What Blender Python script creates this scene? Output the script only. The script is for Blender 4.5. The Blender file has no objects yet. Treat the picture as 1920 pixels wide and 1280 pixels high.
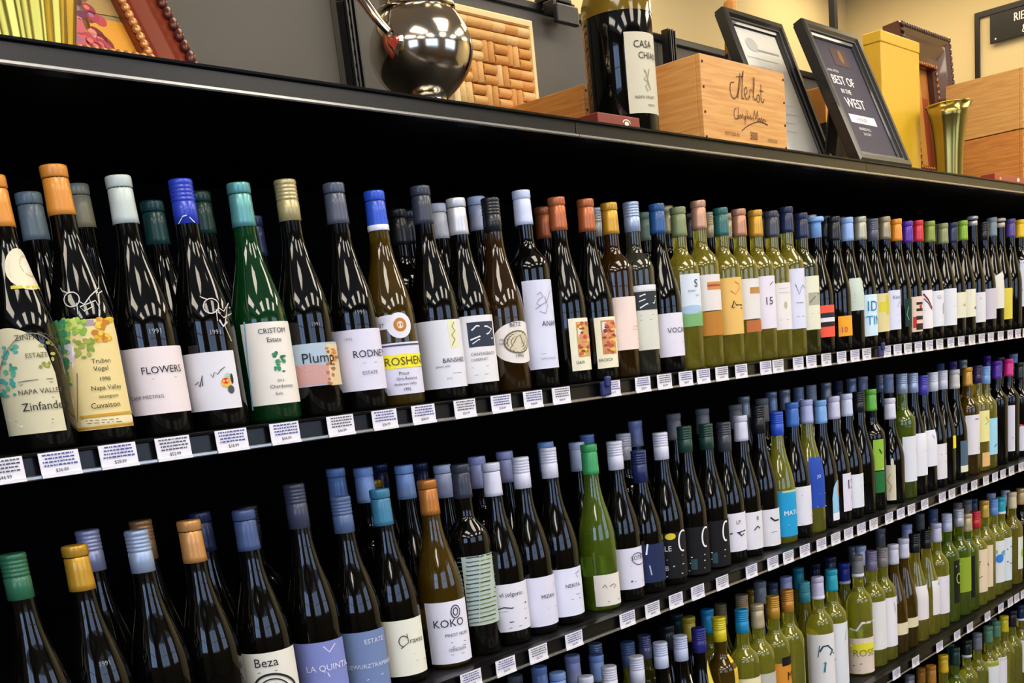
import bpy, bmesh, math, random
from mathutils import Matrix, Vector
S=bpy.context.scene; COL=S.collection; PI=math.pi
# ---------------- camera ----------------
CAM={'f': 2115.286, 'cx': 972.263, 'cy': 1245.873, 'C': [0.0, -1.35253, 0.05516], 'R': [[0.6538702, -0.7487544, -0.1087229], [-0.2549081, -0.0827118, -0.9634213], [0.7123733, 0.6576668, -0.2449463]]}
cd=bpy.data.cameras.new('camera'); cam=bpy.data.objects.new('camera',cd); COL.objects.link(cam); S.camera=cam
R_=CAM['R']
cam.matrix_world=Matrix(((R_[0][0],-R_[1][0],-R_[2][0],CAM['C'][0]),(R_[0][1],-R_[1][1],-R_[2][1],CAM['C'][1]),(R_[0][2],-R_[1][2],-R_[2][2],CAM['C'][2]),(0,0,0,1)))
cd.sensor_fit='HORIZONTAL'; cd.sensor_width=36; cd.lens=CAM['f']*36/1920
cd.shift_x=-(CAM['cx']-960)/1920; cd.shift_y=(CAM['cy']-640)/1920
cd.clip_start=.02; cd.clip_end=60
# ---------------- world, exposure, daylight ----------------
w=bpy.data.worlds.new('world'); S.world=w; w.use_nodes=True
bg=w.node_tree.nodes['Background']; bg.inputs[0].default_value=(.40,.58,1,1); bg.inputs[1].default_value=1.0
S.view_settings.view_transform='Standard'; S.view_settings.look='None'; S.view_settings.gamma=1; S.view_settings.use_curve_mapping=False
S.view_settings.exposure=-0.42
LAMP=17.0
def area(name,loc,target,sx,sy,power,col):
    l=bpy.data.lights.new(name,'AREA'); l.shape='RECTANGLE'; l.size=sx; l.size_y=sy; l.energy=power; l.color=col
    o=bpy.data.objects.new(name,l); COL.objects.link(o); o.location=loc
    d=Vector(target)-Vector(loc); o.rotation_euler=d.to_track_quat('-Z','Y').to_euler(); return o
area('daylight',(-3.0,-2.2,.5),(1.5,-.2,0),1.9,1.5,60,(.42,.6,1))
area('daylight.001',(-.1,-4.35,.45),(1.4,0,-.2),2.3,1.5,42,(.5,.66,1))
area('daylight.002',(3.4,-4.35,.45),(2.8,0,-.2),2.3,1.5,42,(.55,.7,1))
# ---------------- materials ----------------
def lin(h):
    if isinstance(h,str) and len(h)==4: h='#'+''.join(c*2 for c in h[1:])
    if isinstance(h,str): h=tuple(int(h[i:i+2],16)/255 for i in (1,3,5))
    return tuple(c/12.92 if c<=.04045 else ((c+.055)/1.055)**2.4 for c in h)+(1,)
MC={}
def mat(key,col=None,rough=.5,metal=0,spec=.5,coat=0,trans=0,emit=0,ior=1.45,bump=0,bscale=60,var=0,vscale=20):
    if key in MC: return MC[key]
    m=bpy.data.materials.new(key); m.use_nodes=True; nt=m.node_tree; b=nt.nodes['Principled BSDF']
    c=lin(col or key); b.inputs['Base Color'].default_value=c; b.inputs['Roughness'].default_value=rough
    b.inputs['Metallic'].default_value=metal; b.inputs['Specular IOR Level'].default_value=spec
    b.inputs['Coat Weight'].default_value=coat; b.inputs['Transmission Weight'].default_value=trans; b.inputs['IOR'].default_value=ior
    b.inputs['Coat Roughness'].default_value=.03
    if emit: b.inputs['Emission Color'].default_value=c; b.inputs['Emission Strength'].default_value=emit
    if bump or var:
        tc=nt.nodes.new('ShaderNodeTexCoord')
        n=nt.nodes.new('ShaderNodeTexNoise'); n.inputs['Scale'].default_value=bscale if bump else vscale; n.inputs['Detail'].default_value=4
        nt.links.new(tc.outputs['Object'],n.inputs['Vector'])
        if bump:
            bp=nt.nodes.new('ShaderNodeBump'); bp.inputs['Strength'].default_value=bump; bp.inputs['Distance'].default_value=.002
            nt.links.new(n.outputs['Fac'],bp.inputs['Height']); nt.links.new(bp.outputs['Normal'],b.inputs['Normal'])
        if var:
            mx=nt.nodes.new('ShaderNodeMix'); mx.data_type='RGBA'; mx.inputs[6].default_value=tuple(x*(1-var) for x in c[:3])+(1,); mx.inputs[7].default_value=tuple(min(1,x*(1+var)) for x in c[:3])+(1,)
            nt.links.new(n.outputs['Fac'],mx.inputs[0]); nt.links.new(mx.outputs[2],b.inputs['Base Color'])
    MC[key]=m; return m
def wood(key,c1,c2,scale=(1,14,14),rough=.45,knots=True):
    if key in MC: return MC[key]
    m=bpy.data.materials.new(key); m.use_nodes=True; nt=m.node_tree; b=nt.nodes['Principled BSDF']
    tc=nt.nodes.new('ShaderNodeTexCoord'); mp=nt.nodes.new('ShaderNodeMapping'); mp.inputs['Scale'].default_value=scale
    n=nt.nodes.new('ShaderNodeTexNoise'); n.inputs['Scale'].default_value=6; n.inputs['Detail'].default_value=7; n.inputs['Distortion'].default_value=.6
    r=nt.nodes.new('ShaderNodeValToRGB'); r.color_ramp.elements[0].color=lin(c2); r.color_ramp.elements[1].color=lin(c1)
    r.color_ramp.elements[0].position=.3; r.color_ramp.elements[1].position=.62
    nt.links.new(tc.outputs['Object'],mp.inputs['Vector']); nt.links.new(mp.outputs['Vector'],n.inputs['Vector'])
    nt.links.new(n.outputs['Fac'],r.inputs['Fac']); nt.links.new(r.outputs['Color'],b.inputs['Base Color'])
    b.inputs['Roughness'].default_value=rough
    bp=nt.nodes.new('ShaderNodeBump'); bp.inputs['Strength'].default_value=.15; nt.links.new(n.outputs['Fac'],bp.inputs['Height']); nt.links.new(bp.outputs['Normal'],b.inputs['Normal'])
    MC[key]=m; return m
GLASS={'dark':lambda:mat('glass_dark','#050504',.045,spec=.55,coat=0,var=.5,vscale=9),
 'green':lambda:mat('glass_green','#0f4a20',.03,spec=.6,coat=.3,trans=.6,var=.6,vscale=14),
 'amber':lambda:mat('glass_amber','#6e5510',.03,spec=.6,coat=.3,trans=.75,var=.8,vscale=18),
 'brown':lambda:mat('glass_brown','#4a2f0c',.03,spec=.6,coat=.3,trans=.7,var=.7,vscale=14),
 'smoke':lambda:mat('glass_smoke','#4a4a3c',.03,spec=.6,coat=.3,trans=.7,var=.8,vscale=25),
 'yellow':lambda:mat('glass_yellow','#e4cc48',.02,spec=.8,coat=.5,trans=.85,var=.5,vscale=25),
 'chartreuse':lambda:mat('glass_chartreuse','#e2e24e',.02,spec=.8,coat=.5,trans=.85,var=.5,vscale=25),
 'olive':lambda:mat('glass_olive','#6a6a24',.02,spec=.8,coat=.5,trans=.8,var=.6,vscale=25),
 'olivegreen':lambda:mat('glass_olive_green','#86a42e',.02,spec=.8,coat=.5,trans=.8,var=.5,vscale=25)}
CAPW=[('emerald','#3fa35e'),('forest','#2f6b4c'),('teal and silver','#5fa0a0'),('dark teal','#1f4a4a'),('blue teal','#3f7fa0'),('teal','#2f6a64'),('turquoise','#25a8bd'),('aqua','#5cc4dc'),('azure','#1f93c8'),
 ('royal blue','#2a3fb8'),('bright blue','#2b55cc'),('cobalt','#3f74c8'),('deep blue','#27578f'),('sky blue','#7fb0ea'),('light sky','#a9c6ee'),('light blue','#93b4ea'),('steel blue','#52688f'),('slate blue','#465a86'),('silver blue','#9fb2d0'),('blue silver','#a5b8dc'),
 ('grey blue','#7a8c96'),('blue violet','#4b48b8'),('dark blue','#1f2c5c'),('navy','#232c50'),('indigo','#2d2a80'),('pale blue','#c6d2f0'),('ice','#dfe6f6'),('icy','#dde4f4'),('white and blue','#cfd8f0'),('white blue','#ccd6f2'),('blue and white','#6f9adc'),('white and steel','#c8d0ea'),
 ('pale grey blue','#bcc6da'),('pale grey green','#bcc8c4'),('pale grey','#c2c8c8'),('pale white','#dfe2f0'),('warm white','#d6d2ce'),('lilac white','#d4d2ec'),('lavender white','#d0cdea'),('milk white','#dddce8'),('silver white','#d0d2dc'),('grey white','#c9cbd8'),('white','#d9daec'),
 ('lavender silver','#a2a4cc'),('lilac silver','#a9add0'),('lavender','#b2b8e4'),('champagne','#b5a878'),('khaki','#b4ad8a'),('rose gold','#c99a80'),('rose copper','#c08a6c'),('peach gold','#d69a58'),('bronze gold','#a87a4a'),('orange gold','#d08f36'),('gold and cream','#dcb44a'),('golden','#dca43c'),('beige gold','#cdb27a'),('gold','#cf9c30'),
 ('mustard','#c2ad34'),('bright yellow','#f0c420'),('yellow','#e8d422'),('copper orange','#c67c34'),('copper','#b9673c'),('bright orange','#ee9622'),('orange','#d68c34'),('amber','#c8872e'),('olive silver','#b5b5a0'),('olive green','#8a9c3c'),('dull olive','#8f9460'),('olive','#7f8a5e'),
 ('lime green','#86b02c'),('apple green','#63b83a'),('dark green','#1f4236'),('green black','#16281c'),('sea green','#5f8f72'),('grey green','#708878'),('red','#cf2b3a'),('magenta','#ee2f92'),('purple','#5a2aa8'),('dark purple','#3a2258'),('dark violet','#3a2a5a'),('grey violet','#77708f'),('violet','#5a4a9c'),
 ('tan','#b59a72'),('taupe','#8a807c'),('brown grey','#8a7a72'),('beige','#d2bf94'),('cream','#e0d2b0'),('clear','#cabfb4'),('black and silver','#4a4c56'),('black and gold','#5a4c24'),('black','#1a1b20'),('ink','#20222c'),('near black','#262a34'),('dark slate','#3c414e'),('slate','#515768'),('charcoal','#363b4a'),('graphite','#3e4358'),
 ('silver and bronze','#a5977c'),('silver beige','#b5ada0'),('silver grey','#a0a4ae'),('bright silver','#d2d4da'),('silver','#b9bcc2'),('grey','#80848c'),('faint navy','#1c2440'),('dark','#1c2020')]
def capmat(name):
    for k,c in CAPW:
        if k in name: 
            mtl=any(t in name for t in ('silver','champagne','gold','copper','bronze')); return mat('foil_'+k.replace(' ','_'),c,.33,.35 if mtl else .05,spec=.5,coat=.25)
    return mat('foil_plain','#808080',.35)
# ---------------- mesh helpers ----------------
def link(name,me,mats,parent=None,loc=None,rot=None):
    o=bpy.data.objects.new(name,me); COL.objects.link(o)
    if mats is not None and not me.materials:
        for m in (mats if isinstance(mats,(list,tuple)) else [mats]): me.materials.append(m)
    if parent: o.parent=parent
    if loc is not None: o.location=loc
    if rot is not None: o.rotation_euler=rot
    return o
def empty(name,loc,label,cat,group=None,rot=None):
    o=bpy.data.objects.new(name,None); COL.objects.link(o); o.location=loc; o.empty_display_size=.02
    if rot is not None: o.rotation_euler=rot
    tag(o,label,cat,group); return o
def tag(o,label,cat,group=None):
    o['label']=label; o['category']=cat
    if group: o['group']=group
    return o
def me_from(name,v,f,smooth=False,mi=None):
    me=bpy.data.meshes.new(name); me.from_pydata(v,[],f); me.update()
    if smooth: me.polygons.foreach_set('use_smooth',[True]*len(me.polygons))
    if mi: me.polygons.foreach_set('material_index',mi)
    return me
def lathe(name,pts,n=28,capb=True,capt=True,flute=0,nf=24,sharp=None):
    v=[];f=[]
    for r,z in pts:
        for i in range(n):
            a=2*PI*i/n; rr=r*(1+flute*math.cos(nf*a)); v.append((rr*math.cos(a),rr*math.sin(a),z))
    for j in range(len(pts)-1):
        for i in range(n): f.append((j*n+i,j*n+(i+1)%n,(j+1)*n+(i+1)%n,(j+1)*n+i))
    if capb: f.append(tuple(range(n-1,-1,-1)))
    if capt: f.append(tuple((len(pts)-1)*n+i for i in range(n)))
    me=me_from(name,v,f,True)
    ang=[p for p in me.polygons if len(p.vertices)>4]
    for p in ang: p.use_smooth=False
    return me
def box(name,x0,x1,y0,y1,z0,z1,bev=0,seg=2):
    bm=bmesh.new(); bmesh.ops.create_cube(bm,size=1)
    for q in bm.verts: q.co=Vector((x0 if q.co.x<0 else x1,y0 if q.co.y<0 else y1,z0 if q.co.z<0 else z1))
    if bev: bmesh.ops.bevel(bm,geom=bm.edges[:],offset=bev,segments=seg,affect='EDGES',profile=.5)
    me=bpy.data.meshes.new(name); bm.to_mesh(me); bm.free(); return me
def joinm(name,meshes):
    bm=bmesh.new()
    for m in meshes: bm.from_mesh(m)
    me=bpy.data.meshes.new(name); bm.to_mesh(me); bm.free(); return me
def extr(name,prof,x0,x1):   # profile in (y,z) extruded along x
    n=len(prof); v=[(x0,y,z) for y,z in prof]+[(x1,y,z) for y,z in prof]
    f=[(i,(i+1)%n,n+(i+1)%n,n+i) for i in range(n)]+[tuple(range(n-1,-1,-1)),tuple(range(n,2*n))]
    me=me_from(name,v,f); bm=bmesh.new(); bm.from_mesh(me); bmesh.ops.recalc_face_normals(bm,faces=bm.faces); bm.to_mesh(me); bm.free(); return me
def tube(name,pts,r,n=8,closed=False):
    v=[];f=[];P=[Vector(p) for p in pts]; rr=r if isinstance(r,(list,tuple)) else [r]*len(P)
    up=Vector((0,0,1))
    for i,p in enumerate(P):
        t=(P[min(i+1,len(P)-1)]-P[max(i-1,0)]).normalized(); a=t.cross(up)
        if a.length<.1: a=t.cross(Vector((0,1,0)))
        a.normalize(); b=t.cross(a)
        for k in range(n): v.append(tuple(p+(a*math.cos(2*PI*k/n)+b*math.sin(2*PI*k/n))*rr[i]))
    for i in range(len(P)-1):
        for k in range(n): f.append((i*n+k,i*n+(k+1)%n,(i+1)*n+(k+1)%n,(i+1)*n+k))
    f+= [tuple(range(n)),tuple((len(P)-1)*n+k for k in range(n-1,-1,-1))]
    return me_from(name,v,f,True)
TX={}
def text_tris(s):
    if s in TX: return TX[s]
    c=bpy.data.curves.new('t','FONT'); c.body=s; c.size=1/.73; c.resolution_u=2; c.fill_mode='BOTH'
    o=bpy.data.objects.new('t',c); me=o.to_mesh()
    v=[(q.co.x,q.co.y) for q in me.vertices]; f=[tuple(p.vertices) for p in me.polygons]
    o.to_mesh_clear(); bpy.data.objects.remove(o); bpy.data.curves.remove(c)
    TX[s]=(v,f); return TX[s]
class Flat:   # flat print on the plane x,z (y = -off), several colours in one mesh
    def __init__(s): s.v=[];s.f=[];s.mi=[];s.cols=[]; s.k=0
    def _add(s,v,f,col):
        if col not in s.cols: s.cols.append(col)
        b=len(s.v); s.k+=1; y=-.0004-.00012*(s.k%8)
        s.v+=[(a,y,c) for a,c in v]; s.f+=[tuple(b+i for i in q) for q in f]; s.mi+=[s.cols.index(col)]*len(f)
    def text(s,t,x,z,h,col,shear=0,sx=1,bold=0):
        v,f=text_tris(t)
        for d in ([0] if not bold else [0,bold]): s._add([(x+(a*sx+c*shear)*h+d,z+c*h) for a,c in v],f,col)
    def rect(s,x0,z0,x1,z1,col): s._add([(x0,z0),(x1,z0),(x1,z1),(x0,z1)],[(0,1,2,3)],col)
    def ell(s,x,z,rx,rz,col,n=14): s._add([(x+rx*math.cos(2*PI*i/n),z+rz*math.sin(2*PI*i/n)) for i in range(n)],[tuple(range(n))],col)
    def line(s,pts,w,col):
        v=[];n=len(pts)
        for i,(x,z) in enumerate(pts):
            dx=pts[min(i+1,n-1)][0]-pts[max(i-1,0)][0]; dz=pts[min(i+1,n-1)][1]-pts[max(i-1,0)][1]; L=math.hypot(dx,dz) or 1
            v+=[(x-dz/L*w/2,z+dx/L*w/2),(x+dz/L*w/2,z-dx/L*w/2)]
        s._add(v,[(2*i,2*i+1,2*i+3,2*i+2) for i in range(n-1)],col)
    def mesh(s,name): 
        me=me_from(name,s.v,s.f,False,s.mi)
        for c in s.cols: me.materials.append(ink(c))
        return me
def ink(c): return mat('ink_'+c[1:],c,.55,spec=.3)
def paper(c): return mat('paper_'+c[1:],c,.6,spec=.3)
def smoothpts(p,n=6):
    out=[]
    for i in range(len(p)-1):
        p0=p[max(i-1,0)];p1=p[i];p2=p[i+1];p3=p[min(i+2,len(p)-1)]
        for k in range(n):
            t=k/n; out.append(tuple(.5*((2*b)+(-a+c)*t+(2*a-5*b+4*c-d)*t*t+(-a+3*b-3*c+d)*t**3) for a,b,c,d in zip(p0,p1,p2,p3)))
    return out+[p[-1]]
# ---------------- room ----------------
def struct(name,me,m,parent=None):
    o=link(name,me,m,parent); 
    if not parent: o['kind']='structure'
    return o
FL=-1.5; CE=1.62
struct('floor',box('floor',-2.6,5.75,-4.1,1.4,FL-.1,FL),mat('floor_tile','#3a3026',.35,var=.15,vscale=3))
struct('ceiling',box('ceiling',-2.6,5.75,-4.1,1.4,CE,CE+.1),mat('ceiling_tile','#d8d4cc',.8,bump=.3,bscale=200))
cream=mat('cream_wall','#dac896',.75,bump=.15,bscale=300)
struct('wall_back',box('wall_back',-2.6,5.75,1.25,1.4,FL,CE),cream)
struct('wall_right',box('wall_right',5.6,5.75,-4.1,1.25,FL,CE),cream)
def wall_holes(name,axis,c0,c1,span,holes):   # wall with window openings
    ms=[];a=span[0]
    for h0,h1,z0,z1 in holes:
        ms.append((a,h0,FL,CE)); ms.append((h0,h1,FL,z0)); ms.append((h0,h1,z1,CE)); a=h1
    ms.append((a,span[1],FL,CE))
    me=joinm(name,[box('b',*( (p,q,c0,c1) if axis=='x' else (c0,c1,p,q)),z0,z1) for p,q,z0,z1 in ms])
    return struct(name,me,mat('taupe_wall','#5a5044',.8,bump=.1,bscale=200))
wall_holes('wall_left','y',-2.6,-2.45,(-4.1,1.25),[(-3.1,-1.3,-.3,1.3)])
wall_holes('wall_front','x',-4.25,-4.1,(-2.6,5.75),[(-1.2,1.0,-.4,1.3),(2.3,4.5,-.4,1.3)])
wf=mat('window_frame_white','#e6e8ea',.4)
def window(n,axis,c,a0,a1,z0,z1):
    ms=[]
    def bar(p,q,r,s): ms.append(box('b',*((p,q,c-.02,c+.02) if axis=='x' else (c-.02,c+.02,p,q)),r,s))
    bar(a0,a1,z0,z0+.05);bar(a0,a1,z1-.05,z1);bar(a0,a0+.05,z0,z1);bar(a1-.05,a1,z0,z1);bar((a0+a1)/2-.03,(a0+a1)/2+.03,z0,z1);bar(a0,a1,(z0+z1)/2-.02,(z0+z1)/2+.02)
    struct('window_%d'%n,joinm('window',ms),wf)
window(1,'y',-2.52,-3.1,-1.3,-.3,1.3); window(2,'x',-4.18,-1.2,1.0,-.4,1.3); window(3,'x',-4.18,2.3,4.5,-.4,1.3)
# ceiling troffers: real lamps, plus an added row to brighten the back wall
em=mat('lamp_diffuser','#fff2dc',.5,emit=LAMP); em2=mat('added_row_diffuser','#ffe9c4',.5,emit=LAMP*.42); fr_=mat('lamp_frame','#d8d8d4',.5)
fm=joinm('lamp_frame',[box('b',-.33,.33,-.63,-.6,-.02,0),box('b',-.33,.33,.6,.63,-.02,0),box('b',-.33,-.3,-.6,.6,-.02,0),box('b',.3,.33,-.6,.6,-.02,0)])
dm=box('lamp_diffuser',-.3,.3,-.6,.6,-.012,-.006); dm2=dm.copy()
k=0
for ix,x in enumerate((-1.3,.3,1.9,3.5,5.0)):
    for iy,y in enumerate((-1.15,-3.0,.55)):
        if (x>4.9 and iy==1) or (iy==2 and x<1): continue
        r=empty('ceiling_light',(x,y,CE),['first','second','third','fourth','fifth'][ix]+' recessed ceiling lamp from the left, '+['middle row','front row','row added above the shelving to brighten the wall'][iy],'light','ceiling lights')
        link('frame',fm,fr_,r); link('diffuser',dm2 if iy==2 else dm,em2 if iy==2 else em,r)
# sign on the right wall
blackm=mat('black_metal','#0d0d0f',.35,spec=.5)
sg=empty('wall_sign',(5.585,.5,1.26),'black sign with white capital letters in a thin black frame on the cream wall','sign',None,rot=(0,0,-PI/2))

# local x -> -Y world ; facing -X (camera side)
ms=[box('b',-.15,.45,-.0,.014,.10,.122),box('b',-.15,-.13,-.0,.014,-.35,.10),box('b',.43,.45,-.0,.014,-.35,.10),box('b',-.15,.45,-.0,.014,-.37,-.35)]
link('frame',joinm('frame',ms),blackm,sg)
link('board',box('board',-.08,.36,-.012,.0,-.02,.095,.002),blackm,sg)
fl=Flat(); fl.text('RIESLING',.02,.045,.034,'#f2f0ea',sx=.72,bold=.0015); fl.text('& ROSE',.055,-.008,.034,'#f2f0ea',sx=.72,bold=.0015)
fl.ell(-.055,-.005,.004,.004,'#e0e0e0')
link('lettering',fl.mesh('lettering'),None,sg,(0,-.0125,0))
# ---------------- gondola shelving ----------------
bk=mat('black_shelf','#050506',.5,spec=.25); rail_m=mat('black_rail','#0b0b0d',.3,spec=.5); edge_m=mat('silver_edge','#b9b7b2',.25,.8)
grey=mat('grey_panel','#5b5852',.6,var=.08,vscale=4); inner=mat('shade_black_panel','#030304',.8,spec=.1)  # inner panels: deep shade inside the bays is put into the colour
JX=[-.658,.562,1.782,3.002,4.222,5.442]
H0=HS=None
HZ={0:.4665,1:0.,2:-.4559,3:-.9184,4:-1.3764}
SHZ=.0310; TOPZ=HZ[0]+SHZ
BL=['left end','left','middle','right','far right']
rp=[(0,-.001),(-.003,.0),(-.003,.0035),(.003,.005),(.003,.026),(-.003,.0275),(-.004,.0305),(.004,.0308),(.02,.0308),(.02,-.001)]
for b in range(5):  # leftmost bay stands unseen, added to keep light out of the shelves
    x0,x1=JX[b]+.001,JX[b+1]-.001
    g=empty('shelving_unit',((x0+x1)/2,.3,FL),'black shelving bay with price rails, '+['unseen beyond the left edge, added to block light','left bay below the brass vase and grape painting','middle bay below the magnum and merlot crate','right bay below the framed posters and yellow box','rightmost bay below the picture edge'][b],'shelf','black shelving bays')
    cx=(x0+x1)/2; 
    def P(name,me,m,par=g): return link(name,me,m,par,(-cx,-.3,-FL))
    P('back_panel',box('p',x0,x1,.60,.612,FL+.1,.50),inner)
    P('upper_panel',box('p',x0,x1,.615,.635,.50,.935),grey)
    P('panel_cap',box('p',x0,x1,.605,.645,.935,.955,.003),blackm)
    for i in range(5):
        h=HZ[i]
        if i<4: P('shelf_board',box('s',x0,x1,.02,.60,h+.0069,h+SHZ,.002),bk)
        else: P('base_deck',box('s',x0,x1,.02,.60,FL,h+SHZ,.002),bk)
        rl=P('price_rail',extr('r',[(y,z+h) for y,z in rp],x0,x1),rail_m)
        if i<4: link('rail_edge',extr('e',[(-.0045,h+.0005),(-.0045,h+.0035),(-.0025,h+.0045),(-.0025,h-.001)],x0,x1),edge_m,rl)
    if b==4: P('added_end_panel',box('p',x1,x1+.02,.0,.62,FL,TOPZ),inner)  # added black sheet that keeps the far end of the bays dark
    for j,xx in enumerate((x0,x1-.02)):
        if j==0:
            ms=[box('u',xx,xx+.026,.575,.599,TOPZ+.0005,.96)]
            ms+=[box('u',xx+dx,xx+.004+dx,.568,.577,TOPZ+.0005,.955) for dx in (0,.010,.022)]
            u=P('upright',joinm('u',ms),blackm)
            sl=mat('slot_glint','#a9a9a6',.35,.6)
            link('slot_glint_strip',joinm('s',[box('q',xx+.0045,xx+.0085,.572,.5745,.53+.025*q,.546+.025*q) for q in range(16)]),sl,u)  # pale blocks paint the bright highlights on the slotted upright
# small tall post above the panel on two joints
for x in (4.222,):
    tag(link('shelf_post',box('p',-.012,.012,-.012,.012,0,.55,.002),blackm,None,(x,.66,.95)),'black square post rising above the grey shelving panel against the cream wall','post')
# bracket on the panel
bq=joinm('bracket',[box('b',-.045,.045,-.05,-.035,-.055,-.01,.004),box('b',-.045,-.03,-.04,-.005,-.03,.0,.003),box('b',.03,.045,-.04,-.005,-.03,.0,.003),box('b',-.045,.045,-.03,.02,.002,.012,.002)])
tag(link('panel_bracket',bq,blackm,None,(2.52,.605,.9545)),'black plastic bracket hooked over the top of the grey panel above the cork board','bracket')
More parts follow.
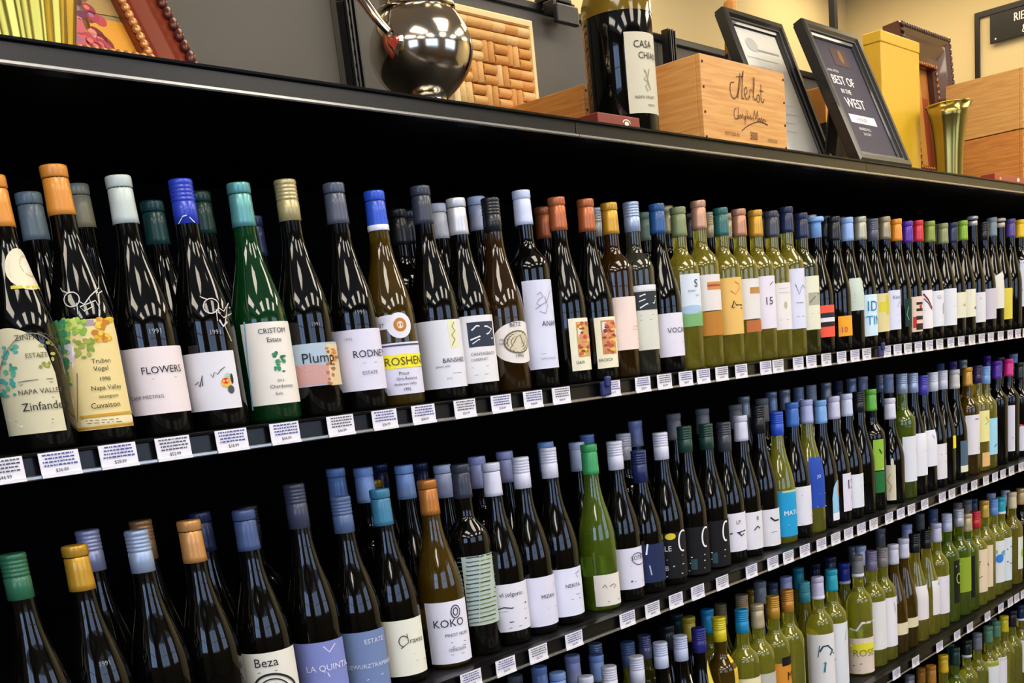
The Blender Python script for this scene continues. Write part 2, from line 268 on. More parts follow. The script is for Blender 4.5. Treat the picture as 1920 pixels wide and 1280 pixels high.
# ---------------- bottles ----------------
BOTTLES=[
(1, 1, 0.7045, 0.071, 0.33, 0.041, 'orange', 'foil', 'bu', 'dark', 'orange capped dark bottle, arched beige scenery label, upper shelf', (-2.2, 0.25, 0.0223, 0.1493, '#cfc9a8', 'arch'), [('e', 0.269, 0.2176, 0.976, 0.0252, '#d8d2b8'), ('e', 0.664, 0.2213, 0.584, 0.0139, '#b9ae8a'), ('e', 0.664, 0.2213, 0.513, 0.0107, '#ded8c6'), ('r', -0.573, 1.09, 0.1943, 0.1981, '#c4b83e'), ('e', -1.069, 0.0713, 0.058, 0.0017, '#3f9a78'), ('e', -1.079, 0.0882, 0.074, 0.0027, '#4aa39a'), ('e', -1.527, 0.0893, 0.234, 0.0028, '#4aa39a'), ('e', -0.962, 0.0974, 0.072, 0.0033, '#4aa39a'), ('e', -1.083, 0.1264, 0.056, 0.0025, '#66a884'), ('e', -0.912, 0.1023, 0.099, 0.0019, '#3f9a78'), ('e', -1.095, 0.1272, 0.075, 0.0018, '#4aa39a'), ('e', -1.22, 0.0983, 0.102, 0.0035, '#66a884'), ('e', -1.072, 0.0843, 0.112, 0.003, '#4aa39a'), ('e', -1.446, 0.0707, 0.184, 0.0019, '#66a884'), ('e', -1.015, 0.1005, 0.084, 0.0025, '#66a884'), ('e', -1.273, 0.0792, 0.092, 0.0032, '#66a884'), ('e', -1.318, 0.0858, 0.114, 0.0024, '#4aa39a'), ('e', -1.22, 0.1097, 0.112, 0.0019, '#4aa39a'), ('e', -1.473, 0.075, 0.12, 0.0034, '#4aa39a'), ('e', -0.994, 0.0943, 0.082, 0.0027, '#66a884'), ('e', -1.125, 0.1163, 0.09, 0.0033, '#4aa39a'), ('e', -1.047, 0.0811, 0.074, 0.0016, '#3f9a78'), ('e', -0.772, 0.1208, 0.077, 0.0017, '#4aa39a'), ('e', -1.486, 0.0773, 0.101, 0.0026, '#66a884'), ('e', -1.162, 0.1163, 0.118, 0.0024, '#4aa39a'), ('e', -0.86, 0.1241, 0.067, 0.002, '#3f9a78'), ('e', -1.689, 0.073, 0.173, 0.003, '#3f9a78'), ('e', -1.064, 0.1208, 0.112, 0.003, '#4aa39a'), ('e', -1.0, 0.105, 0.054, 0.0035, '#3f9a78'), ('e', -0.752, 0.1268, 0.096, 0.0028, '#4aa39a'), ('e', -0.098, 0.1138, 0.054, 0.0022, '#a8a65a'), ('e', 0.009, 0.1019, 0.062, 0.0021, '#a8a65a'), ('e', 0.292, 0.1154, 0.099, 0.002, '#a8a65a'), ('e', -0.036, 0.1261, 0.081, 0.0019, '#a8a65a'), ('e', 0.194, 0.1285, 0.086, 0.0022, '#8a8a40'), ('e', 0.108, 0.1044, 0.056, 0.0022, '#8a8a40'), ('e', 0.058, 0.1013, 0.06, 0.0025, '#8a8a40'), ('e', 0.346, 0.1261, 0.076, 0.0013, '#8a8a40'), ('e', -0.175, 0.1006, 0.056, 0.0022, '#8a8a40'), ('e', -0.063, 0.1045, 0.065, 0.0021, '#8a8a40'), ('e', -0.001, 0.102, 0.072, 0.0027, '#8a8a40'), ('e', 0.248, 0.109, 0.057, 0.0026, '#a8a65a'), ('t', 'ZINFANDEL', -0.737, 0.1333, 0.0069, '#4a4436'), ('s', [(-1.517, 0.0964), (-1.329, 0.1073), (-1.141, 0.1172), (-0.955, 0.1256), (-0.769, 0.1325), (-0.586, 0.1374), (-0.401, 0.1402), (-0.217, 0.1408), (-0.036, 0.1392), (0.137, 0.1354), (0.3, 0.1294), (0.452, 0.1216), (0.575, 0.112), (0.642, 0.1011), (0.627, 0.0893)], 0.0011, '#8a7f5a'), ('t', 'ESTATE', -0.54, 0.1123, 0.0057, '#5a5444'), ('s', [(-0.881, 0.0852), (-0.49, 0.086), (0.112, 0.0858)], 0.001, '#777058'), ('s', [(-0.85, 0.0818), (0.09, 0.082)], 0.001, '#9a9274'), ('t', 'NAPA VALLEY', -0.952, 0.0695, 0.0063, '#4d4738'), ('s', [(-1.561, 0.0653), (0.022, 0.0634)], 0.0011, '#8a8263'), ('t', 'Zinfandel', -0.925, 0.05, 0.0101, '#2d2a22'), ('s', [(-1.485, 0.0664), (-1.684, 0.0442), (-1.098, 0.0326), (-0.145, 0.0315)], 0.0012, '#eef0ea'), ('s', [(-1.254, 0.0397), (-0.116, 0.0373)], 0.001, '#9b8f60'), ('s', [(-1.286, 0.0353), (-0.139, 0.0328)], 0.001, '#b5a56a')]),
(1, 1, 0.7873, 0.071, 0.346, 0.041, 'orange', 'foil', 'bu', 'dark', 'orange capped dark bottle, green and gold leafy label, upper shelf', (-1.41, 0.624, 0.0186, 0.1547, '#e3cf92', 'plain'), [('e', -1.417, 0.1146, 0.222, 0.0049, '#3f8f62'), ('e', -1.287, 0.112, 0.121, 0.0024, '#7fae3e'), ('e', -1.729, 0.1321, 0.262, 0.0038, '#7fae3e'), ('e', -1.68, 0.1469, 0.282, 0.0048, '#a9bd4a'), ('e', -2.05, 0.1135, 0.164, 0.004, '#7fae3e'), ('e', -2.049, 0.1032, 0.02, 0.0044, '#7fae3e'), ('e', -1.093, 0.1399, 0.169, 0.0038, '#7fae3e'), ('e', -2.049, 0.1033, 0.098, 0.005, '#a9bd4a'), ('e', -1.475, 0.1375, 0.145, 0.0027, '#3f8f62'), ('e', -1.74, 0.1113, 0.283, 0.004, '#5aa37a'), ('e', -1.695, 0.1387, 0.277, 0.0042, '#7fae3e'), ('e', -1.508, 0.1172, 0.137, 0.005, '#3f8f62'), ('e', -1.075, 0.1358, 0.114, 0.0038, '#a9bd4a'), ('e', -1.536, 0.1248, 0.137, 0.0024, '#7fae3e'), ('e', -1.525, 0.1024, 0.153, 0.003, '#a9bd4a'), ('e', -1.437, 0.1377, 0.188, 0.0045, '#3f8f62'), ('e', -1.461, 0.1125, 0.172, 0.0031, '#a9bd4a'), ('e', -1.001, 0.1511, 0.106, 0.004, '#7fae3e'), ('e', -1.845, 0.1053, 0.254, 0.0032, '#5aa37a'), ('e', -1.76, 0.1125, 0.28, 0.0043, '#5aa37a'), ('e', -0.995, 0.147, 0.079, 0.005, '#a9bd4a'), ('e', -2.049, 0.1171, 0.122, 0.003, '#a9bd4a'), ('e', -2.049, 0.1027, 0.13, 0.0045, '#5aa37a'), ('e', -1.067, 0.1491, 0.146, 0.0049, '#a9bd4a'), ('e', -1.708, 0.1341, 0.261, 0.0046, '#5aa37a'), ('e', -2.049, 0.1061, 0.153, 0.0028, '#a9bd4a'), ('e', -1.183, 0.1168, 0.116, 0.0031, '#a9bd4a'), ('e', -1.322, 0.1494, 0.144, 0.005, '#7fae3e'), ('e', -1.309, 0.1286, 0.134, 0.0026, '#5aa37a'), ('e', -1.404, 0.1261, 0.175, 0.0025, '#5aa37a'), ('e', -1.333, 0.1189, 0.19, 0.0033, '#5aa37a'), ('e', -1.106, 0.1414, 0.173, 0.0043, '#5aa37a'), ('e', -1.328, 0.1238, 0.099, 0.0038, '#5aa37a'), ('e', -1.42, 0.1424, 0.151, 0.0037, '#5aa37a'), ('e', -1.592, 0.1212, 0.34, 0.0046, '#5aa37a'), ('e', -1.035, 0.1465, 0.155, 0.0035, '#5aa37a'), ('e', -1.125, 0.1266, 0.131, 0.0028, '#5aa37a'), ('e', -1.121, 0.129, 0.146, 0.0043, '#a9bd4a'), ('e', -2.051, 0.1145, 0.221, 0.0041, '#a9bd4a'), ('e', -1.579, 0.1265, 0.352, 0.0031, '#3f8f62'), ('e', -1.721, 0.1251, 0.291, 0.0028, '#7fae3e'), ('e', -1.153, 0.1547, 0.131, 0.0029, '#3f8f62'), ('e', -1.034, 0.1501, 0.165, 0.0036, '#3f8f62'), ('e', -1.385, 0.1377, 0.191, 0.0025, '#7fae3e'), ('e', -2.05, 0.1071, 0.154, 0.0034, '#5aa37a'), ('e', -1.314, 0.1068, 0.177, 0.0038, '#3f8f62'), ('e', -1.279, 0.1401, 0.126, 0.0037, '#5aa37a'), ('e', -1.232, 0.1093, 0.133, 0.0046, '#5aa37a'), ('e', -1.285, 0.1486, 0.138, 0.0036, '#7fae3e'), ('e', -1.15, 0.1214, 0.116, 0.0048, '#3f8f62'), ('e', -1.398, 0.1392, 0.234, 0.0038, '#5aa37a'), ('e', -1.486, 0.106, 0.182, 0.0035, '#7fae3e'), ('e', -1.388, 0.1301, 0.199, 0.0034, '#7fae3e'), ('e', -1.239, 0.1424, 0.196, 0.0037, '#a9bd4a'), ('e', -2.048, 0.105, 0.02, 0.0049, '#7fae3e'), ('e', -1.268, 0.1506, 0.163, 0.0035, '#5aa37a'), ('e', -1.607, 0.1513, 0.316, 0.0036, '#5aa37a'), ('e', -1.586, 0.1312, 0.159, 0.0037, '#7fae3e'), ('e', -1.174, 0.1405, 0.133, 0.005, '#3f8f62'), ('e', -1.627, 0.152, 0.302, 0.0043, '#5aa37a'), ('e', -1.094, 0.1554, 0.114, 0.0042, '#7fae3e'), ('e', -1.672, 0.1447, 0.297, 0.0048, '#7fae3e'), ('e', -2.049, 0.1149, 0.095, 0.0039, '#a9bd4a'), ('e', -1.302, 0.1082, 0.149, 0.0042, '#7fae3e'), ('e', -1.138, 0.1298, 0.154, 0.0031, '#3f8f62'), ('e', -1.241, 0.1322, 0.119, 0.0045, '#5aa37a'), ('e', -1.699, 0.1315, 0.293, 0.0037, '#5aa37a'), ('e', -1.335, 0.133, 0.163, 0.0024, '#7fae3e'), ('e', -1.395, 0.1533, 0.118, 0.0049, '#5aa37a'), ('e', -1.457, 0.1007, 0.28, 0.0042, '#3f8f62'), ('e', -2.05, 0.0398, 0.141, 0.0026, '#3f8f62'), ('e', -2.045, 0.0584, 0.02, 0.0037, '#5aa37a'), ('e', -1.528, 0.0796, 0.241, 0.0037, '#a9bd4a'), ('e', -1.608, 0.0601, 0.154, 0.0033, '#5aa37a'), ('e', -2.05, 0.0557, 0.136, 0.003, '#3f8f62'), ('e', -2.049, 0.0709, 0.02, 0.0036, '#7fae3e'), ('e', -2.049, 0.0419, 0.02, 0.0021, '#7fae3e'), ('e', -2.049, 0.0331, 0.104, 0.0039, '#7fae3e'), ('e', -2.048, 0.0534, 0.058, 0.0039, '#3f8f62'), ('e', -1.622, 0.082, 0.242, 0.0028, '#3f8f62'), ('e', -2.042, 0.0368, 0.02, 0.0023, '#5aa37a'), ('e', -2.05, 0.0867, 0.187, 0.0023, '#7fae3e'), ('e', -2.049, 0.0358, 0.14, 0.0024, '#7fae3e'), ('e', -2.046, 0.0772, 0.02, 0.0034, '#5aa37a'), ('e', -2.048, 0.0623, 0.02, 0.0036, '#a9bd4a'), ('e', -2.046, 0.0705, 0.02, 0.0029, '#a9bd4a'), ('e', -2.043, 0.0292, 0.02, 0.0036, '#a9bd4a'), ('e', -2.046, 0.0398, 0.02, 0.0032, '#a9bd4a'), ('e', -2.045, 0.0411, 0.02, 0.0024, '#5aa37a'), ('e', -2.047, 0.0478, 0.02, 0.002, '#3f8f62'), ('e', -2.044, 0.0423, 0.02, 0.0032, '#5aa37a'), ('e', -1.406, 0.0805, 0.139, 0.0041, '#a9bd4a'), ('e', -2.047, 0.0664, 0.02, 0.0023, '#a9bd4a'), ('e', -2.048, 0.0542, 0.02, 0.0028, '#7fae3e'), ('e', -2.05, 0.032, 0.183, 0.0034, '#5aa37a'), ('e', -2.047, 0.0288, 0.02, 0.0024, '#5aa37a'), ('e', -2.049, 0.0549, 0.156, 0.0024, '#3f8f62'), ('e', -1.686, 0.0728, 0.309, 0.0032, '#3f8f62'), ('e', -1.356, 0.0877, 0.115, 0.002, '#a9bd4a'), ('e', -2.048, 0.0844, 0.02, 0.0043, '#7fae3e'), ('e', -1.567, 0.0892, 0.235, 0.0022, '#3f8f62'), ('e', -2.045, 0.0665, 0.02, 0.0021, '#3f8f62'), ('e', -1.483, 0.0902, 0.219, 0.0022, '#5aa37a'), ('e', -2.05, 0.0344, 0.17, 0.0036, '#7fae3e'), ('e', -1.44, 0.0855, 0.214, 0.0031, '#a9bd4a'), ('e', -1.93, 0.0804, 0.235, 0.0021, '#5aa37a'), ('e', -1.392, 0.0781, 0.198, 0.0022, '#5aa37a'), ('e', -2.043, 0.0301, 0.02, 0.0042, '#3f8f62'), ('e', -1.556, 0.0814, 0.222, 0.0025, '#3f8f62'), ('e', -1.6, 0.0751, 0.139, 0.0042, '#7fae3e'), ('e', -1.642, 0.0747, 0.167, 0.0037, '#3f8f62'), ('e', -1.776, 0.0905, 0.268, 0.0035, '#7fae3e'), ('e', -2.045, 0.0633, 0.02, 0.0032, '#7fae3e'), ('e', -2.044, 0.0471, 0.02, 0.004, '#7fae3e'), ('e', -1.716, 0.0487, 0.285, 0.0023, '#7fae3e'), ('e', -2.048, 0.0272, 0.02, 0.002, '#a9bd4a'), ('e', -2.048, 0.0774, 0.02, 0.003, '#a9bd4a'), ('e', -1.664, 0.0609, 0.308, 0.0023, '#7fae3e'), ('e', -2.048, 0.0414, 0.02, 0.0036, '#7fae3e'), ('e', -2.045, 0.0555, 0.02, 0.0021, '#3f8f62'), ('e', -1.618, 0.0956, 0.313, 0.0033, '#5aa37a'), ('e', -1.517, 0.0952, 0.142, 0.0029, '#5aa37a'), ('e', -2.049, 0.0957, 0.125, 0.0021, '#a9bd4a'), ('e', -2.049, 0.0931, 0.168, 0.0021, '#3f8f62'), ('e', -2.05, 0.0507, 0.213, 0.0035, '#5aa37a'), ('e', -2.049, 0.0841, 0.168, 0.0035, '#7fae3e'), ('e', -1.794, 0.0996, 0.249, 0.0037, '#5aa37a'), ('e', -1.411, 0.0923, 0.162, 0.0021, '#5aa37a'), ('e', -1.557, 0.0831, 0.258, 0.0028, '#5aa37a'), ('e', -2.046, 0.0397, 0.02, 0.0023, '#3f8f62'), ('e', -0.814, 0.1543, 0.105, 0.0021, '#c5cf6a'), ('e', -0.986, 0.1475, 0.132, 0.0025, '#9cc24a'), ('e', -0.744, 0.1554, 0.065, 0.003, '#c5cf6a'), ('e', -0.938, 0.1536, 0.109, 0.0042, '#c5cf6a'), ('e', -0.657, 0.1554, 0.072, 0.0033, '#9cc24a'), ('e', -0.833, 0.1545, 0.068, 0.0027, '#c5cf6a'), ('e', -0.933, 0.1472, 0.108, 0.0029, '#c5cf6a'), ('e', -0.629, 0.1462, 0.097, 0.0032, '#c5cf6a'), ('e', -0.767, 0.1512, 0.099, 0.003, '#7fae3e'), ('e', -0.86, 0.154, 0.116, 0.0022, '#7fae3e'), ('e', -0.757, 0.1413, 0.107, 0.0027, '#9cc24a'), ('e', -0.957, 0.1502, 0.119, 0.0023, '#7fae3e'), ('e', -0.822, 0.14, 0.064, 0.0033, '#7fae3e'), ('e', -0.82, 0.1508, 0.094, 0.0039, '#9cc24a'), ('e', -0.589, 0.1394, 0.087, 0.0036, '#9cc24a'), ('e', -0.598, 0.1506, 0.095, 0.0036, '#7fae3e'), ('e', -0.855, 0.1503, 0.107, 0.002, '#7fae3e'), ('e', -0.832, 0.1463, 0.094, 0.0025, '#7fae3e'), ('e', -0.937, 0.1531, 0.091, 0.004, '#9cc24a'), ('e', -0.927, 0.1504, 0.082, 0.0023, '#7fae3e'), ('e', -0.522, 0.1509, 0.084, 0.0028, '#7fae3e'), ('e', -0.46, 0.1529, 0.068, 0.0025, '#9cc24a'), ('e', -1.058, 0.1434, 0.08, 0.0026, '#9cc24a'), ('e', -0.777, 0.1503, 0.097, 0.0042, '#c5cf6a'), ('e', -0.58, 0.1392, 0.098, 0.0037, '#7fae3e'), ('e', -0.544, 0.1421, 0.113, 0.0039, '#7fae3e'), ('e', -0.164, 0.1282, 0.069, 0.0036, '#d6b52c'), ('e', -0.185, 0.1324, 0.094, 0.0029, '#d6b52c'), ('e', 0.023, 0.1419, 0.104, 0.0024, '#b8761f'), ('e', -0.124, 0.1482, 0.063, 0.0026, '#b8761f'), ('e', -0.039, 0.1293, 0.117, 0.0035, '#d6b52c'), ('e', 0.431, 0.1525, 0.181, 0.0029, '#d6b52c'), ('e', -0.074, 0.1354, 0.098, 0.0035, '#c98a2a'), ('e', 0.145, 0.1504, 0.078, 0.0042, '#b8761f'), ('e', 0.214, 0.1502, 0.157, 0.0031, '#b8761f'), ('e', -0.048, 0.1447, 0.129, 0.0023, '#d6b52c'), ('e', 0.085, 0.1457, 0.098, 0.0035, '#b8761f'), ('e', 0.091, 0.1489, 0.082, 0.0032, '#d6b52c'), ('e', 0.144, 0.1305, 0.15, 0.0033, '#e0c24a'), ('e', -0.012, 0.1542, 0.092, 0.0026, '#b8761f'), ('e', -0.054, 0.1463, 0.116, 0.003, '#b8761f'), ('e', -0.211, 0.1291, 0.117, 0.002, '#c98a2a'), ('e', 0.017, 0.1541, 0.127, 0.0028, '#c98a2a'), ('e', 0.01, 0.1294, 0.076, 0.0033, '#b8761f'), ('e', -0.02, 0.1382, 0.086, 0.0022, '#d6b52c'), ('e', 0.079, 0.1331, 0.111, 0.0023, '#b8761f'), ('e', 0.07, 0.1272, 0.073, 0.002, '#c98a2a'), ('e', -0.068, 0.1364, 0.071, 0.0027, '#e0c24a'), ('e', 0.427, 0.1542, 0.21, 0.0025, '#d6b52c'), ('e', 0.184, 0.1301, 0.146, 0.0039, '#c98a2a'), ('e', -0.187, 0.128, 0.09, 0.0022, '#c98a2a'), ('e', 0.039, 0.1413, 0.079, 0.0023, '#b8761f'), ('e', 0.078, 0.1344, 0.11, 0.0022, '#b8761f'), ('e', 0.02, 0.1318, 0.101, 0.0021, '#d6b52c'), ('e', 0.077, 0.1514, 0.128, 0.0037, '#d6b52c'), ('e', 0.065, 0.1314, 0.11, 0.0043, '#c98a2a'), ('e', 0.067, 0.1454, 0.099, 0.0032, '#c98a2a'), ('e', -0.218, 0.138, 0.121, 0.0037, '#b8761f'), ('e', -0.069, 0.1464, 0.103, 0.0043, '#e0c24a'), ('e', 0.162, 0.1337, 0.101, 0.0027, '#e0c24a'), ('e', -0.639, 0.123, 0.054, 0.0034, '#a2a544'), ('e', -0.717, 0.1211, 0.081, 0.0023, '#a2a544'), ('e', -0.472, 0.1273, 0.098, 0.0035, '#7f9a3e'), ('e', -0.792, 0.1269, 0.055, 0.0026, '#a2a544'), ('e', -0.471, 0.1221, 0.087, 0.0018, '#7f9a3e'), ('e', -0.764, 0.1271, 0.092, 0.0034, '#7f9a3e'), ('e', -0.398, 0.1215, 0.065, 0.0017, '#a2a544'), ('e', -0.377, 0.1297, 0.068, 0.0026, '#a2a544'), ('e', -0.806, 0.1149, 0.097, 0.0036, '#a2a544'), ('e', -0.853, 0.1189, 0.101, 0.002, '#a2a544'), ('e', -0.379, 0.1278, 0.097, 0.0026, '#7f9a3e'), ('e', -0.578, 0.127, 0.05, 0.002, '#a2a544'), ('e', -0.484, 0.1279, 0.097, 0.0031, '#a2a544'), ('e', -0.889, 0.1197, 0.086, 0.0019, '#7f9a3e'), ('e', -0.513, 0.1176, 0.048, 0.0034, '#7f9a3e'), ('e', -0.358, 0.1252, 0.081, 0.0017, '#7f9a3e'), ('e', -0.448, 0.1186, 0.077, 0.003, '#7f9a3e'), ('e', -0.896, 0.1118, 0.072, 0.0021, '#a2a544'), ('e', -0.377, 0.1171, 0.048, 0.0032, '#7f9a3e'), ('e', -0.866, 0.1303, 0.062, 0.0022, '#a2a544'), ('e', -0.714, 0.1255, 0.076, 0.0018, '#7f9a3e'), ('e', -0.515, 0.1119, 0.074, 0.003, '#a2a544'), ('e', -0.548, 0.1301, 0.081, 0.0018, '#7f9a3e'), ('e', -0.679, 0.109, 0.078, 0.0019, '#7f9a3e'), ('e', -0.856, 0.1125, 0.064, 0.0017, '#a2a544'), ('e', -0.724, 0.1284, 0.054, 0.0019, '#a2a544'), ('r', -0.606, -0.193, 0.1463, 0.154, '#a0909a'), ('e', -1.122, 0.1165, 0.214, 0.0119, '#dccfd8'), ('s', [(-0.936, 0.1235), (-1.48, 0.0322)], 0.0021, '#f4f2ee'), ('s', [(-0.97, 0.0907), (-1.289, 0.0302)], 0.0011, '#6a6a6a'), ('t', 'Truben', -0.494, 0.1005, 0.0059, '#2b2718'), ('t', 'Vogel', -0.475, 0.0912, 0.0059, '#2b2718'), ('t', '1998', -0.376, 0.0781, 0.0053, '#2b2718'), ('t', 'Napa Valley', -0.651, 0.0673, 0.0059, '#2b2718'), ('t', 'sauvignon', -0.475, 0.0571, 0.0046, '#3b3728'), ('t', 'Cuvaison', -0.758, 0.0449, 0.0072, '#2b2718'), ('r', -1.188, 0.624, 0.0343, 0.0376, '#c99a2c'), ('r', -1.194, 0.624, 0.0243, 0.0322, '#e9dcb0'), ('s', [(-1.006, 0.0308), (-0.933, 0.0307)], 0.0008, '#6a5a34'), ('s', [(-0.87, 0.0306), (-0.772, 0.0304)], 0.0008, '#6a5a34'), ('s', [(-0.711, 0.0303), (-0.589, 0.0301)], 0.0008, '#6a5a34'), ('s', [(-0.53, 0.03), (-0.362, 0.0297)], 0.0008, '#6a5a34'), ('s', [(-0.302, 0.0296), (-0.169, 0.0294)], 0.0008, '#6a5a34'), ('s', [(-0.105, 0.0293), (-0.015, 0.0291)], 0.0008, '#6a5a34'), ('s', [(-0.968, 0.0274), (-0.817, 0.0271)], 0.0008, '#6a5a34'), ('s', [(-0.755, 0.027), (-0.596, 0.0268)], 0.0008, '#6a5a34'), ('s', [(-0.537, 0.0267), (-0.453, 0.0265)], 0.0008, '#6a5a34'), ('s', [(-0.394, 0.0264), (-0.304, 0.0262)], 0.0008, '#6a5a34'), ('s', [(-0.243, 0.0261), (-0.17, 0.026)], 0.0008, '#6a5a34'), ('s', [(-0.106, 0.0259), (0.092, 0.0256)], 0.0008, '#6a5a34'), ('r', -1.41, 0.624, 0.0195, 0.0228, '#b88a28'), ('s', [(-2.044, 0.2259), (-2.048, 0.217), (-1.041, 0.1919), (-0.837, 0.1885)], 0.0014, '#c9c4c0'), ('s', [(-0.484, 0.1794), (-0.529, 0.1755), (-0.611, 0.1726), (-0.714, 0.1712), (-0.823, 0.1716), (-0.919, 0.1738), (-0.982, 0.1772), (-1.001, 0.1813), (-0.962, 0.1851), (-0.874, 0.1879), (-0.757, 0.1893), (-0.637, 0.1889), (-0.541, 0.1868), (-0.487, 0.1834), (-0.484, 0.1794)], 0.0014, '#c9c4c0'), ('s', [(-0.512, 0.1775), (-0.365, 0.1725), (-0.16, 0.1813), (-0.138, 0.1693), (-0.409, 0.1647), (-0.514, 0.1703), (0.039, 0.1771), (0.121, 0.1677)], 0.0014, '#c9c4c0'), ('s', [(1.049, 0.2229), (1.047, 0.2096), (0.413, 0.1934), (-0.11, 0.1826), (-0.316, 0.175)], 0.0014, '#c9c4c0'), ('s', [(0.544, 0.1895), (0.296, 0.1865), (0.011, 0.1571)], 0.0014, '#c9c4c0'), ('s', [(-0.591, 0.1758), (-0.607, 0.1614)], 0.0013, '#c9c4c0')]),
(1, 1, 0.8755, 0.071, 0.338, 0.041, 'pale grey green', 'foil', 'bu', 'dark', 'pale grey green capped dark bottle, wide pale label, upper shelf', (-1.744, 1.499, 0.0296, 0.1164, '#e3d8da', 'plain'), [('t', 'FLOWERS', -0.931, 0.0823, 0.0096, '#1d1b20'), ('s', [(-0.633, 0.0754), (0.199, 0.0753)], 0.0008, '#b79aa0'), ('t', 'CAMP MEETING', -1.491, 0.0503, 0.0048, '#5a5560'), ('t', '1991', -0.495, 0.1328, 0.0069, '#9c9ca4')]),
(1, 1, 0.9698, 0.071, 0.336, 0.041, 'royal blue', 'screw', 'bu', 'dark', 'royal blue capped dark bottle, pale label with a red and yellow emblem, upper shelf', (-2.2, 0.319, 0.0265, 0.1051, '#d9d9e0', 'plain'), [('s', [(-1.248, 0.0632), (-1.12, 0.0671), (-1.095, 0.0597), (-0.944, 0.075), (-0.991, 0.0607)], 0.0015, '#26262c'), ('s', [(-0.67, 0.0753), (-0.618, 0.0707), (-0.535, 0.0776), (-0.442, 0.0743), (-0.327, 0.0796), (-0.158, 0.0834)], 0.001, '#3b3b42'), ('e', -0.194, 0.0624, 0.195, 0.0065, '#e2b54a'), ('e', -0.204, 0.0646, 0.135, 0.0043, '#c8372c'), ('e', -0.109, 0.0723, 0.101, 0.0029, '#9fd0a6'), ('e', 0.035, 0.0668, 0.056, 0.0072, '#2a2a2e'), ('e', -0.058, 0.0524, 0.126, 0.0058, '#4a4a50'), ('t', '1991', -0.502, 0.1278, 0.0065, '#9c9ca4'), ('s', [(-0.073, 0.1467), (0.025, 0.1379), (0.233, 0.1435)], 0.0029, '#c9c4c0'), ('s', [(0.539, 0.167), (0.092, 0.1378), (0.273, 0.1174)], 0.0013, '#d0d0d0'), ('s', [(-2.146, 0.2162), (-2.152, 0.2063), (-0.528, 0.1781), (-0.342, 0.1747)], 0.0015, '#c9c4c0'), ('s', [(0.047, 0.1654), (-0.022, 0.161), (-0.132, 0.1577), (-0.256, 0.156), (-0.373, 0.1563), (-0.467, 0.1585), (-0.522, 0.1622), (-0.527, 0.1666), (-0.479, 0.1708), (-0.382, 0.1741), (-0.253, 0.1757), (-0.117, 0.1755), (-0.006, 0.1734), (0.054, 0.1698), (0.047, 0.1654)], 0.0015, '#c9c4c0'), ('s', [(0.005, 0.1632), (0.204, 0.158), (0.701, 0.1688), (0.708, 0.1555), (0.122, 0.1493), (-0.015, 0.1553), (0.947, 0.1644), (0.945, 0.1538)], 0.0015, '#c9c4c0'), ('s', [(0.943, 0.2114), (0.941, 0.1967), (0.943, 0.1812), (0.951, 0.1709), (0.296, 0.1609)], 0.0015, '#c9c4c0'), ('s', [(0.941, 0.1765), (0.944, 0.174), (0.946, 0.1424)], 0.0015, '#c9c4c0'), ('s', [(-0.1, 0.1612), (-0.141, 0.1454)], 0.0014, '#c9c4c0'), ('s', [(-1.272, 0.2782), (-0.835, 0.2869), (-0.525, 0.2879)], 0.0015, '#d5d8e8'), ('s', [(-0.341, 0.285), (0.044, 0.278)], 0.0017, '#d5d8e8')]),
(1, 1, 1.0655, 0.071, 0.334, 0.041, 'teal and silver', 'foil', 'bu', 'green', 'teal and silver capped green bottle, tall cream label with a green sprig, upper shelf', (-1.396, 1.407, 0.0252, 0.1413, '#e4dfd6', 'plain'), [('s', [(-1.185, 0.1444), (-1.324, 0.0729), (-1.41, 0.0197)], 0.0024, '#7ab6d8'), ('t', 'CRISTOM', -0.762, 0.1253, 0.0075, '#23212a'), ('t', 'Estate', -0.512, 0.1131, 0.0068, '#23212a'), ('e', -0.216, 0.0801, 0.074, 0.0015, '#3a8a5e'), ('e', 0.022, 0.0839, 0.086, 0.002, '#5da07a'), ('e', -0.24, 0.0971, 0.071, 0.0028, '#2f6f4c'), ('e', -0.36, 0.0742, 0.042, 0.0025, '#3a8a5e'), ('e', -0.218, 0.076, 0.075, 0.0025, '#3a8a5e'), ('e', -0.325, 0.0958, 0.082, 0.0021, '#3a8a5e'), ('e', 0.026, 0.0855, 0.074, 0.0023, '#3a8a5e'), ('e', -0.215, 0.0743, 0.069, 0.0028, '#3a8a5e'), ('e', -0.167, 0.0838, 0.047, 0.0022, '#5da07a'), ('e', -0.148, 0.0846, 0.063, 0.0013, '#5da07a'), ('e', -0.315, 0.0924, 0.077, 0.0017, '#2f6f4c'), ('e', -0.024, 0.0866, 0.064, 0.0017, '#2f6f4c'), ('e', -0.243, 0.084, 0.08, 0.002, '#3a8a5e'), ('e', -0.273, 0.0751, 0.042, 0.0013, '#5da07a'), ('e', -0.205, 0.087, 0.08, 0.0014, '#5da07a'), ('e', -0.251, 0.0951, 0.054, 0.0019, '#2f6f4c'), ('e', -0.264, 0.0808, 0.043, 0.002, '#3a8a5e'), ('e', -0.246, 0.0854, 0.075, 0.0026, '#3a8a5e'), ('e', 0.044, 0.092, 0.104, 0.0018, '#3a8a5e'), ('e', -0.047, 0.0909, 0.079, 0.0027, '#2f6f4c'), ('e', -0.342, 0.077, 0.063, 0.0017, '#3a8a5e'), ('e', -0.047, 0.0708, 0.074, 0.0013, '#2f6f4c'), ('t', '2014', -0.354, 0.0566, 0.0038, '#555'), ('t', 'Chardonnay', -0.637, 0.0479, 0.0053, '#3b3a40'), ('t', 'Eola', -0.487, 0.0381, 0.0045, '#55535a')]),
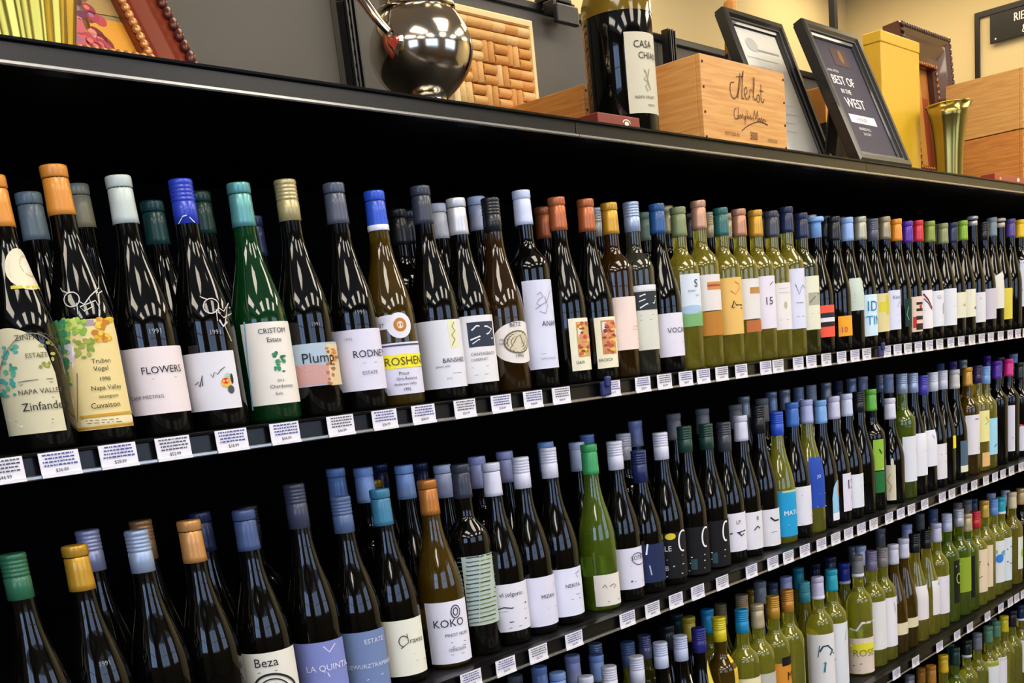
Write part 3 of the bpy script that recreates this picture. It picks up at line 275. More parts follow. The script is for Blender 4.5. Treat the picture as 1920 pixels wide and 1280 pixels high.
(1, 1, 1.1507, 0.071, 0.345, 0.041, 'champagne', 'screw', 'bu', 'dark', 'champagne capped dark bottle, blue and dusky pink landscape label, upper shelf', (-1.459, 1.37, 0.0451, 0.1077, '#a9bccb', 'plain'), [('e', -0.914, 0.0653, 1.06, 0.0125, '#c69a94'), ('r', -1.459, 1.37, 0.0469, 0.0717, '#c69a94'), ('r', -0.05, 1.37, 0.0438, 0.1045, '#d8c29a'), ('e', -0.118, 0.0631, 0.083, 0.0028, '#b5743a'), ('e', 0.423, 0.0855, 0.103, 0.002, '#b5743a'), ('e', 0.332, 0.0796, 0.154, 0.0015, '#c98a4a'), ('e', 0.57, 0.0841, 0.249, 0.0019, '#8a6a3a'), ('e', 0.388, 0.0936, 0.148, 0.0024, '#c98a4a'), ('e', -0.009, 0.0987, 0.087, 0.0014, '#b5743a'), ('e', -0.135, 0.0475, 0.069, 0.0029, '#b5743a'), ('e', 0.868, 0.097, 0.17, 0.0027, '#8a6a3a'), ('e', 0.178, 0.0663, 0.076, 0.0015, '#b5743a'), ('e', 0.273, 0.0912, 0.109, 0.0017, '#b5743a'), ('e', 0.296, 0.0964, 0.147, 0.0015, '#b5743a'), ('e', 0.027, 0.0934, 0.078, 0.0024, '#8a6a3a'), ('e', -0.07, 0.0756, 0.088, 0.0022, '#b5743a'), ('e', 0.055, 0.0765, 0.081, 0.0026, '#b5743a'), ('e', 0.229, 0.0888, 0.136, 0.0028, '#c98a4a'), ('e', 0.211, 0.0745, 0.086, 0.002, '#8a6a3a'), ('e', -0.032, 0.0466, 0.052, 0.0025, '#b5743a'), ('e', 0.779, 0.0872, 0.171, 0.0016, '#8a6a3a'), ('e', 0.109, 0.0571, 0.064, 0.0015, '#c98a4a'), ('e', -0.081, 0.047, 0.082, 0.0018, '#b5743a'), ('e', 0.868, 0.0957, 0.134, 0.0026, '#c98a4a'), ('e', -0.097, 0.0534, 0.063, 0.0017, '#8a6a3a'), ('e', 0.354, 0.0832, 0.155, 0.0027, '#c98a4a'), ('e', 0.171, 0.0685, 0.131, 0.0025, '#8a6a3a'), ('e', 0.379, 0.0909, 0.138, 0.0017, '#b5743a'), ('e', 0.107, 0.0585, 0.079, 0.0028, '#8a6a3a'), ('t', 'Plump', -1.024, 0.0791, 0.0156, '#23222c'), ('s', [(-2.016, 0.05), (0.753, 0.0453)], 0.0012, '#efeae6'), ('t', '1991', -0.506, 0.132, 0.0055, '#8c8c96')]),
(1, 1, 1.2442, 0.071, 0.342, 0.041, 'slate', 'foil', 'bu', 'dark', 'slate capped dark bottle, plain lavender label, upper shelf', (-1.661, 1.332, 0.0311, 0.1241, '#d6d5e8', 'plain'), [('t', 'RODNEY', -0.874, 0.0814, 0.0113, '#2c2b38'), ('t', '1992', -1.117, 0.1076, 0.0049, '#8b8a98'), ('s', [(-0.536, 0.0726), (0.08, 0.0723)], 0.0009, '#9b9aa8'), ('t', 'ESTATE', -0.598, 0.0549, 0.0057, '#6a6977'), ('t', '1991', -0.602, 0.1463, 0.0065, '#8c8c96')]),
(1, 1, 1.327, 0.071, 0.334, 0.041, 'bright blue', 'bandfoil', 'bu', 'amber', 'bright blue capped amber bottle, yellow banded label and medallion collar, upper shelf', (-1.43, 0.655, 0.0182, 0.0998, '#d6d5e8', 'plain'), [('e', -0.831, 0.1362, 0.577, 0.0075, '#d7d7e4'), ('r', -1.43, -0.502, 0.122, 0.1359, '#dcdce8'), ('e', -0.417, 0.1263, 0.52, 0.0201, '#dedee8'), ('e', -0.392, 0.1271, 0.272, 0.0109, '#b5762f'), ('e', -0.392, 0.1271, 0.134, 0.0059, '#e2d2c2'), ('t', 'EST', -1.321, 0.1253, 0.0059, '#3b3b55'), ('r', -1.43, 0.58, 0.0945, 0.097, '#4a4a5a'), ('e', -1.136, 0.0734, 0.277, 0.0092, '#efe23a'), ('r', -1.229, 0.609, 0.0598, 0.0814, '#efe23a'), ('t', 'ROSHEN', -1.216, 0.0645, 0.0134, '#55501c'), ('t', 'Pinot', -0.7, 0.0487, 0.0059, '#3b3a48'), ('t', 'Gris Reserve', -0.811, 0.0408, 0.005, '#3b3a48'), ('t', 'Anderson Valley', -0.923, 0.0328, 0.0042, '#3b3a48'), ('t', '1992', -0.611, 0.0237, 0.005, '#3b3a48')]),
(1, 1, 1.4317, 0.071, 0.347, 0.041, 'dark slate', 'foil', 'bu', 'dark', 'dark slate capped dark bottle, white label with a yellow green strip, upper shelf', (-1.946, 1.262, 0.0202, 0.1313, '#dcdde6', 'plain'), [('r', -0.313, 0.157, 0.085, 0.1307, '#dfe0bb'), ('s', [(0.003, 0.1264), (-0.142, 0.1197), (0.006, 0.1125), (-0.194, 0.1059), (-0.052, 0.0986), (-0.23, 0.0886)], 0.0014, '#6f7040'), ('t', 'BANSHEE', -0.717, 0.0616, 0.0078, '#25242e'), ('t', 'pinot noir', -1.008, 0.0541, 0.0044, '#3b6a9a'), ('s', [(-0.36, 0.0434), (0.099, 0.0437)], 0.0008, '#77767f'), ('t', '2012', -0.624, 0.0339, 0.0035, '#77767f')]),
(1, 1, 1.5145, 0.071, 0.332, 0.041, 'bright silver', 'foil', 'bu', 'dark', 'bright silver capped dark bottle, label with a dark square swirl, upper shelf', (-1.308, 1.234, 0.0227, 0.1357, '#dfdfe2', 'plain'), [('r', -0.94, 0.414, 0.0833, 0.1249, '#2c3444'), ('s', [(-0.857, 0.0957), (-0.524, 0.0997), (0.012, 0.1044), (0.245, 0.1114), (-0.039, 0.1162), (-0.538, 0.1185), (-0.766, 0.1114)], 0.0024, '#dfe4ea'), ('s', [(-0.786, 0.0891), (-0.513, 0.0952), (0.25, 0.096)], 0.0017, '#dfe4ea'), ('t', 'CANVASBACK', -0.913, 0.069, 0.0054, '#6d6c74'), ('t', 'CABERNET', -0.916, 0.06, 0.0045, '#6d6c74'), ('s', [(-0.948, 0.0493), (-0.197, 0.0498)], 0.0009, '#9c9ba3'), ('s', [(-0.848, 0.0362), (-0.243, 0.0364)], 0.0009, '#9c9ba3')]),
(1, 1, 1.6033, 0.071, 0.335, 0.041, 'near black', 'screw', 'bu', 'brown', 'near black capped brown bottle, round label with a small hill drawing, upper shelf', (-1.386, 1.205, 0.0488, 0.1221, '#e0dad6', 'round'), [('e', -0.222, 0.0862, 0.705, 0.0204, '#6a6450'), ('e', -0.222, 0.0862, 0.626, 0.0176, '#cfc6ac'), ('s', [(-0.614, 0.0774), (-0.308, 0.0948), (-0.121, 0.098), (0.078, 0.0771)], 0.0015, '#6a6450'), ('t', 'BETZ', -0.586, 0.1133, 0.0074, '#3a3844'), ('t', '1993', -0.468, 0.0591, 0.0065, '#2f2c30'), ('t', 'PINOT', -1.078, 0.0896, 0.0046, '#55525e'), ('t', 'NOIR', -1.096, 0.0832, 0.0046, '#55525e')]),
(1, 1, 1.6904, 0.071, 0.353, 0.0385, 'white blue', 'foil', 'bo', 'dark', 'white blue capped dark bottle, very tall white label, upper shelf', (-1.28, 1.179, 0.0348, 0.1928, '#d3d6ea', 'plain'), [('s', [(-0.613, 0.1667), (-0.438, 0.1708), (-0.287, 0.163), (-0.531, 0.158), (-0.658, 0.1509), (-0.455, 0.1464)], 0.0012, '#7b7d90'), ('s', [(-0.735, 0.1418), (-0.449, 0.1483), (-0.123, 0.1532), (0.223, 0.1728)], 0.0012, '#7b7d90'), ('s', [(-0.224, 0.1628), (-0.08, 0.1456), (-0.261, 0.1327), (-0.536, 0.1373)], 0.0012, '#7b7d90'), ('t', 'ANAM', -0.504, 0.1106, 0.0096, '#4a4b60'), ('s', [(-0.67, 0.0616), (-0.451, 0.0617)], 0.0009, '#8b8da0'), ('t', 'NAPA VALLEY', -0.724, 0.0512, 0.0038, '#8b8da0')]),
(1, 1, 1.7907, 0.071, 0.343, 0.0383, 'copper', 'foil', 'bu', 'dark', 'copper capped dark bottle, narrow label with a red and gold painting, upper shelf', (-0.869, 1.151, 0.0242, 0.1215, '#e6e2c9', 'plain'), [('r', -0.489, 1.151, 0.0493, 0.1142, '#caa05a'), ('e', -0.307, 0.0718, 0.136, 0.0031, '#d88b6a'), ('e', 0.57, 0.0833, 0.266, 0.0024, '#c46a4a'), ('e', -0.135, 0.1114, 0.129, 0.0034, '#b5523f'), ('e', -0.329, 0.0682, 0.16, 0.0036, '#8a3c30'), ('e', 0.38, 0.0676, 0.292, 0.0034, '#b5523f'), ('e', 0.414, 0.0793, 0.271, 0.0035, '#e3c04a'), ('e', -0.396, 0.069, 0.081, 0.0039, '#b5523f'), ('e', -0.099, 0.0793, 0.132, 0.0031, '#d88b6a'), ('e', 0.084, 0.0837, 0.256, 0.0022, '#d88b6a'), ('e', -0.331, 0.0555, 0.157, 0.0038, '#c46a4a'), ('e', 0.654, 0.1069, 0.161, 0.0033, '#8a3c30'), ('e', -0.327, 0.0581, 0.157, 0.0029, '#e3c04a'), ('e', 0.434, 0.0816, 0.238, 0.0031, '#e3c04a'), ('e', -0.283, 0.1065, 0.145, 0.0043, '#8a3c30'), ('e', -0.293, 0.1078, 0.133, 0.0032, '#c46a4a'), ('e', 0.015, 0.0788, 0.192, 0.0024, '#d88b6a'), ('e', -0.035, 0.0626, 0.141, 0.0038, '#e3c04a'), ('e', -0.161, 0.1018, 0.184, 0.0024, '#8a3c30'), ('e', -0.178, 0.0718, 0.156, 0.0041, '#d88b6a'), ('e', -0.216, 0.0539, 0.18, 0.0034, '#e3c04a'), ('e', -0.034, 0.0895, 0.131, 0.0041, '#d88b6a'), ('e', 0.006, 0.0857, 0.159, 0.0037, '#b5523f'), ('e', 0.471, 0.1081, 0.225, 0.0027, '#8a3c30'), ('e', -0.203, 0.0887, 0.172, 0.0035, '#d88b6a'), ('e', 0.353, 0.0672, 0.272, 0.0026, '#c46a4a'), ('e', 0.364, 0.083, 0.301, 0.0041, '#e3c04a'), ('e', 0.091, 0.0595, 0.219, 0.003, '#c46a4a'), ('e', 0.351, 0.0831, 0.247, 0.0034, '#d88b6a'), ('e', 0.358, 0.1105, 0.285, 0.0042, '#b5523f'), ('e', -0.18, 0.0927, 0.111, 0.0042, '#8a3c30'), ('e', -0.2, 0.0881, 0.181, 0.0041, '#d88b6a'), ('e', -0.269, 0.0888, 0.097, 0.0035, '#d88b6a'), ('e', -0.261, 0.1049, 0.106, 0.0027, '#e3c04a'), ('e', -0.204, 0.0598, 0.147, 0.0024, '#8a3c30'), ('e', -0.295, 0.0685, 0.148, 0.0034, '#c46a4a'), ('e', 0.199, 0.0657, 0.342, 0.002, '#8a3c30'), ('e', 0.328, 0.0877, 0.285, 0.004, '#d88b6a'), ('e', -0.256, 0.0712, 0.11, 0.0021, '#8a3c30'), ('e', -0.319, 0.0697, 0.167, 0.0039, '#c46a4a'), ('e', -0.078, 0.078, 0.159, 0.0021, '#c46a4a'), ('r', -0.413, -0.151, 0.0864, 0.1118, '#dfe0d0'), ('t', 'GAIA', -0.668, 0.0369, 0.0059, '#3b3a30')]),
(1, 1, 1.8804, 0.071, 0.345, 0.0383, 'copper', 'foil', 'bu', 'dark', 'copper capped dark bottle, narrow label with a painting of two figures, upper shelf', (-1.006, 1.127, 0.0235, 0.1206, '#e6e2c9', 'plain'), [('r', -0.68, 0.27, 0.0497, 0.1144, '#c98a5a'), ('e', 0.259, 0.1014, 0.238, 0.0045, '#d88b6a'), ('e', -0.148, 0.0665, 0.193, 0.004, '#b5523f'), ('e', -0.5, 0.0545, 0.099, 0.0035, '#d07a4a'), ('e', -0.196, 0.0557, 0.165, 0.0022, '#b5523f'), ('e', -0.153, 0.0919, 0.114, 0.0041, '#d07a4a'), ('e', -0.271, 0.0675, 0.181, 0.0044, '#b5523f'), ('e', -0.126, 0.074, 0.125, 0.0044, '#e3c04a'), ('e', -0.009, 0.0584, 0.249, 0.0033, '#e3c04a'), ('e', -0.032, 0.0705, 0.131, 0.0022, '#d07a4a'), ('e', 0.101, 0.085, 0.177, 0.0027, '#8a3c30'), ('e', -0.392, 0.0562, 0.093, 0.0034, '#8a3c30'), ('e', -0.156, 0.0927, 0.159, 0.0034, '#8a3c30'), ('e', -0.136, 0.057, 0.143, 0.0023, '#8a3c30'), ('e', -0.339, 0.0852, 0.117, 0.0043, '#d88b6a'), ('e', -0.227, 0.0868, 0.096, 0.0042, '#d88b6a'), ('e', -0.532, 0.0891, 0.086, 0.0043, '#d88b6a'), ('e', -0.216, 0.1067, 0.101, 0.0039, '#d88b6a'), ('e', -0.057, 0.1041, 0.128, 0.0023, '#d88b6a'), ('e', 0.112, 0.0826, 0.342, 0.0033, '#d07a4a'), ('e', -0.455, 0.0943, 0.133, 0.0041, '#8a3c30'), ('e', -0.11, 0.0721, 0.139, 0.0039, '#d07a4a'), ('e', -0.351, 0.1037, 0.095, 0.0029, '#b5523f'), ('e', -0.306, 0.1005, 0.147, 0.0031, '#e3c04a'), ('e', -0.397, 0.1063, 0.093, 0.0037, '#d88b6a'), ('e', -0.226, 0.0817, 0.093, 0.0021, '#b5523f'), ('e', -0.216, 0.0739, 0.129, 0.0023, '#d07a4a'), ('e', 0.131, 0.1075, 0.216, 0.0041, '#b5523f'), ('e', -0.485, 0.0667, 0.127, 0.0022, '#8a3c30'), ('e', -0.234, 0.0957, 0.109, 0.0027, '#b5523f'), ('e', 0.094, 0.0763, 0.161, 0.0044, '#e3c04a'), ('e', -0.535, 0.0819, 0.121, 0.0021, '#8a3c30'), ('e', -0.056, 0.0937, 0.203, 0.0026, '#8a3c30'), ('e', 0.092, 0.096, 0.226, 0.0024, '#e3c04a'), ('e', -0.485, 0.0538, 0.132, 0.0037, '#d07a4a'), ('e', -0.086, 0.0997, 0.199, 0.0042, '#d07a4a'), ('e', -0.101, 0.0937, 0.2, 0.0027, '#e3c04a'), ('e', -0.346, 0.1013, 0.157, 0.0033, '#8a3c30'), ('e', -0.103, 0.0524, 0.121, 0.003, '#b5523f'), ('e', -0.356, 0.0721, 0.096, 0.0024, '#b5523f'), ('e', 0.146, 0.0898, 0.157, 0.0033, '#d88b6a'), ('r', -0.612, -0.371, 0.0869, 0.111, '#d8e4e0'), ('t', 'EROICA', -0.932, 0.0364, 0.0061, '#3b3a30')]),
(1, 1, 1.957, 0.071, 0.341, 0.0375, 'gold', 'foil', 'bo', 'brown', 'gold capped brown bottle, plain pinkish label, upper shelf', (-1.175, 1.108, 0.0545, 0.1574, '#e6d3cb', 'plain'), [('s', [(-1.119, 0.0765), (0.306, 0.0744)], 0.0013, '#b59a8f'), ('s', [(-0.079, 0.0991), (0.016, 0.0991)], 0.0013, '#c98a5a'), ('s', [(0.08, 0.0991), (0.206, 0.0991)], 0.0013, '#c98a5a'), ('s', [(0.304, 0.0992), (0.613, 0.0994)], 0.0013, '#c98a5a'), ('s', [(0.613, 0.0994), (0.612, 0.0993)], 0.0013, '#c98a5a'), ('s', [(-0.16, 0.0929), (-0.075, 0.0929)], 0.0013, '#c98a5a'), ('s', [(-0.019, 0.0929), (0.086, 0.0929)], 0.0013, '#c98a5a'), ('s', [(0.159, 0.0929), (0.315, 0.0929)], 0.0013, '#c98a5a'), ('s', [(0.474, 0.093), (0.613, 0.0931)], 0.0013, '#c98a5a')]),
(1, 1, 2.0328, 0.071, 0.343, 0.0375, 'silver blue', 'screw', 'bo', 'smoke', 'silver blue capped smoky bottle, pale label under a dark swirl band, upper shelf', (-1.158, 1.09, 0.0504, 0.1788, '#cfd1c6', 'plain'), [('r', -1.158, 0.595, 0.1299, 0.1665, '#2a3038'), ('s', [(-0.87, 0.1575), (-0.593, 0.1607), (0.246, 0.1552), (0.051, 0.1425), (-0.511, 0.1415), (-0.892, 0.1345)], 0.0024, '#dfe4ea'), ('s', [(-0.922, 0.1473), (-0.553, 0.1511)], 0.002, '#dfe4ea'), ('r', -1.158, 0.594, 0.1696, 0.179, '#dfe0ea'), ('s', [(-0.924, 0.1198), (-0.084, 0.1194)], 0.0011, '#9a9c94'), ('s', [(-0.944, 0.1104), (-0.24, 0.1101)], 0.0011, '#9a9c94')]),
(1, 1, 2.1251, 0.071, 0.343, 0.0383, 'deep blue', 'foil', 'bu', 'dark', 'deep blue capped dark bottle, square white label, upper shelf', (-1.491, 1.069, 0.0317, 0.1209, '#dcd9e8', 'plain'), [('t', 'VOCAL', -0.86, 0.0804, 0.011, '#35343f'), ('s', [(-0.597, 0.0596), (0.166, 0.0598)], 0.0011, '#b5a2a8')]),
(1, 1, 2.2058, 0.071, 0.34, 0.0375, 'olive', 'foil', 'bo', 'yellow', 'olive capped yellow bottle, pale label with a green hill at its foot, upper shelf', (-1.135, 1.052, 0.0925, 0.1994, '#d5e0ec', 'plain'), [('r', -1.135, 1.052, 0.0903, 0.128, '#7fae82'), ('e', -0.467, 0.1257, 0.858, 0.009, '#a4c0dc'), ('r', -1.135, 1.052, 0.0903, 0.1147, '#75a86e'), ('t', 'S', -0.325, 0.1719, 0.0168, '#20262e'), ('t', 'KUNG', -0.726, 0.1621, 0.0045, '#55606a'), ('t', '2010', -0.294, 0.1519, 0.0045, '#55606a')]),
(1, 1, 2.2884, 0.071, 0.355, 0.0375, 'rose gold', 'foil', 'bo', 'yellow', 'rose gold capped yellow bottle, pale label over an amber block, upper shelf', (-1.158, 1.036, 0.1212, 0.1977, '#dcd6d4', 'plain'), [('r', -0.776, 0.387, 0.1651, 0.1819, '#c98a4a'), ('r', -0.775, 0.394, 0.1718, 0.1763, '#a04a34'), ('r', -1.202, 1.036, 0.0676, 0.1188, '#b57a2c')]),
(1, 1, 2.3805, 0.071, 0.342, 0.0375, 'teal', 'foil', 'bo', 'yellow', 'teal capped yellow bottle, tall golden orange label, upper shelf', (-1.344, 1.018, 0.0662, 0.1903, '#e3b968', 'plain'), [('s', [(-0.401, 0.1809), (-0.095, 0.1757), (-0.007, 0.1664), (-0.417, 0.1531), (-0.689, 0.1621)], 0.0015, '#a8742a'), ('s', [(-0.686, 0.1248), (-0.519, 0.1394), (-0.385, 0.1297), (0.148, 0.1289)], 0.0028, '#2d2a22'), ('s', [(-0.618, 0.1246), (0.119, 0.1219)], 0.0023, '#2d2a22')]),
(1, 1, 2.4604, 0.071, 0.345, 0.0375, 'rose copper', 'foil', 'bo', 'yellow', 'rose copper capped yellow bottle, grey label over a rust block, upper shelf', (-1.144, 1.004, 0.097, 0.187, '#dcdad8', 'plain'), [('r', -0.604, 1.004, 0.1532, 0.1675, '#b9884a'), ('r', -0.934, 1.004, 0.0673, 0.0937, '#b5683c')]),
(1, 1, 2.5362, 0.071, 0.345, 0.0375, 'gold', 'foil', 'bo', 'yellow', 'gold capped yellow bottle, lavender label numbered 15, upper shelf', (-1.101, 0.991, 0.0722, 0.1921, '#e0dae8', 'plain'), [('t', '15', -0.78, 0.1268, 0.0184, '#33323c'), ('s', [(-0.326, 0.1703), (-0.049, 0.1784)], 0.002, '#33323c')]),
(1, 1, 2.612, 0.071, 0.342, 0.0375, 'black and silver', 'foil', 'bo', 'yellow', 'black and silver capped yellow bottle, cream label with faint script, upper shelf', (-1.114, 0.978, 0.0666, 0.1755, '#e2dede', 'plain'), [('s', [(-0.764, 0.1632), (-0.692, 0.1631)], 0.0014, '#a8a8b0'), ('s', [(-0.648, 0.1631), (-0.555, 0.163)], 0.0014, '#a8a8b0'), ('s', [(-0.508, 0.1629), (-0.426, 0.1629)], 0.0014, '#a8a8b0'), ('s', [(-0.375, 0.1629), (-0.283, 0.1628)], 0.0014, '#a8a8b0'), ('s', [(-0.224, 0.1628), (-0.114, 0.1628)], 0.0014, '#a8a8b0'), ('s', [(-0.809, 0.1534), (-0.727, 0.1533)], 0.0014, '#a8a8b0'), ('s', [(-0.684, 0.1533), (-0.61, 0.1532)], 0.0014, '#a8a8b0'), ('s', [(-0.565, 0.1531), (-0.486, 0.1531)], 0.0014, '#a8a8b0'), ('s', [(-0.437, 0.153), (-0.35, 0.153)], 0.0014, '#a8a8b0'), ('s', [(-0.295, 0.153), (-0.194, 0.153)], 0.0014, '#a8a8b0'), ('s', [(-0.127, 0.153), (0.001, 0.153)], 0.0014, '#a8a8b0'), ('e', -0.369, 0.1234, 0.134, 0.0088, '#b5b596'), ('s', [(-0.804, 0.09), (-0.191, 0.0893)], 0.0014, '#a8a8b0')]),
(1, 1, 2.6878, 0.071, 0.357, 0.0375, 'navy', 'foil', 'bo', 'yellow', 'navy capped yellow bottle, bluish white label with a crest, upper shelf', (-1.09, 0.966, 0.066, 0.2082, '#d5d8ee', 'plain'), [('s', [(-0.662, 0.169), (-0.456, 0.147), (-0.121, 0.169), (0.17, 0.1613)], 0.002, '#6b6e80'), ('s', [(-0.73, 0.173), (-0.525, 0.156)], 0.0016, '#8b8ea0'), ('s', [(-0.674, 0.1276), (-0.599, 0.1275)], 0.002, '#55586a'), ('s', [(-0.552, 0.1275), (-0.47, 0.1274)], 0.002, '#55586a'), ('s', [(-0.419, 0.1274), (-0.328, 0.1273)], 0.002, '#55586a'), ('s', [(-0.27, 0.1273), (-0.16, 0.1273)], 0.002, '#55586a'), ('s', [(-0.689, 0.0945), (-0.1, 0.0941)], 0.0014, '#8b8ea0')]),
(1, 1, 2.7636, 0.071, 0.344, 0.0375, 'dark navy', 'foil', 'bo', 'olive', 'dark navy capped olive bottle, cream label with a small grey picture, upper shelf', (-1.103, 0.955, 0.0603, 0.1901, '#dfdfc9', 'plain'), [('r', -0.817, 0.463, 0.1195, 0.1503, '#a9ab98'), ('s', [(-0.758, 0.1258), (-0.422, 0.1376), (0.061, 0.1471)], 0.0021, '#5b5d50'), ('s', [(-0.64, 0.0995), (0.103, 0.0991)], 0.0015, '#a5a690')]),
(1, 1, 2.8402, 0.071, 0.337, 0.0383, 'sky blue', 'tcap', 'bu', 'dark', 'sky blue capped dark bottle, red and white striped label, upper shelf', (-1.161, 0.944, 0.0385, 0.1177, '#f05a42', 'plain'), [('r', -1.022, 0.944, 0.0867, 0.0986, '#1c2a30'), ('r', -1.037, 0.944, 0.0722, 0.0867, '#e8dce6'), ('r', -1.047, 0.944, 0.0643, 0.0762, '#241c20')]),
(1, 1, 2.9426, 0.071, 0.34, 0.0383, 'black', 'foil', 'bu', 'dark', 'black capped dark bottle, small orange label numbered 10, upper shelf', (-1.042, 0.93, 0.0361, 0.0877, '#f0a52c', 'plain'), [('t', '10', -0.916, 0.0459, 0.015, '#b0305a')]),
(1, 1, 3.0208, 0.071, 0.34, 0.0383, 'light blue', 'foil', 'bu', 'dark', 'light blue capped dark bottle, grey green label with fine lines, upper shelf', (-1.085, 0.92, 0.0991, 0.1828, '#c3d0c6', 'plain'), [('s', [(-0.767, 0.1412), (0.427, 0.14)], 0.0022, '#5d6c62'), ('s', [(-0.777, 0.133), (0.427, 0.1318)], 0.0018, '#7d8c82'), ('s', [(-0.788, 0.122), (0.427, 0.1208)], 0.0016, '#8d9c92')]),
(1, 1, 3.102, 0.071, 0.343, 0.0383, 'olive silver', 'foil', 'bu', 'dark', 'olive silver capped dark bottle, pale blue label with big blue letters, upper shelf', (-1.165, 0.909, 0.0292, 0.1386, '#cfe6f4', 'plain'), [('t', 'ID', -0.873, 0.0951, 0.0282, '#1f7fae'), ('t', 'TIN', -0.941, 0.0588, 0.0254, '#2a8fc0')]),
(1, 1, 3.1794, 0.071, 0.339, 0.0383, 'slate', 'screw', 'bu', 'dark', 'slate capped dark bottle, beige and yellow label, upper shelf', (-1.114, 0.9, 0.037, 0.1398, '#d9cc96', 'plain'), [('r', -0.809, -0.051, 0.0914, 0.117, '#d6c93e'), ('r', -0.251, 0.41, 0.0817, 0.136, '#c9c04a')]),
(1, 1, 3.2591, 0.071, 0.347, 0.0383, 'silver and bronze', 'foil', 'bu', 'dark', 'silver and bronze capped dark bottle, white label with looping script, upper shelf', (-1.13, 0.891, 0.0395, 0.147, '#d6daf0', 'plain'), [('t', 'Kind', -0.691, 0.123, 0.0102, '#5a5f80'), ('s', [(-0.044, 0.1141), (-0.328, 0.103), (0.401, 0.0934), (-0.35, 0.0797), (0.401, 0.0729), (-0.255, 0.059)], 0.0021, '#6f748c')]),
(1, 1, 3.3365, 0.071, 0.346, 0.0383, 'bright orange', 'foil', 'bu', 'dark', 'bright orange capped dark bottle, narrow dark green label, upper shelf', (-0.632, 0.882, 0.0441, 0.1212, '#12302c', 'plain'), [('s', [(-0.321, 0.0993), (-0.498, 0.0776), (-0.296, 0.0621)], 0.0024, '#4ab59a')]),
(1, 1, 3.4139, 0.071, 0.34, 0.0383, 'dark purple', 'foil', 'bu', 'dark', 'dark purple capped dark bottle, red black and cream label, upper shelf', (-1.107, 0.874, 0.0269, 0.1263, '#e2c9b8', 'plain'), [('r', -0.873, -0.571, 0.0381, 0.0698, '#d02a2a'), ('r', -0.581, 0.874, 0.1028, 0.1103, '#2a2224'), ('r', -0.593, 0.874, 0.0847, 0.0923, '#2a2224'), ('r', -0.608, 0.874, 0.0606, 0.0712, '#2a2224'), ('r', -0.624, 0.874, 0.0318, 0.05, '#2a2224'), ('r', -0.27, 0.059, 0.0923, 0.1013, '#c0392b')]),
(1, 1, 3.4913, 0.071, 0.346, 0.0383, 'red', 'foil', 'bu', 'dark', 'red capped dark bottle, white label with a dark red arc, upper shelf', (-1.096, 0.866, 0.0328, 0.1429, '#e6e0e6', 'plain'), [('s', [(-0.856, 0.1335), (-0.456, 0.1153), (0.011, 0.0898)], 0.0049, '#7a1f2c'), ('s', [(-0.822, 0.1196), (-0.462, 0.1061), (-0.089, 0.0869)], 0.0025, '#241c20'), ('s', [(-0.798, 0.0859), (0.134, 0.0851)], 0.0022, '#77767f')]),
(1, 1, 3.5799, 0.071, 0.343, 0.0383, 'olive green', 'foil', 'bu', 'dark', 'olive green capped dark bottle, white label with a grey figure, upper shelf', (-1.2, 0.858, 0.0356, 0.14, '#dde0ea', 'plain'), [('s', [(-0.015, 0.103), (-0.048, 0.0717)], 0.005, '#a9adb8'), ('t', 'CU', -0.681, 0.117, 0.0094, '#7b7f9a')]),
(1, 1, 3.6841, 0.071, 0.34, 0.0383, 'dull olive', 'foil', 'bu', 'dark', 'dull olive capped dark bottle, plain white label, upper shelf', (-1.34, 0.848, 0.035, 0.1447, '#dcdfe8', 'plain'), [('s', [(-0.352, 0.0913), (0.358, 0.0918)], 0.002, '#9a9daa')]),
(1, 1, 3.7622, 0.071, 0.344, 0.0383, 'navy blue', 'foil', 'bu', 'dark', 'navy blue capped dark bottle, small cream label, upper shelf', (-1.087, 0.841, 0.0541, 0.1317, '#dedcc4', 'plain'), [('t', 'a1', -0.325, 0.0891, 0.0097, '#33322c')]),
(1, 1, 3.8475, 0.071, 0.351, 0.0383, 'lime green', 'foil', 'bu', 'dark', 'lime green capped dark bottle, small ivory label, upper shelf', (-1.147, 0.834, 0.0546, 0.14, '#e0dfca', 'plain'), [('s', [(-0.628, 0.1222), (0.345, 0.1224)], 0.0021, '#77766a'), ('e', 0.087, 0.0812, 0.284, 0.005, '#77766a')]),
(1, 1, 3.9359, 0.071, 0.369, 0.0383, 'silver', 'stopper', 'bu', 'dark', 'silver capped dark bottle, white label with diagonal grey band, upper shelf', (-1.175, 0.826, 0.0348, 0.1286, '#d9dae2', 'plain'), [('s', [(-0.619, 0.1087), (0.337, 0.1253)], 0.0054, '#77787f'), ('s', [(-0.631, 0.0584), (0.337, 0.058)], 0.0021, '#77787f')]),
(1, 1, 4.0349, 0.071, 0.35, 0.0383, 'black', 'screw', 'bu', 'dark', 'black capped dark bottle, lilac grey label, upper shelf', (-1.259, 0.818, 0.0416, 0.1387, '#c9c3d0', 'plain'), []),
(1, 1, 4.1123, 0.071, 0.37, 0.0383, 'pale grey blue', 'foil', 'bu', 'dark', 'pale grey blue capped dark bottle, tall label with a slanting top, upper shelf', (-1.06, 0.812, 0.0732, 0.2043, '#dcdad4', 'slant'), [('s', [(-0.031, 0.1655), (0.323, 0.1749)], 0.0033, '#77766a'), ('s', [(-0.271, 0.1398), (0.323, 0.1402)], 0.0019, '#9a998e')]),
(1, 1, 4.193, 0.071, 0.37, 0.0383, 'clear', 'stopper', 'bu', 'dark', 'clear capped dark bottle, yellow label, upper shelf', (-1.092, 0.806, 0.0356, 0.1375, '#d8c94a', 'plain'), []),
(1, 1, 4.2932, 0.071, 0.366, 0.0383, 'black and violet', 'foil', 'bu', 'dark', 'black and violet capped dark bottle right of the clear capped one, upper shelf', None, []),
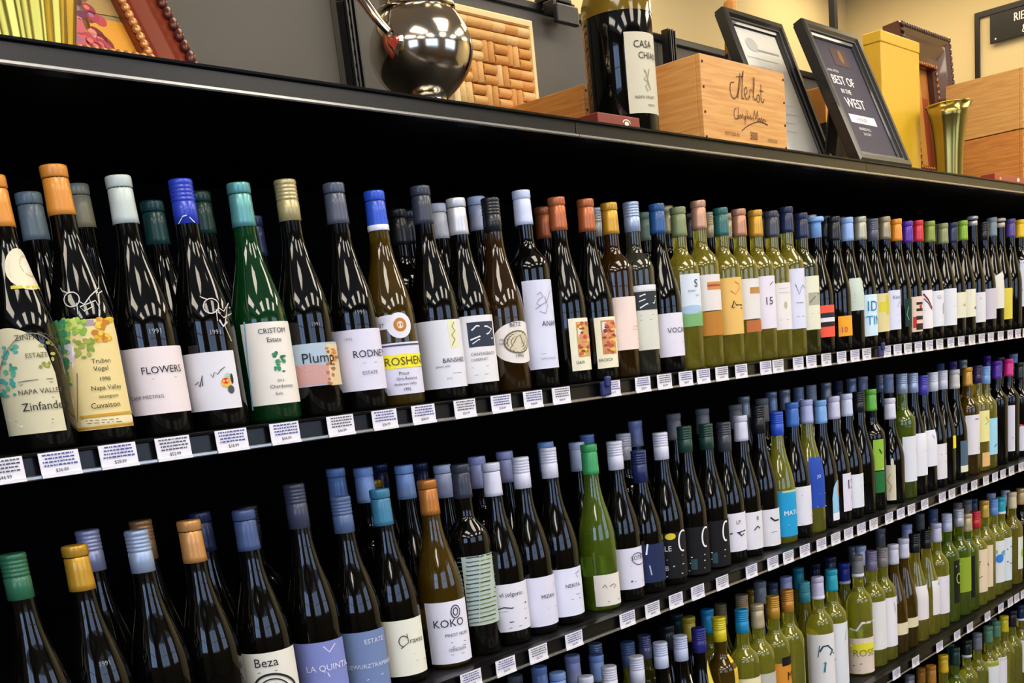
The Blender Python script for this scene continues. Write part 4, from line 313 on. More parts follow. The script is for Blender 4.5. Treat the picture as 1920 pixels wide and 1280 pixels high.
(1, 1, 4.3863, 0.071, 0.37, 0.0375, 'bright yellow', 'foil', 'bo', 'dark', 'bright yellow capped dark bottle, tall bluish white label, upper shelf', (-1.184, 0.793, 0.0729, 0.23, '#d9def0', 'plain'), [('s', [(-1.396, 0.1272), (-1.118, 0.1403), (-0.977, 0.127)], 0.0035, '#33343f'), ('s', [(-1.587, 0.099), (-1.211, 0.1009)], 0.0026, '#8b6aa0')]),
(1, 0, 0.7931, 0.159, 0.326, 0.041, 'grey blue', 'foil', 'bu', 'dark', 'grey blue capped bottle behind the orange and orange ones, upper shelf', None, []),
(1, 0, 0.9145, 0.246, 0.359, 0.041, 'khaki', 'foil', 'bu', 'dark', 'khaki capped bottle far behind the orange and pale grey green ones, upper shelf', None, []),
(1, 0, 0.9755, 0.159, 0.325, 0.041, 'dark teal', 'foil', 'bu', 'dark', 'dark teal capped bottle behind the pale grey green and royal blue ones, upper shelf', None, []),
(1, 0, 1.0583, 0.159, 0.339, 0.041, 'dark green', 'foil', 'bu', 'dark', 'dark green capped bottle behind the royal blue and teal and silver ones, upper shelf', None, []),
(1, 0, 1.1462, 0.159, 0.309, 0.041, 'faint navy', 'foil', 'bu', 'dark', 'faint navy capped bottle behind the teal and silver and champagne ones, upper shelf', None, []),
(1, 0, 1.4566, 0.159, 0.326, 0.0385, 'black', 'foil', 'bo', 'dark', 'black capped bottle behind the bright blue and dark slate ones, upper shelf', None, []),
(1, 0, 1.5574, 0.159, 0.34, 0.041, 'ice white', 'foil', 'bu', 'dark', 'ice white capped bottle behind the dark slate and bright silver ones, upper shelf', None, []),
(1, 0, 1.5666, 0.246, 0.346, 0.0385, 'ink', 'foil', 'bo', 'dark', 'ink capped bottle far behind the bright blue and dark slate ones, upper shelf', None, []),
(1, 0, 1.6643, 0.159, 0.356, 0.041, 'pale blue', 'foil', 'bu', 'dark', 'pale blue capped bottle behind the bright silver and near black ones, upper shelf', None, []),
(1, 0, 1.855, 0.159, 0.345, 0.0383, 'copper', 'foil', 'bu', 'dark', 'copper capped bottle behind the white blue and copper ones, upper shelf', None, []),
(1, 0, 2.028, 0.159, 0.347, 0.0383, 'silver', 'screw', 'bu', 'dark', 'silver capped bottle behind the copper and gold ones, upper shelf', None, []),
(1, 0, 2.2025, 0.159, 0.346, 0.0375, 'grey green', 'foil', 'bo', 'dark', 'grey green capped bottle behind the silver blue and deep blue ones, upper shelf', None, []),
(1, 0, 2.2942, 0.159, 0.359, 0.0375, 'champagne', 'foil', 'bo', 'dark', 'champagne capped bottle behind the deep blue and olive ones, upper shelf', None, []),
(1, 0, 2.3851, 0.159, 0.347, 0.0383, 'black', 'foil', 'bu', 'dark', 'black capped bottle behind the olive and rose gold ones, upper shelf', None, []),
(1, 0, 2.4711, 0.159, 0.351, 0.0383, 'silver beige', 'screw', 'bu', 'dark', 'silver beige capped bottle behind the rose gold and teal ones, upper shelf', None, []),
(1, 0, 2.5558, 0.159, 0.351, 0.0383, 'silver beige', 'foil', 'bu', 'dark', 'silver beige capped bottle behind the teal and rose copper ones, upper shelf', None, []),
(1, 0, 2.7193, 0.159, 0.36, 0.0383, 'black', 'foil', 'bu', 'dark', 'black capped bottle behind the gold and black and silver ones, upper shelf', None, []),
(1, 0, 2.8153, 0.159, 0.358, 0.0375, 'grey', 'foil', 'bo', 'dark', 'grey capped bottle behind the black and silver and navy ones, upper shelf', None, []),
(1, 0, 2.9018, 0.159, 0.36, 0.0375, 'black', 'foil', 'bo', 'dark', 'black capped bottle behind the navy and dark navy ones, upper shelf', None, []),
(1, 0, 2.9888, 0.159, 0.36, 0.0383, 'silver', 'foil', 'bu', 'dark', 'silver capped bottle behind the dark navy and sky blue ones, upper shelf', None, []),
(1, 0, 3.0699, 0.159, 0.361, 0.0383, 'black', 'foil', 'bu', 'dark', 'black capped bottle behind the sky blue and black ones, upper shelf', None, []),
(1, 0, 3.1639, 0.159, 0.359, 0.0383, 'black', 'foil', 'bu', 'dark', 'black capped bottle behind the black and light blue ones, upper shelf', None, []),
(1, 0, 3.2518, 0.159, 0.358, 0.0383, 'grey', 'foil', 'bu', 'dark', 'grey capped bottle behind the light blue and olive silver ones, upper shelf', None, []),
(1, 0, 3.3398, 0.159, 0.359, 0.0383, 'black', 'foil', 'bu', 'dark', 'black capped bottle behind the olive silver and slate ones, upper shelf', None, []),
(1, 0, 3.4312, 0.159, 0.36, 0.0383, 'silver beige', 'foil', 'bu', 'dark', 'silver beige capped bottle behind the slate and silver and bronze ones, upper shelf', None, []),
(1, 0, 3.5851, 0.159, 0.357, 0.0383, 'violet', 'foil', 'bu', 'dark', 'violet capped bottle behind the bright orange and dark purple ones, upper shelf', None, []),
(1, 0, 3.7495, 0.159, 0.358, 0.0383, 'black', 'foil', 'bu', 'dark', 'black capped bottle behind the red and olive green ones, upper shelf', None, []),
(1, 0, 3.8624, 0.159, 0.357, 0.0383, 'grey', 'foil', 'bu', 'dark', 'grey capped bottle behind the olive green and dull olive ones, upper shelf', None, []),
(1, 0, 3.9529, 0.159, 0.359, 0.0375, 'black', 'foil', 'bo', 'dark', 'black capped bottle behind the dull olive and navy blue ones, upper shelf', None, []),
(1, 0, 4.0419, 0.159, 0.361, 0.0383, 'dark green', 'foil', 'bu', 'dark', 'dark green capped bottle behind the navy blue and lime green ones, upper shelf', None, []),
(1, 0, 4.1338, 0.159, 0.362, 0.0383, 'ice white', 'foil', 'bu', 'dark', 'ice white capped bottle behind the lime green and silver ones, upper shelf', None, []),
(1, 0, 4.2342, 0.159, 0.362, 0.0383, 'black', 'foil', 'bu', 'dark', 'black capped bottle behind the silver and black ones, upper shelf', None, []),
(1, 0, 4.4025, 0.159, 0.362, 0.0375, 'black', 'foil', 'bo', 'dark', 'black capped bottle behind the pale grey blue and clear ones, upper shelf', None, []),
(1, 0, 4.5131, 0.159, 0.362, 0.0383, 'violet', 'foil', 'bu', 'dark', 'violet capped bottle behind the clear and black and violet ones, upper shelf', None, []),
(1, 0, 4.6105, 0.159, 0.362, 0.0375, 'grey', 'foil', 'bo', 'dark', 'grey capped bottle behind the black and violet and bright yellow ones, upper shelf', None, []),
(2, 1, 0.6301, 0.071, 0.338, 0.041, 'forest green', 'screw', 'bu', 'dark', 'forest green capped dark bottle left of the gold capped one, middle shelf', None, []),
(2, 1, 0.7129, 0.071, 0.333, 0.041, 'gold', 'foil', 'bu', 'dark', 'gold capped dark bottle right of the forest green capped one, middle shelf', None, [('t', '1991', -0.457, 0.1731, 0.0066, '#8c8c96')]),
(2, 1, 0.8047, 0.071, 0.337, 0.041, 'silver blue', 'screw', 'bu', 'dark', 'silver blue capped dark bottle right of the gold capped one, middle shelf', None, []),
(2, 1, 0.8875, 0.071, 0.336, 0.041, 'peach gold', 'foil', 'bu', 'dark', 'peach gold capped dark bottle right of the silver blue capped one, middle shelf', None, []),
(2, 1, 0.9815, 0.071, 0.337, 0.041, 'slate blue', 'foil', 'bu', 'dark', 'slate blue capped dark bottle, cream label with a round black drawing, middle shelf', (-1.91, 0.751, 0.0253, 0.1254, '#e2dfd2', 'plain'), [('t', 'Beza', -1.14, 0.1044, 0.0141, '#2a2926'), ('s', [(-1.049, 0.0959), (-0.335, 0.0966)], 0.0011, '#77756a'), ('s', [(-1.223, 0.0769), (-1.183, 0.081), (-1.107, 0.0848), (-1.002, 0.0881), (-0.876, 0.0905), (-0.737, 0.092), (-0.588, 0.0924), (-0.435, 0.0917), (-0.281, 0.0898), (-0.129, 0.0869), (0.014, 0.0831), (0.141, 0.0788), (0.241, 0.0741), (0.299, 0.0694), (0.302, 0.0652)], 0.0033, '#23221f'), ('s', [(-1.024, 0.0725), (-0.996, 0.0758), (-0.944, 0.0788), (-0.872, 0.0814), (-0.783, 0.0833), (-0.683, 0.0845), (-0.575, 0.0849), (-0.464, 0.0844), (-0.354, 0.0831), (-0.249, 0.0809), (-0.155, 0.0782), (-0.076, 0.0749), (-0.019, 0.0714), (0.011, 0.0679), (0.011, 0.0645)], 0.002, '#23221f'), ('e', -0.528, 0.0682, 0.308, 0.0099, '#33322e')]),
(2, 1, 1.0798, 0.071, 0.362, 0.041, 'graphite', 'tallscrew', 'bu', 'dark', 'graphite capped dark bottle, violet blue label, middle shelf', (-2.2, 0.571, 0.0093, 0.1166, '#7d87c4', 'plain'), [('t', 'LA QUINTA', -1.263, 0.0704, 0.0103, '#e4e4f4'), ('s', [(-0.476, 0.1095), (-0.281, 0.0992), (0.006, 0.1102)], 0.0021, '#d5d8e8'), ('s', [(-0.466, 0.0679), (-0.41, 0.0604)], 0.0014, '#e4e4f4')]),
(2, 1, 1.1671, 0.071, 0.327, 0.041, 'steel blue', 'screw', 'bu', 'dark', 'steel blue capped dark bottle, steel blue label, middle shelf', (-1.579, 0.558, 0.0102, 0.112, '#6f83ae', 'plain'), [('t', 'ESTATE', -0.578, 0.0918, 0.008, '#d8dcea'), ('t', 'GEWURZTRAMINER', -1.434, 0.052, 0.0071, '#d8dcea'), ('s', [(-0.679, 0.0323), (0.055, 0.0373)], 0.0013, '#cfd6e8')]),
(2, 1, 1.2515, 0.071, 0.329, 0.041, 'blue teal', 'foil', 'bu', 'dark', 'blue teal capped dark bottle, ivory label with looping script, middle shelf', (-1.452, 0.599, 0.0159, 0.1117, '#e3e3d4', 'plain'), [('s', [(-0.597, 0.0671), (-0.653, 0.0679), (-0.701, 0.0694), (-0.737, 0.0715), (-0.758, 0.074), (-0.763, 0.0767), (-0.749, 0.0793), (-0.72, 0.0817), (-0.677, 0.0836), (-0.625, 0.0848), (-0.567, 0.0852), (-0.508, 0.0848), (-0.454, 0.0836), (-0.409, 0.0817), (-0.379, 0.0793)], 0.0016, '#4d4c40'), ('s', [(-0.717, 0.0642), (-0.373, 0.0728), (-0.414, 0.0879)], 0.0015, '#4d4c40'), ('t', 'raves', -0.333, 0.0706, 0.0101, '#4d4c40'), ('s', [(-0.231, 0.0511), (0.644, 0.0475)], 0.001, '#9c9b86'), ('s', [(-0.146, 0.0391), (0.495, 0.0368)], 0.001, '#9c9b86')]),
(2, 1, 1.3618, 0.071, 0.33, 0.041, 'copper orange', 'foil', 'bu', 'amber', 'copper orange capped amber bottle, white label with a thumbprint mark, middle shelf', (-1.61, 0.613, 0.0087, 0.1189, '#e0e0ee', 'plain'), [('s', [(-0.02, 0.0979), (-0.064, 0.0933), (-0.143, 0.0901), (-0.237, 0.0887), (-0.328, 0.0894), (-0.399, 0.0922), (-0.44, 0.0965), (-0.443, 0.1015), (-0.408, 0.1062), (-0.342, 0.1096), (-0.253, 0.1111), (-0.159, 0.1103), (-0.076, 0.1074), (-0.024, 0.1029), (-0.02, 0.0979)], 0.0018, '#2f2e38'), ('s', [(-0.138, 0.099), (-0.159, 0.0963), (-0.198, 0.0943), (-0.245, 0.0934), (-0.29, 0.0938), (-0.326, 0.0954), (-0.346, 0.0979), (-0.346, 0.1008), (-0.327, 0.1035), (-0.292, 0.1055), (-0.246, 0.1064), (-0.199, 0.106), (-0.16, 0.1044), (-0.138, 0.1019), (-0.138, 0.099)], 0.0017, '#2f2e38'), ('t', 'KOKO', -1.282, 0.0745, 0.0143, '#26252f'), ('t', 'PINOT NOIR', -0.813, 0.057, 0.0057, '#3c3b48'), ('s', [(-0.617, 0.0462), (0.124, 0.0445)], 0.0011, '#6c6b78'), ('s', [(-0.571, 0.0382), (0.088, 0.0371)], 0.0011, '#6c6b78'), ('t', 'OREGON', -0.734, 0.0306, 0.0057, '#3c3b48'), ('s', [(-0.683, 0.0244), (-0.039, 0.0238)], 0.0011, '#8c8b98')]),
(2, 1, 1.4465, 0.071, 0.343, 0.0385, 'charcoal', 'foil', 'bo', 'dark', 'charcoal capped dark bottle, wrapped in a woven striped sleeve, middle shelf', (-1.237, 1.257, 0.0575, 0.1834, '#aebdb4', 'plain'), [('s', [(-1.426, 0.1827), (-0.846, 0.1813), (-0.386, 0.1817)], 0.002, '#2f4348'), ('s', [(-1.458, 0.1748), (-0.871, 0.1735), (-0.412, 0.174)], 0.002, '#4d6a78'), ('s', [(-1.49, 0.1668), (-0.895, 0.1658), (-0.438, 0.1662)], 0.002, '#2f4348'), ('s', [(-1.523, 0.1589), (-0.92, 0.1579), (-0.464, 0.1585)], 0.002, '#4d6a78'), ('s', [(-1.558, 0.1509), (-0.944, 0.1501), (-0.489, 0.1507)], 0.002, '#2f4348'), ('s', [(-1.594, 0.1429), (-0.969, 0.1423), (-0.514, 0.1429)], 0.002, '#4d6a78'), ('s', [(-1.631, 0.1348), (-0.994, 0.1344), (-0.539, 0.1351)], 0.002, '#2f4348'), ('s', [(-1.67, 0.1267), (-1.019, 0.1265), (-0.564, 0.1273)], 0.002, '#4d6a78'), ('s', [(-1.711, 0.1186), (-1.044, 0.1186), (-0.589, 0.1195)], 0.002, '#2f4348'), ('s', [(-1.755, 0.1104), (-1.07, 0.1106), (-0.613, 0.1116)], 0.002, '#4d6a78'), ('s', [(-1.802, 0.1022), (-1.096, 0.1027), (-0.638, 0.1038)], 0.002, '#2f4348'), ('s', [(-1.854, 0.0939), (-1.122, 0.0947), (-0.662, 0.0959)], 0.002, '#4d6a78'), ('s', [(-1.91, 0.0855), (-1.148, 0.0867), (-0.687, 0.088)], 0.002, '#2f4348'), ('s', [(-1.975, 0.077), (-1.175, 0.0787), (-0.711, 0.08)], 0.002, '#4d6a78'), ('s', [(-2.054, 0.0684), (-1.202, 0.0706), (-0.736, 0.0721)], 0.002, '#2f4348'), ('s', [(-2.164, 0.0594), (-1.229, 0.0626), (-0.76, 0.0641)], 0.002, '#4d6a78'), ('s', [(-0.332, 0.1813), (0.23, 0.1812), (0.755, 0.1809)], 0.002, '#3f4a1c'), ('s', [(-0.359, 0.1736), (0.185, 0.1736), (0.756, 0.173)], 0.002, '#7d8440'), ('s', [(-0.385, 0.1659), (0.143, 0.1659), (0.756, 0.165)], 0.002, '#3f4a1c'), ('s', [(-0.411, 0.1582), (0.104, 0.1583), (0.756, 0.1571)], 0.002, '#7d8440'), ('s', [(-0.437, 0.1504), (0.066, 0.1506), (0.757, 0.1491)], 0.002, '#3f4a1c'), ('s', [(-0.462, 0.1426), (0.03, 0.1429), (0.757, 0.1411)], 0.002, '#7d8440'), ('s', [(-0.488, 0.1348), (-0.005, 0.1352), (0.758, 0.1332)], 0.002, '#3f4a1c'), ('s', [(-0.513, 0.127), (-0.039, 0.1274), (0.758, 0.1252)], 0.002, '#7d8440'), ('s', [(-0.538, 0.1192), (-0.071, 0.1197), (0.575, 0.1184)], 0.002, '#3f4a1c'), ('s', [(-0.563, 0.1113), (-0.103, 0.1119), (0.473, 0.1111)], 0.002, '#7d8440'), ('s', [(-0.588, 0.1035), (-0.134, 0.1041), (0.398, 0.1036)], 0.002, '#3f4a1c'), ('s', [(-0.612, 0.0956), (-0.164, 0.0963), (0.336, 0.096)], 0.002, '#7d8440'), ('s', [(-0.637, 0.0877), (-0.194, 0.0885), (0.281, 0.0884)], 0.002, '#3f4a1c'), ('s', [(-0.662, 0.0798), (-0.223, 0.0806), (0.232, 0.0807)], 0.002, '#7d8440'), ('s', [(-0.686, 0.0718), (-0.251, 0.0728), (0.186, 0.0729)], 0.002, '#3f4a1c'), ('s', [(-0.711, 0.0639), (-0.279, 0.0649), (0.144, 0.0652)], 0.002, '#7d8440')]),
(2, 1, 1.5268, 0.071, 0.334, 0.041, 'white', 'foil', 'bu', 'dark', 'white capped dark bottle, white label with black wave lines, middle shelf', (-1.344, 1.23, 0.0271, 0.1164, '#dedde8', 'plain'), [('t', 'el jolgorio', -1.079, 0.0936, 0.0081, '#2a2933'), ('s', [(-1.332, 0.0697), (-0.937, 0.074), (-0.579, 0.0711), (0.248, 0.0763)], 0.0021, '#23222a'), ('s', [(-1.352, 0.0636), (-0.837, 0.0665), (0.184, 0.0647)], 0.0011, '#8c8b98'), ('s', [(-1.412, 0.0453), (-0.651, 0.0452), (0.14, 0.0467)], 0.0018, '#23222a'), ('s', [(-0.805, 0.0338), (-0.195, 0.0356)], 0.0013, '#77767f')]),
(2, 1, 1.6096, 0.071, 0.336, 0.041, 'white', 'screw', 'bu', 'dark', 'white capped dark bottle, plain bluish label, middle shelf', (-1.328, 1.203, 0.0167, 0.1116, '#d9d9ec', 'plain'), [('t', 'MIZAN', -0.55, 0.07, 0.0072, '#26252f'), ('s', [(0.276, 0.0871), (0.342, 0.0969)], 0.0012, '#77767f'), ('s', [(-0.299, 0.0504), (0.36, 0.0486)], 0.0012, '#a5a4b2')]),
(2, 1, 1.6924, 0.071, 0.342, 0.041, 'white', 'screw', 'bu', 'dark', 'white capped dark bottle, pale blue label, middle shelf', (-1.31, 1.179, 0.0174, 0.1117, '#dcdff2', 'plain'), [('t', 'NERITA', -0.693, 0.0741, 0.0074, '#26252f'), ('s', [(0.038, 0.091), (-0.09, 0.0995), (0.187, 0.1025)], 0.0014, '#55546a'), ('s', [(-0.457, 0.0502), (0.142, 0.0494)], 0.0014, '#8c8b9c'), ('s', [(-0.188, 0.0587), (0.132, 0.0581)], 0.0012, '#8c8b9c')]),
(2, 1, 1.8202, 0.071, 0.334, 0.0383, 'emerald green', 'foil', 'bu', 'olivegreen', 'emerald green capped olive green bottle, small ivory label on green glass, middle shelf', (-1.287, 0.443, 0.0098, 0.0745, '#e0dbd2', 'plain'), [('s', [(-0.843, 0.0485), (-0.713, 0.0545), (-0.613, 0.0473)], 0.0016, '#6a4a44'), ('s', [(-0.452, 0.0496), (-0.198, 0.0534), (-0.047, 0.0489), (-0.225, 0.0447)], 0.0016, '#6a4a44'), ('s', [(-0.624, 0.0184), (0.142, 0.0193)], 0.0016, '#6d6c60')]),
(2, 1, 1.9066, 0.071, 0.331, 0.0383, 'white', 'screw', 'bu', 'dark', 'white capped dark bottle, square white label with a round crest, middle shelf', (-1.425, 1.121, 0.0264, 0.1125, '#dad9ea', 'plain'), [('s', [(0.624, 0.0828), (0.625, 0.0775), (0.271, 0.0757), (-0.009, 0.0754), (-0.219, 0.0769), (-0.372, 0.0804), (-0.462, 0.0853), (-0.484, 0.0908), (-0.436, 0.0959), (-0.321, 0.0995), (-0.147, 0.1007), (0.084, 0.099), (0.421, 0.0942), (0.624, 0.0883), (0.624, 0.0828)], 0.0016, '#55546a'), ('t', 'SOTER', -0.558, 0.0867, 0.009, '#35343f'), ('s', [(-0.617, 0.0746), (0.542, 0.0722)], 0.0013, '#8c8b9c'), ('e', -0.599, 0.0427, 0.074, 0.0023, '#3f7a8a'), ('s', [(-0.441, 0.0417), (0.318, 0.0394)], 0.0014, '#77768a')]),
(2, 1, 1.9882, 0.071, 0.305, 0.0383, 'dark blue', 'tallscrew', 'bu', 'dark', 'dark blue capped dark bottle, dark navy label, middle shelf', (-1.337, 1.101, 0.0241, 0.1066, '#1f2a52', 'plain'), [('s', [(-0.842, 0.1082), (-0.949, 0.0856)], 0.0037, '#dfe6f2'), ('s', [(-0.82, 0.0619), (-0.744, 0.0407)], 0.0028, '#aab4cc')]),
(2, 1, 2.0743, 0.071, 0.331, 0.0383, 'white', 'screw', 'bu', 'dark', 'white capped dark bottle, black label with a yellow seal and white crescent ring, middle shelf', (-1.389, 1.081, 0.0161, 0.1171, '#121215', 'plain'), [('e', -0.817, 0.1091, 0.31, 0.0071, '#d6c42c'), ('t', 'LE', -1.216, 0.0773, 0.0118, '#e4e4e8'), ('s', [(0.019, 0.0746), (-0.082, 0.0741), (-0.169, 0.0751), (-0.24, 0.0776), (-0.294, 0.0815), (-0.329, 0.0865), (-0.345, 0.0922), (-0.34, 0.0982), (-0.315, 0.1042), (-0.272, 0.1095), (-0.21, 0.1138), (-0.132, 0.1169), (-0.039, 0.1183), (0.068, 0.1179), (0.191, 0.1159)], 0.0038, '#ece9f0'), ('s', [(-1.131, 0.0581), (-0.088, 0.0645)], 0.0019, '#8f8f96'), ('t', 'B', -1.242, 0.0345, 0.0107, '#d4d4d8'), ('s', [(-0.795, 0.0426), (-0.048, 0.0451)], 0.0023, '#c4c4c8'), ('s', [(-1.206, 0.0212), (-0.202, 0.0247)], 0.0023, '#c4c4c8')]),
(2, 1, 2.1697, 0.071, 0.335, 0.0383, 'dark green', 'screw', 'bu', 'dark', 'dark green capped dark bottle, black label with white ring, left of its twin, middle shelf', (-1.537, 1.06, 0.006, 0.1132, '#0f0f12', 'plain'), [('s', [(-0.047, 0.0672), (-0.132, 0.0665), (-0.206, 0.0674), (-0.268, 0.0698), (-0.314, 0.0735), (-0.345, 0.0784), (-0.358, 0.0839), (-0.354, 0.0898), (-0.332, 0.0956), (-0.293, 0.1008), (-0.239, 0.1051), (-0.171, 0.1081), (-0.092, 0.1096), (-0.003, 0.1093), (0.092, 0.1075)], 0.0039, '#ece9f0'), ('s', [(-1.102, 0.0459), (-0.2, 0.0486)], 0.0023, '#d4d4d8'), ('s', [(-1.19, 0.0326), (-0.234, 0.0353)], 0.0023, '#c4c4c8'), ('s', [(-1.287, 0.0155), (-0.275, 0.0184)], 0.0019, '#a4a4a8'), ('r', -1.131, -0.756, 0.0173, 0.0416, '#2c4a50')]),
(2, 1, 2.2583, 0.071, 0.331, 0.0383, 'dark green', 'screw', 'bu', 'dark', 'dark green capped dark bottle, black label with white ring, right of its twin, middle shelf', (-1.409, 1.042, 0.006, 0.1128, '#0f0f12', 'plain'), [('s', [(-0.089, 0.0652), (-0.16, 0.0643), (-0.223, 0.0651), (-0.275, 0.0675), (-0.315, 0.0713), (-0.34, 0.0762), (-0.35, 0.0819), (-0.345, 0.0879), (-0.325, 0.0938), (-0.29, 0.0992), (-0.242, 0.1036), (-0.182, 0.1068), (-0.114, 0.1083), (-0.039, 0.1083), (0.037, 0.1065)], 0.004, '#ece9f0'), ('s', [(-1.145, 0.0404), (-0.229, 0.0435)], 0.0024, '#d4d4d8'), ('s', [(-1.171, 0.0254), (-0.263, 0.0286)], 0.002, '#a4a4a8'), ('r', -1.102, -0.783, 0.0148, 0.0398, '#2c4a50')]),
(2, 1, 2.3357, 0.071, 0.329, 0.0383, 'black and silver', 'tallscrew', 'bu', 'dark', 'black and silver capped dark bottle, white label with a black twig, middle shelf', (-1.208, 1.027, 0.0266, 0.1172, '#dfdde8', 'plain'), [('t', 'LP.', -0.617, 0.0914, 0.0089, '#33323f'), ('s', [(-1.018, 0.0703), (-0.429, 0.0713), (0.082, 0.0731)], 0.003, '#23222a'), ('s', [(-0.506, 0.0717), (-0.279, 0.0627), (-0.069, 0.0665)], 0.003, '#23222a')]),
(2, 1, 2.4131, 0.071, 0.335, 0.0383, 'white', 'foil', 'bu', 'dark', 'white capped dark bottle, plain pale label, middle shelf', (-1.214, 1.012, 0.0175, 0.1075, '#dcdbe4', 'plain'), [('t', '8', -0.356, 0.0873, 0.0103, '#33323f'), ('s', [(-0.557, 0.0638), (-0.297, 0.0727), (-0.11, 0.0663)], 0.0031, '#33323f')]),
(2, 1, 2.4984, 0.071, 0.354, 0.0383, 'black and blue', 'tallscrew', 'bu', 'dark', 'black and blue capped dark bottle, grey white label with a black leaf, middle shelf', (-1.318, 0.997, 0.0101, 0.1009, '#d9dae2', 'plain'), [('s', [(-0.634, 0.0814), (-0.326, 0.0717), (0.079, 0.0719)], 0.0042, '#23222a'), ('s', [(-0.616, 0.0442), (-0.184, 0.0443)], 0.0017, '#8b8d9c')]),
(2, 1, 2.5881, 0.071, 0.328, 0.0383, 'bright blue', 'screw', 'bu', 'chartreuse', 'bright blue capped yellow green bottle, turquoise label, middle shelf', (-1.333, 0.982, 0.0184, 0.1336, '#1f9ad0', 'plain'), [('t', 'MATUA', -0.901, 0.0721, 0.0121, '#eaf4fa'), ('e', 0.49, 0.1063, 0.251, 0.0094, '#9ad4ea'), ('s', [(-0.646, 0.0479), (0.488, 0.0462)], 0.0022, '#aadcf0'), ('r', -0.92, 0.982, 0.129, 0.1343, '#b5cf9a')]),
(2, 1, 2.6695, 0.071, 0.346, 0.0383, 'cobalt blue', 'foil', 'bu', 'dark', 'cobalt blue capped dark bottle, white label edged with black lines, middle shelf', (-1.209, 0.969, 0.0329, 0.1324, '#dedde8', 'plain'), [('s', [(-0.703, 0.1102), (0.473, 0.1084)], 0.0026, '#33322c'), ('s', [(0.109, 0.0768), (0.474, 0.0767)], 0.0033, '#8f8fa8'), ('s', [(0.048, 0.0564), (0.474, 0.056)], 0.0033, '#b5b5c8'), ('s', [(-0.761, 0.0362), (0.474, 0.0337)], 0.0018, '#55546a')]),
(2, 1, 2.7469, 0.071, 0.343, 0.0383, 'lavender', 'foil', 'bu', 'chartreuse', 'lavender capped yellow green bottle, royal blue banner label, middle shelf', (-1.095, 0.957, 0.0659, 0.1969, '#2348a8', 'plain'), [('t', 'JO', -0.553, 0.1438, 0.0084, '#e4ecfa'), ('s', [(-0.444, 0.1016), (0.465, 0.0993)], 0.0022, '#8fa8dc'), ('s', [(-0.653, 0.0691), (0.466, 0.0656)], 0.0022, '#dfe6f2')]),
(2, 1, 2.8243, 0.071, 0.338, 0.0383, 'sky blue', 'foil', 'bu', 'dark', 'sky blue capped dark bottle, arched label with an orange balloon, middle shelf', (-0.489, 0.946, 0.023, 0.1248, '#8fc4e8', 'arch'), [('e', 0.454, 0.0966, 0.328, 0.0242, '#d98a2c'), ('e', 0.455, 0.0982, 0.226, 0.0071, '#c8472c'), ('r', -0.489, 0.946, 0.0184, 0.0383, '#e4e6f2')]),
(2, 1, 2.9017, 0.071, 0.341, 0.0383, 'lilac white', 'foil', 'bu', 'dark', 'lilac white capped dark bottle, lavender label numbered 13, middle shelf', (-0.663, 0.935, 0.0315, 0.1336, '#dad6ea', 'plain'), [('t', '13', -0.391, 0.0916, 0.0261, '#2f2e44'), ('e', 0.444, 0.0652, 0.22, 0.0073, '#77769a')]),
(2, 1, 2.9791, 0.071, 0.34, 0.0383, 'white and blue', 'foil', 'bu', 'dark', 'white and blue capped dark bottle, pale label with faint marks, middle shelf', (-1.141, 0.925, 0.0298, 0.1221, '#dcdfea', 'plain'), [('s', [(-0.2, 0.0867), (0.433, 0.095)], 0.0021, '#8b8d9c')]),
(2, 1, 3.0565, 0.071, 0.339, 0.0383, 'black', 'screw', 'bu', 'dark', 'black capped dark bottle right of the white and blue capped one, middle shelf', None, []),
(2, 1, 3.1331, 0.071, 0.34, 0.0375, 'apple green', 'foil', 'bo', 'dark', 'apple green capped dark bottle, bright green label, middle shelf', (-1.055, -0.154, 0.113, 0.1999, '#8fbb3c', 'plain'), [('r', -1.055, -0.154, 0.0495, 0.1101, '#1d6b34'), ('s', [(-1.114, 0.1176), (-0.27, 0.1155)], 0.0029, '#dfe8d4'), ('s', [(-0.621, 0.173), (-0.391, 0.1599)], 0.0037, '#2c4a1c')]),
(2, 1, 3.261, 0.071, 0.305, 0.0383, 'white', 'foil', 'bu', 'dark', 'white capped dark bottle, narrow cream label with gold script, middle shelf', (-1.714, -0.841, 0.0104, 0.1138, '#dfd8bc', 'plain'), [('s', [(-1.217, 0.0888), (-1.468, 0.0706), (-1.165, 0.0511), (-1.333, 0.0357)], 0.0025, '#a89a4a'), ('e', -1.079, 0.1195, 0.117, 0.0141, '#dfd8bc')]),
(2, 1, 3.3497, 0.071, 0.366, 0.0375, 'silver blue', 'screw', 'bo', 'olivegreen', 'silver blue capped olive green bottle, tall white label, middle shelf', (-1.205, 0.881, 0.0507, 0.1848, '#dcdfea', 'plain'), [('s', [(-0.643, 0.1476), (0.259, 0.1451)], 0.0018, '#a8abb8')]),
(2, 1, 3.4297, 0.071, 0.363, 0.0383, 'blue silver', 'screw', 'bu', 'dark', 'blue silver capped dark bottle, slim white label, middle shelf', (-1.13, 0.873, 0.0573, 0.1851, '#e0e2ec', 'plain'), [('s', [(-0.474, 0.131), (0.151, 0.1297)], 0.0018, '#a8abb8')]),
(2, 1, 3.5071, 0.071, 0.354, 0.0383, 'blue violet', 'screw', 'bu', 'dark', 'blue violet capped dark bottle, white label with a crest, middle shelf', (-1.076, 0.865, 0.0762, 0.1862, '#dfe0ea', 'plain'), [('s', [(-0.419, 0.1719), (-0.223, 0.1597)], 0.0026, '#77767f')]),
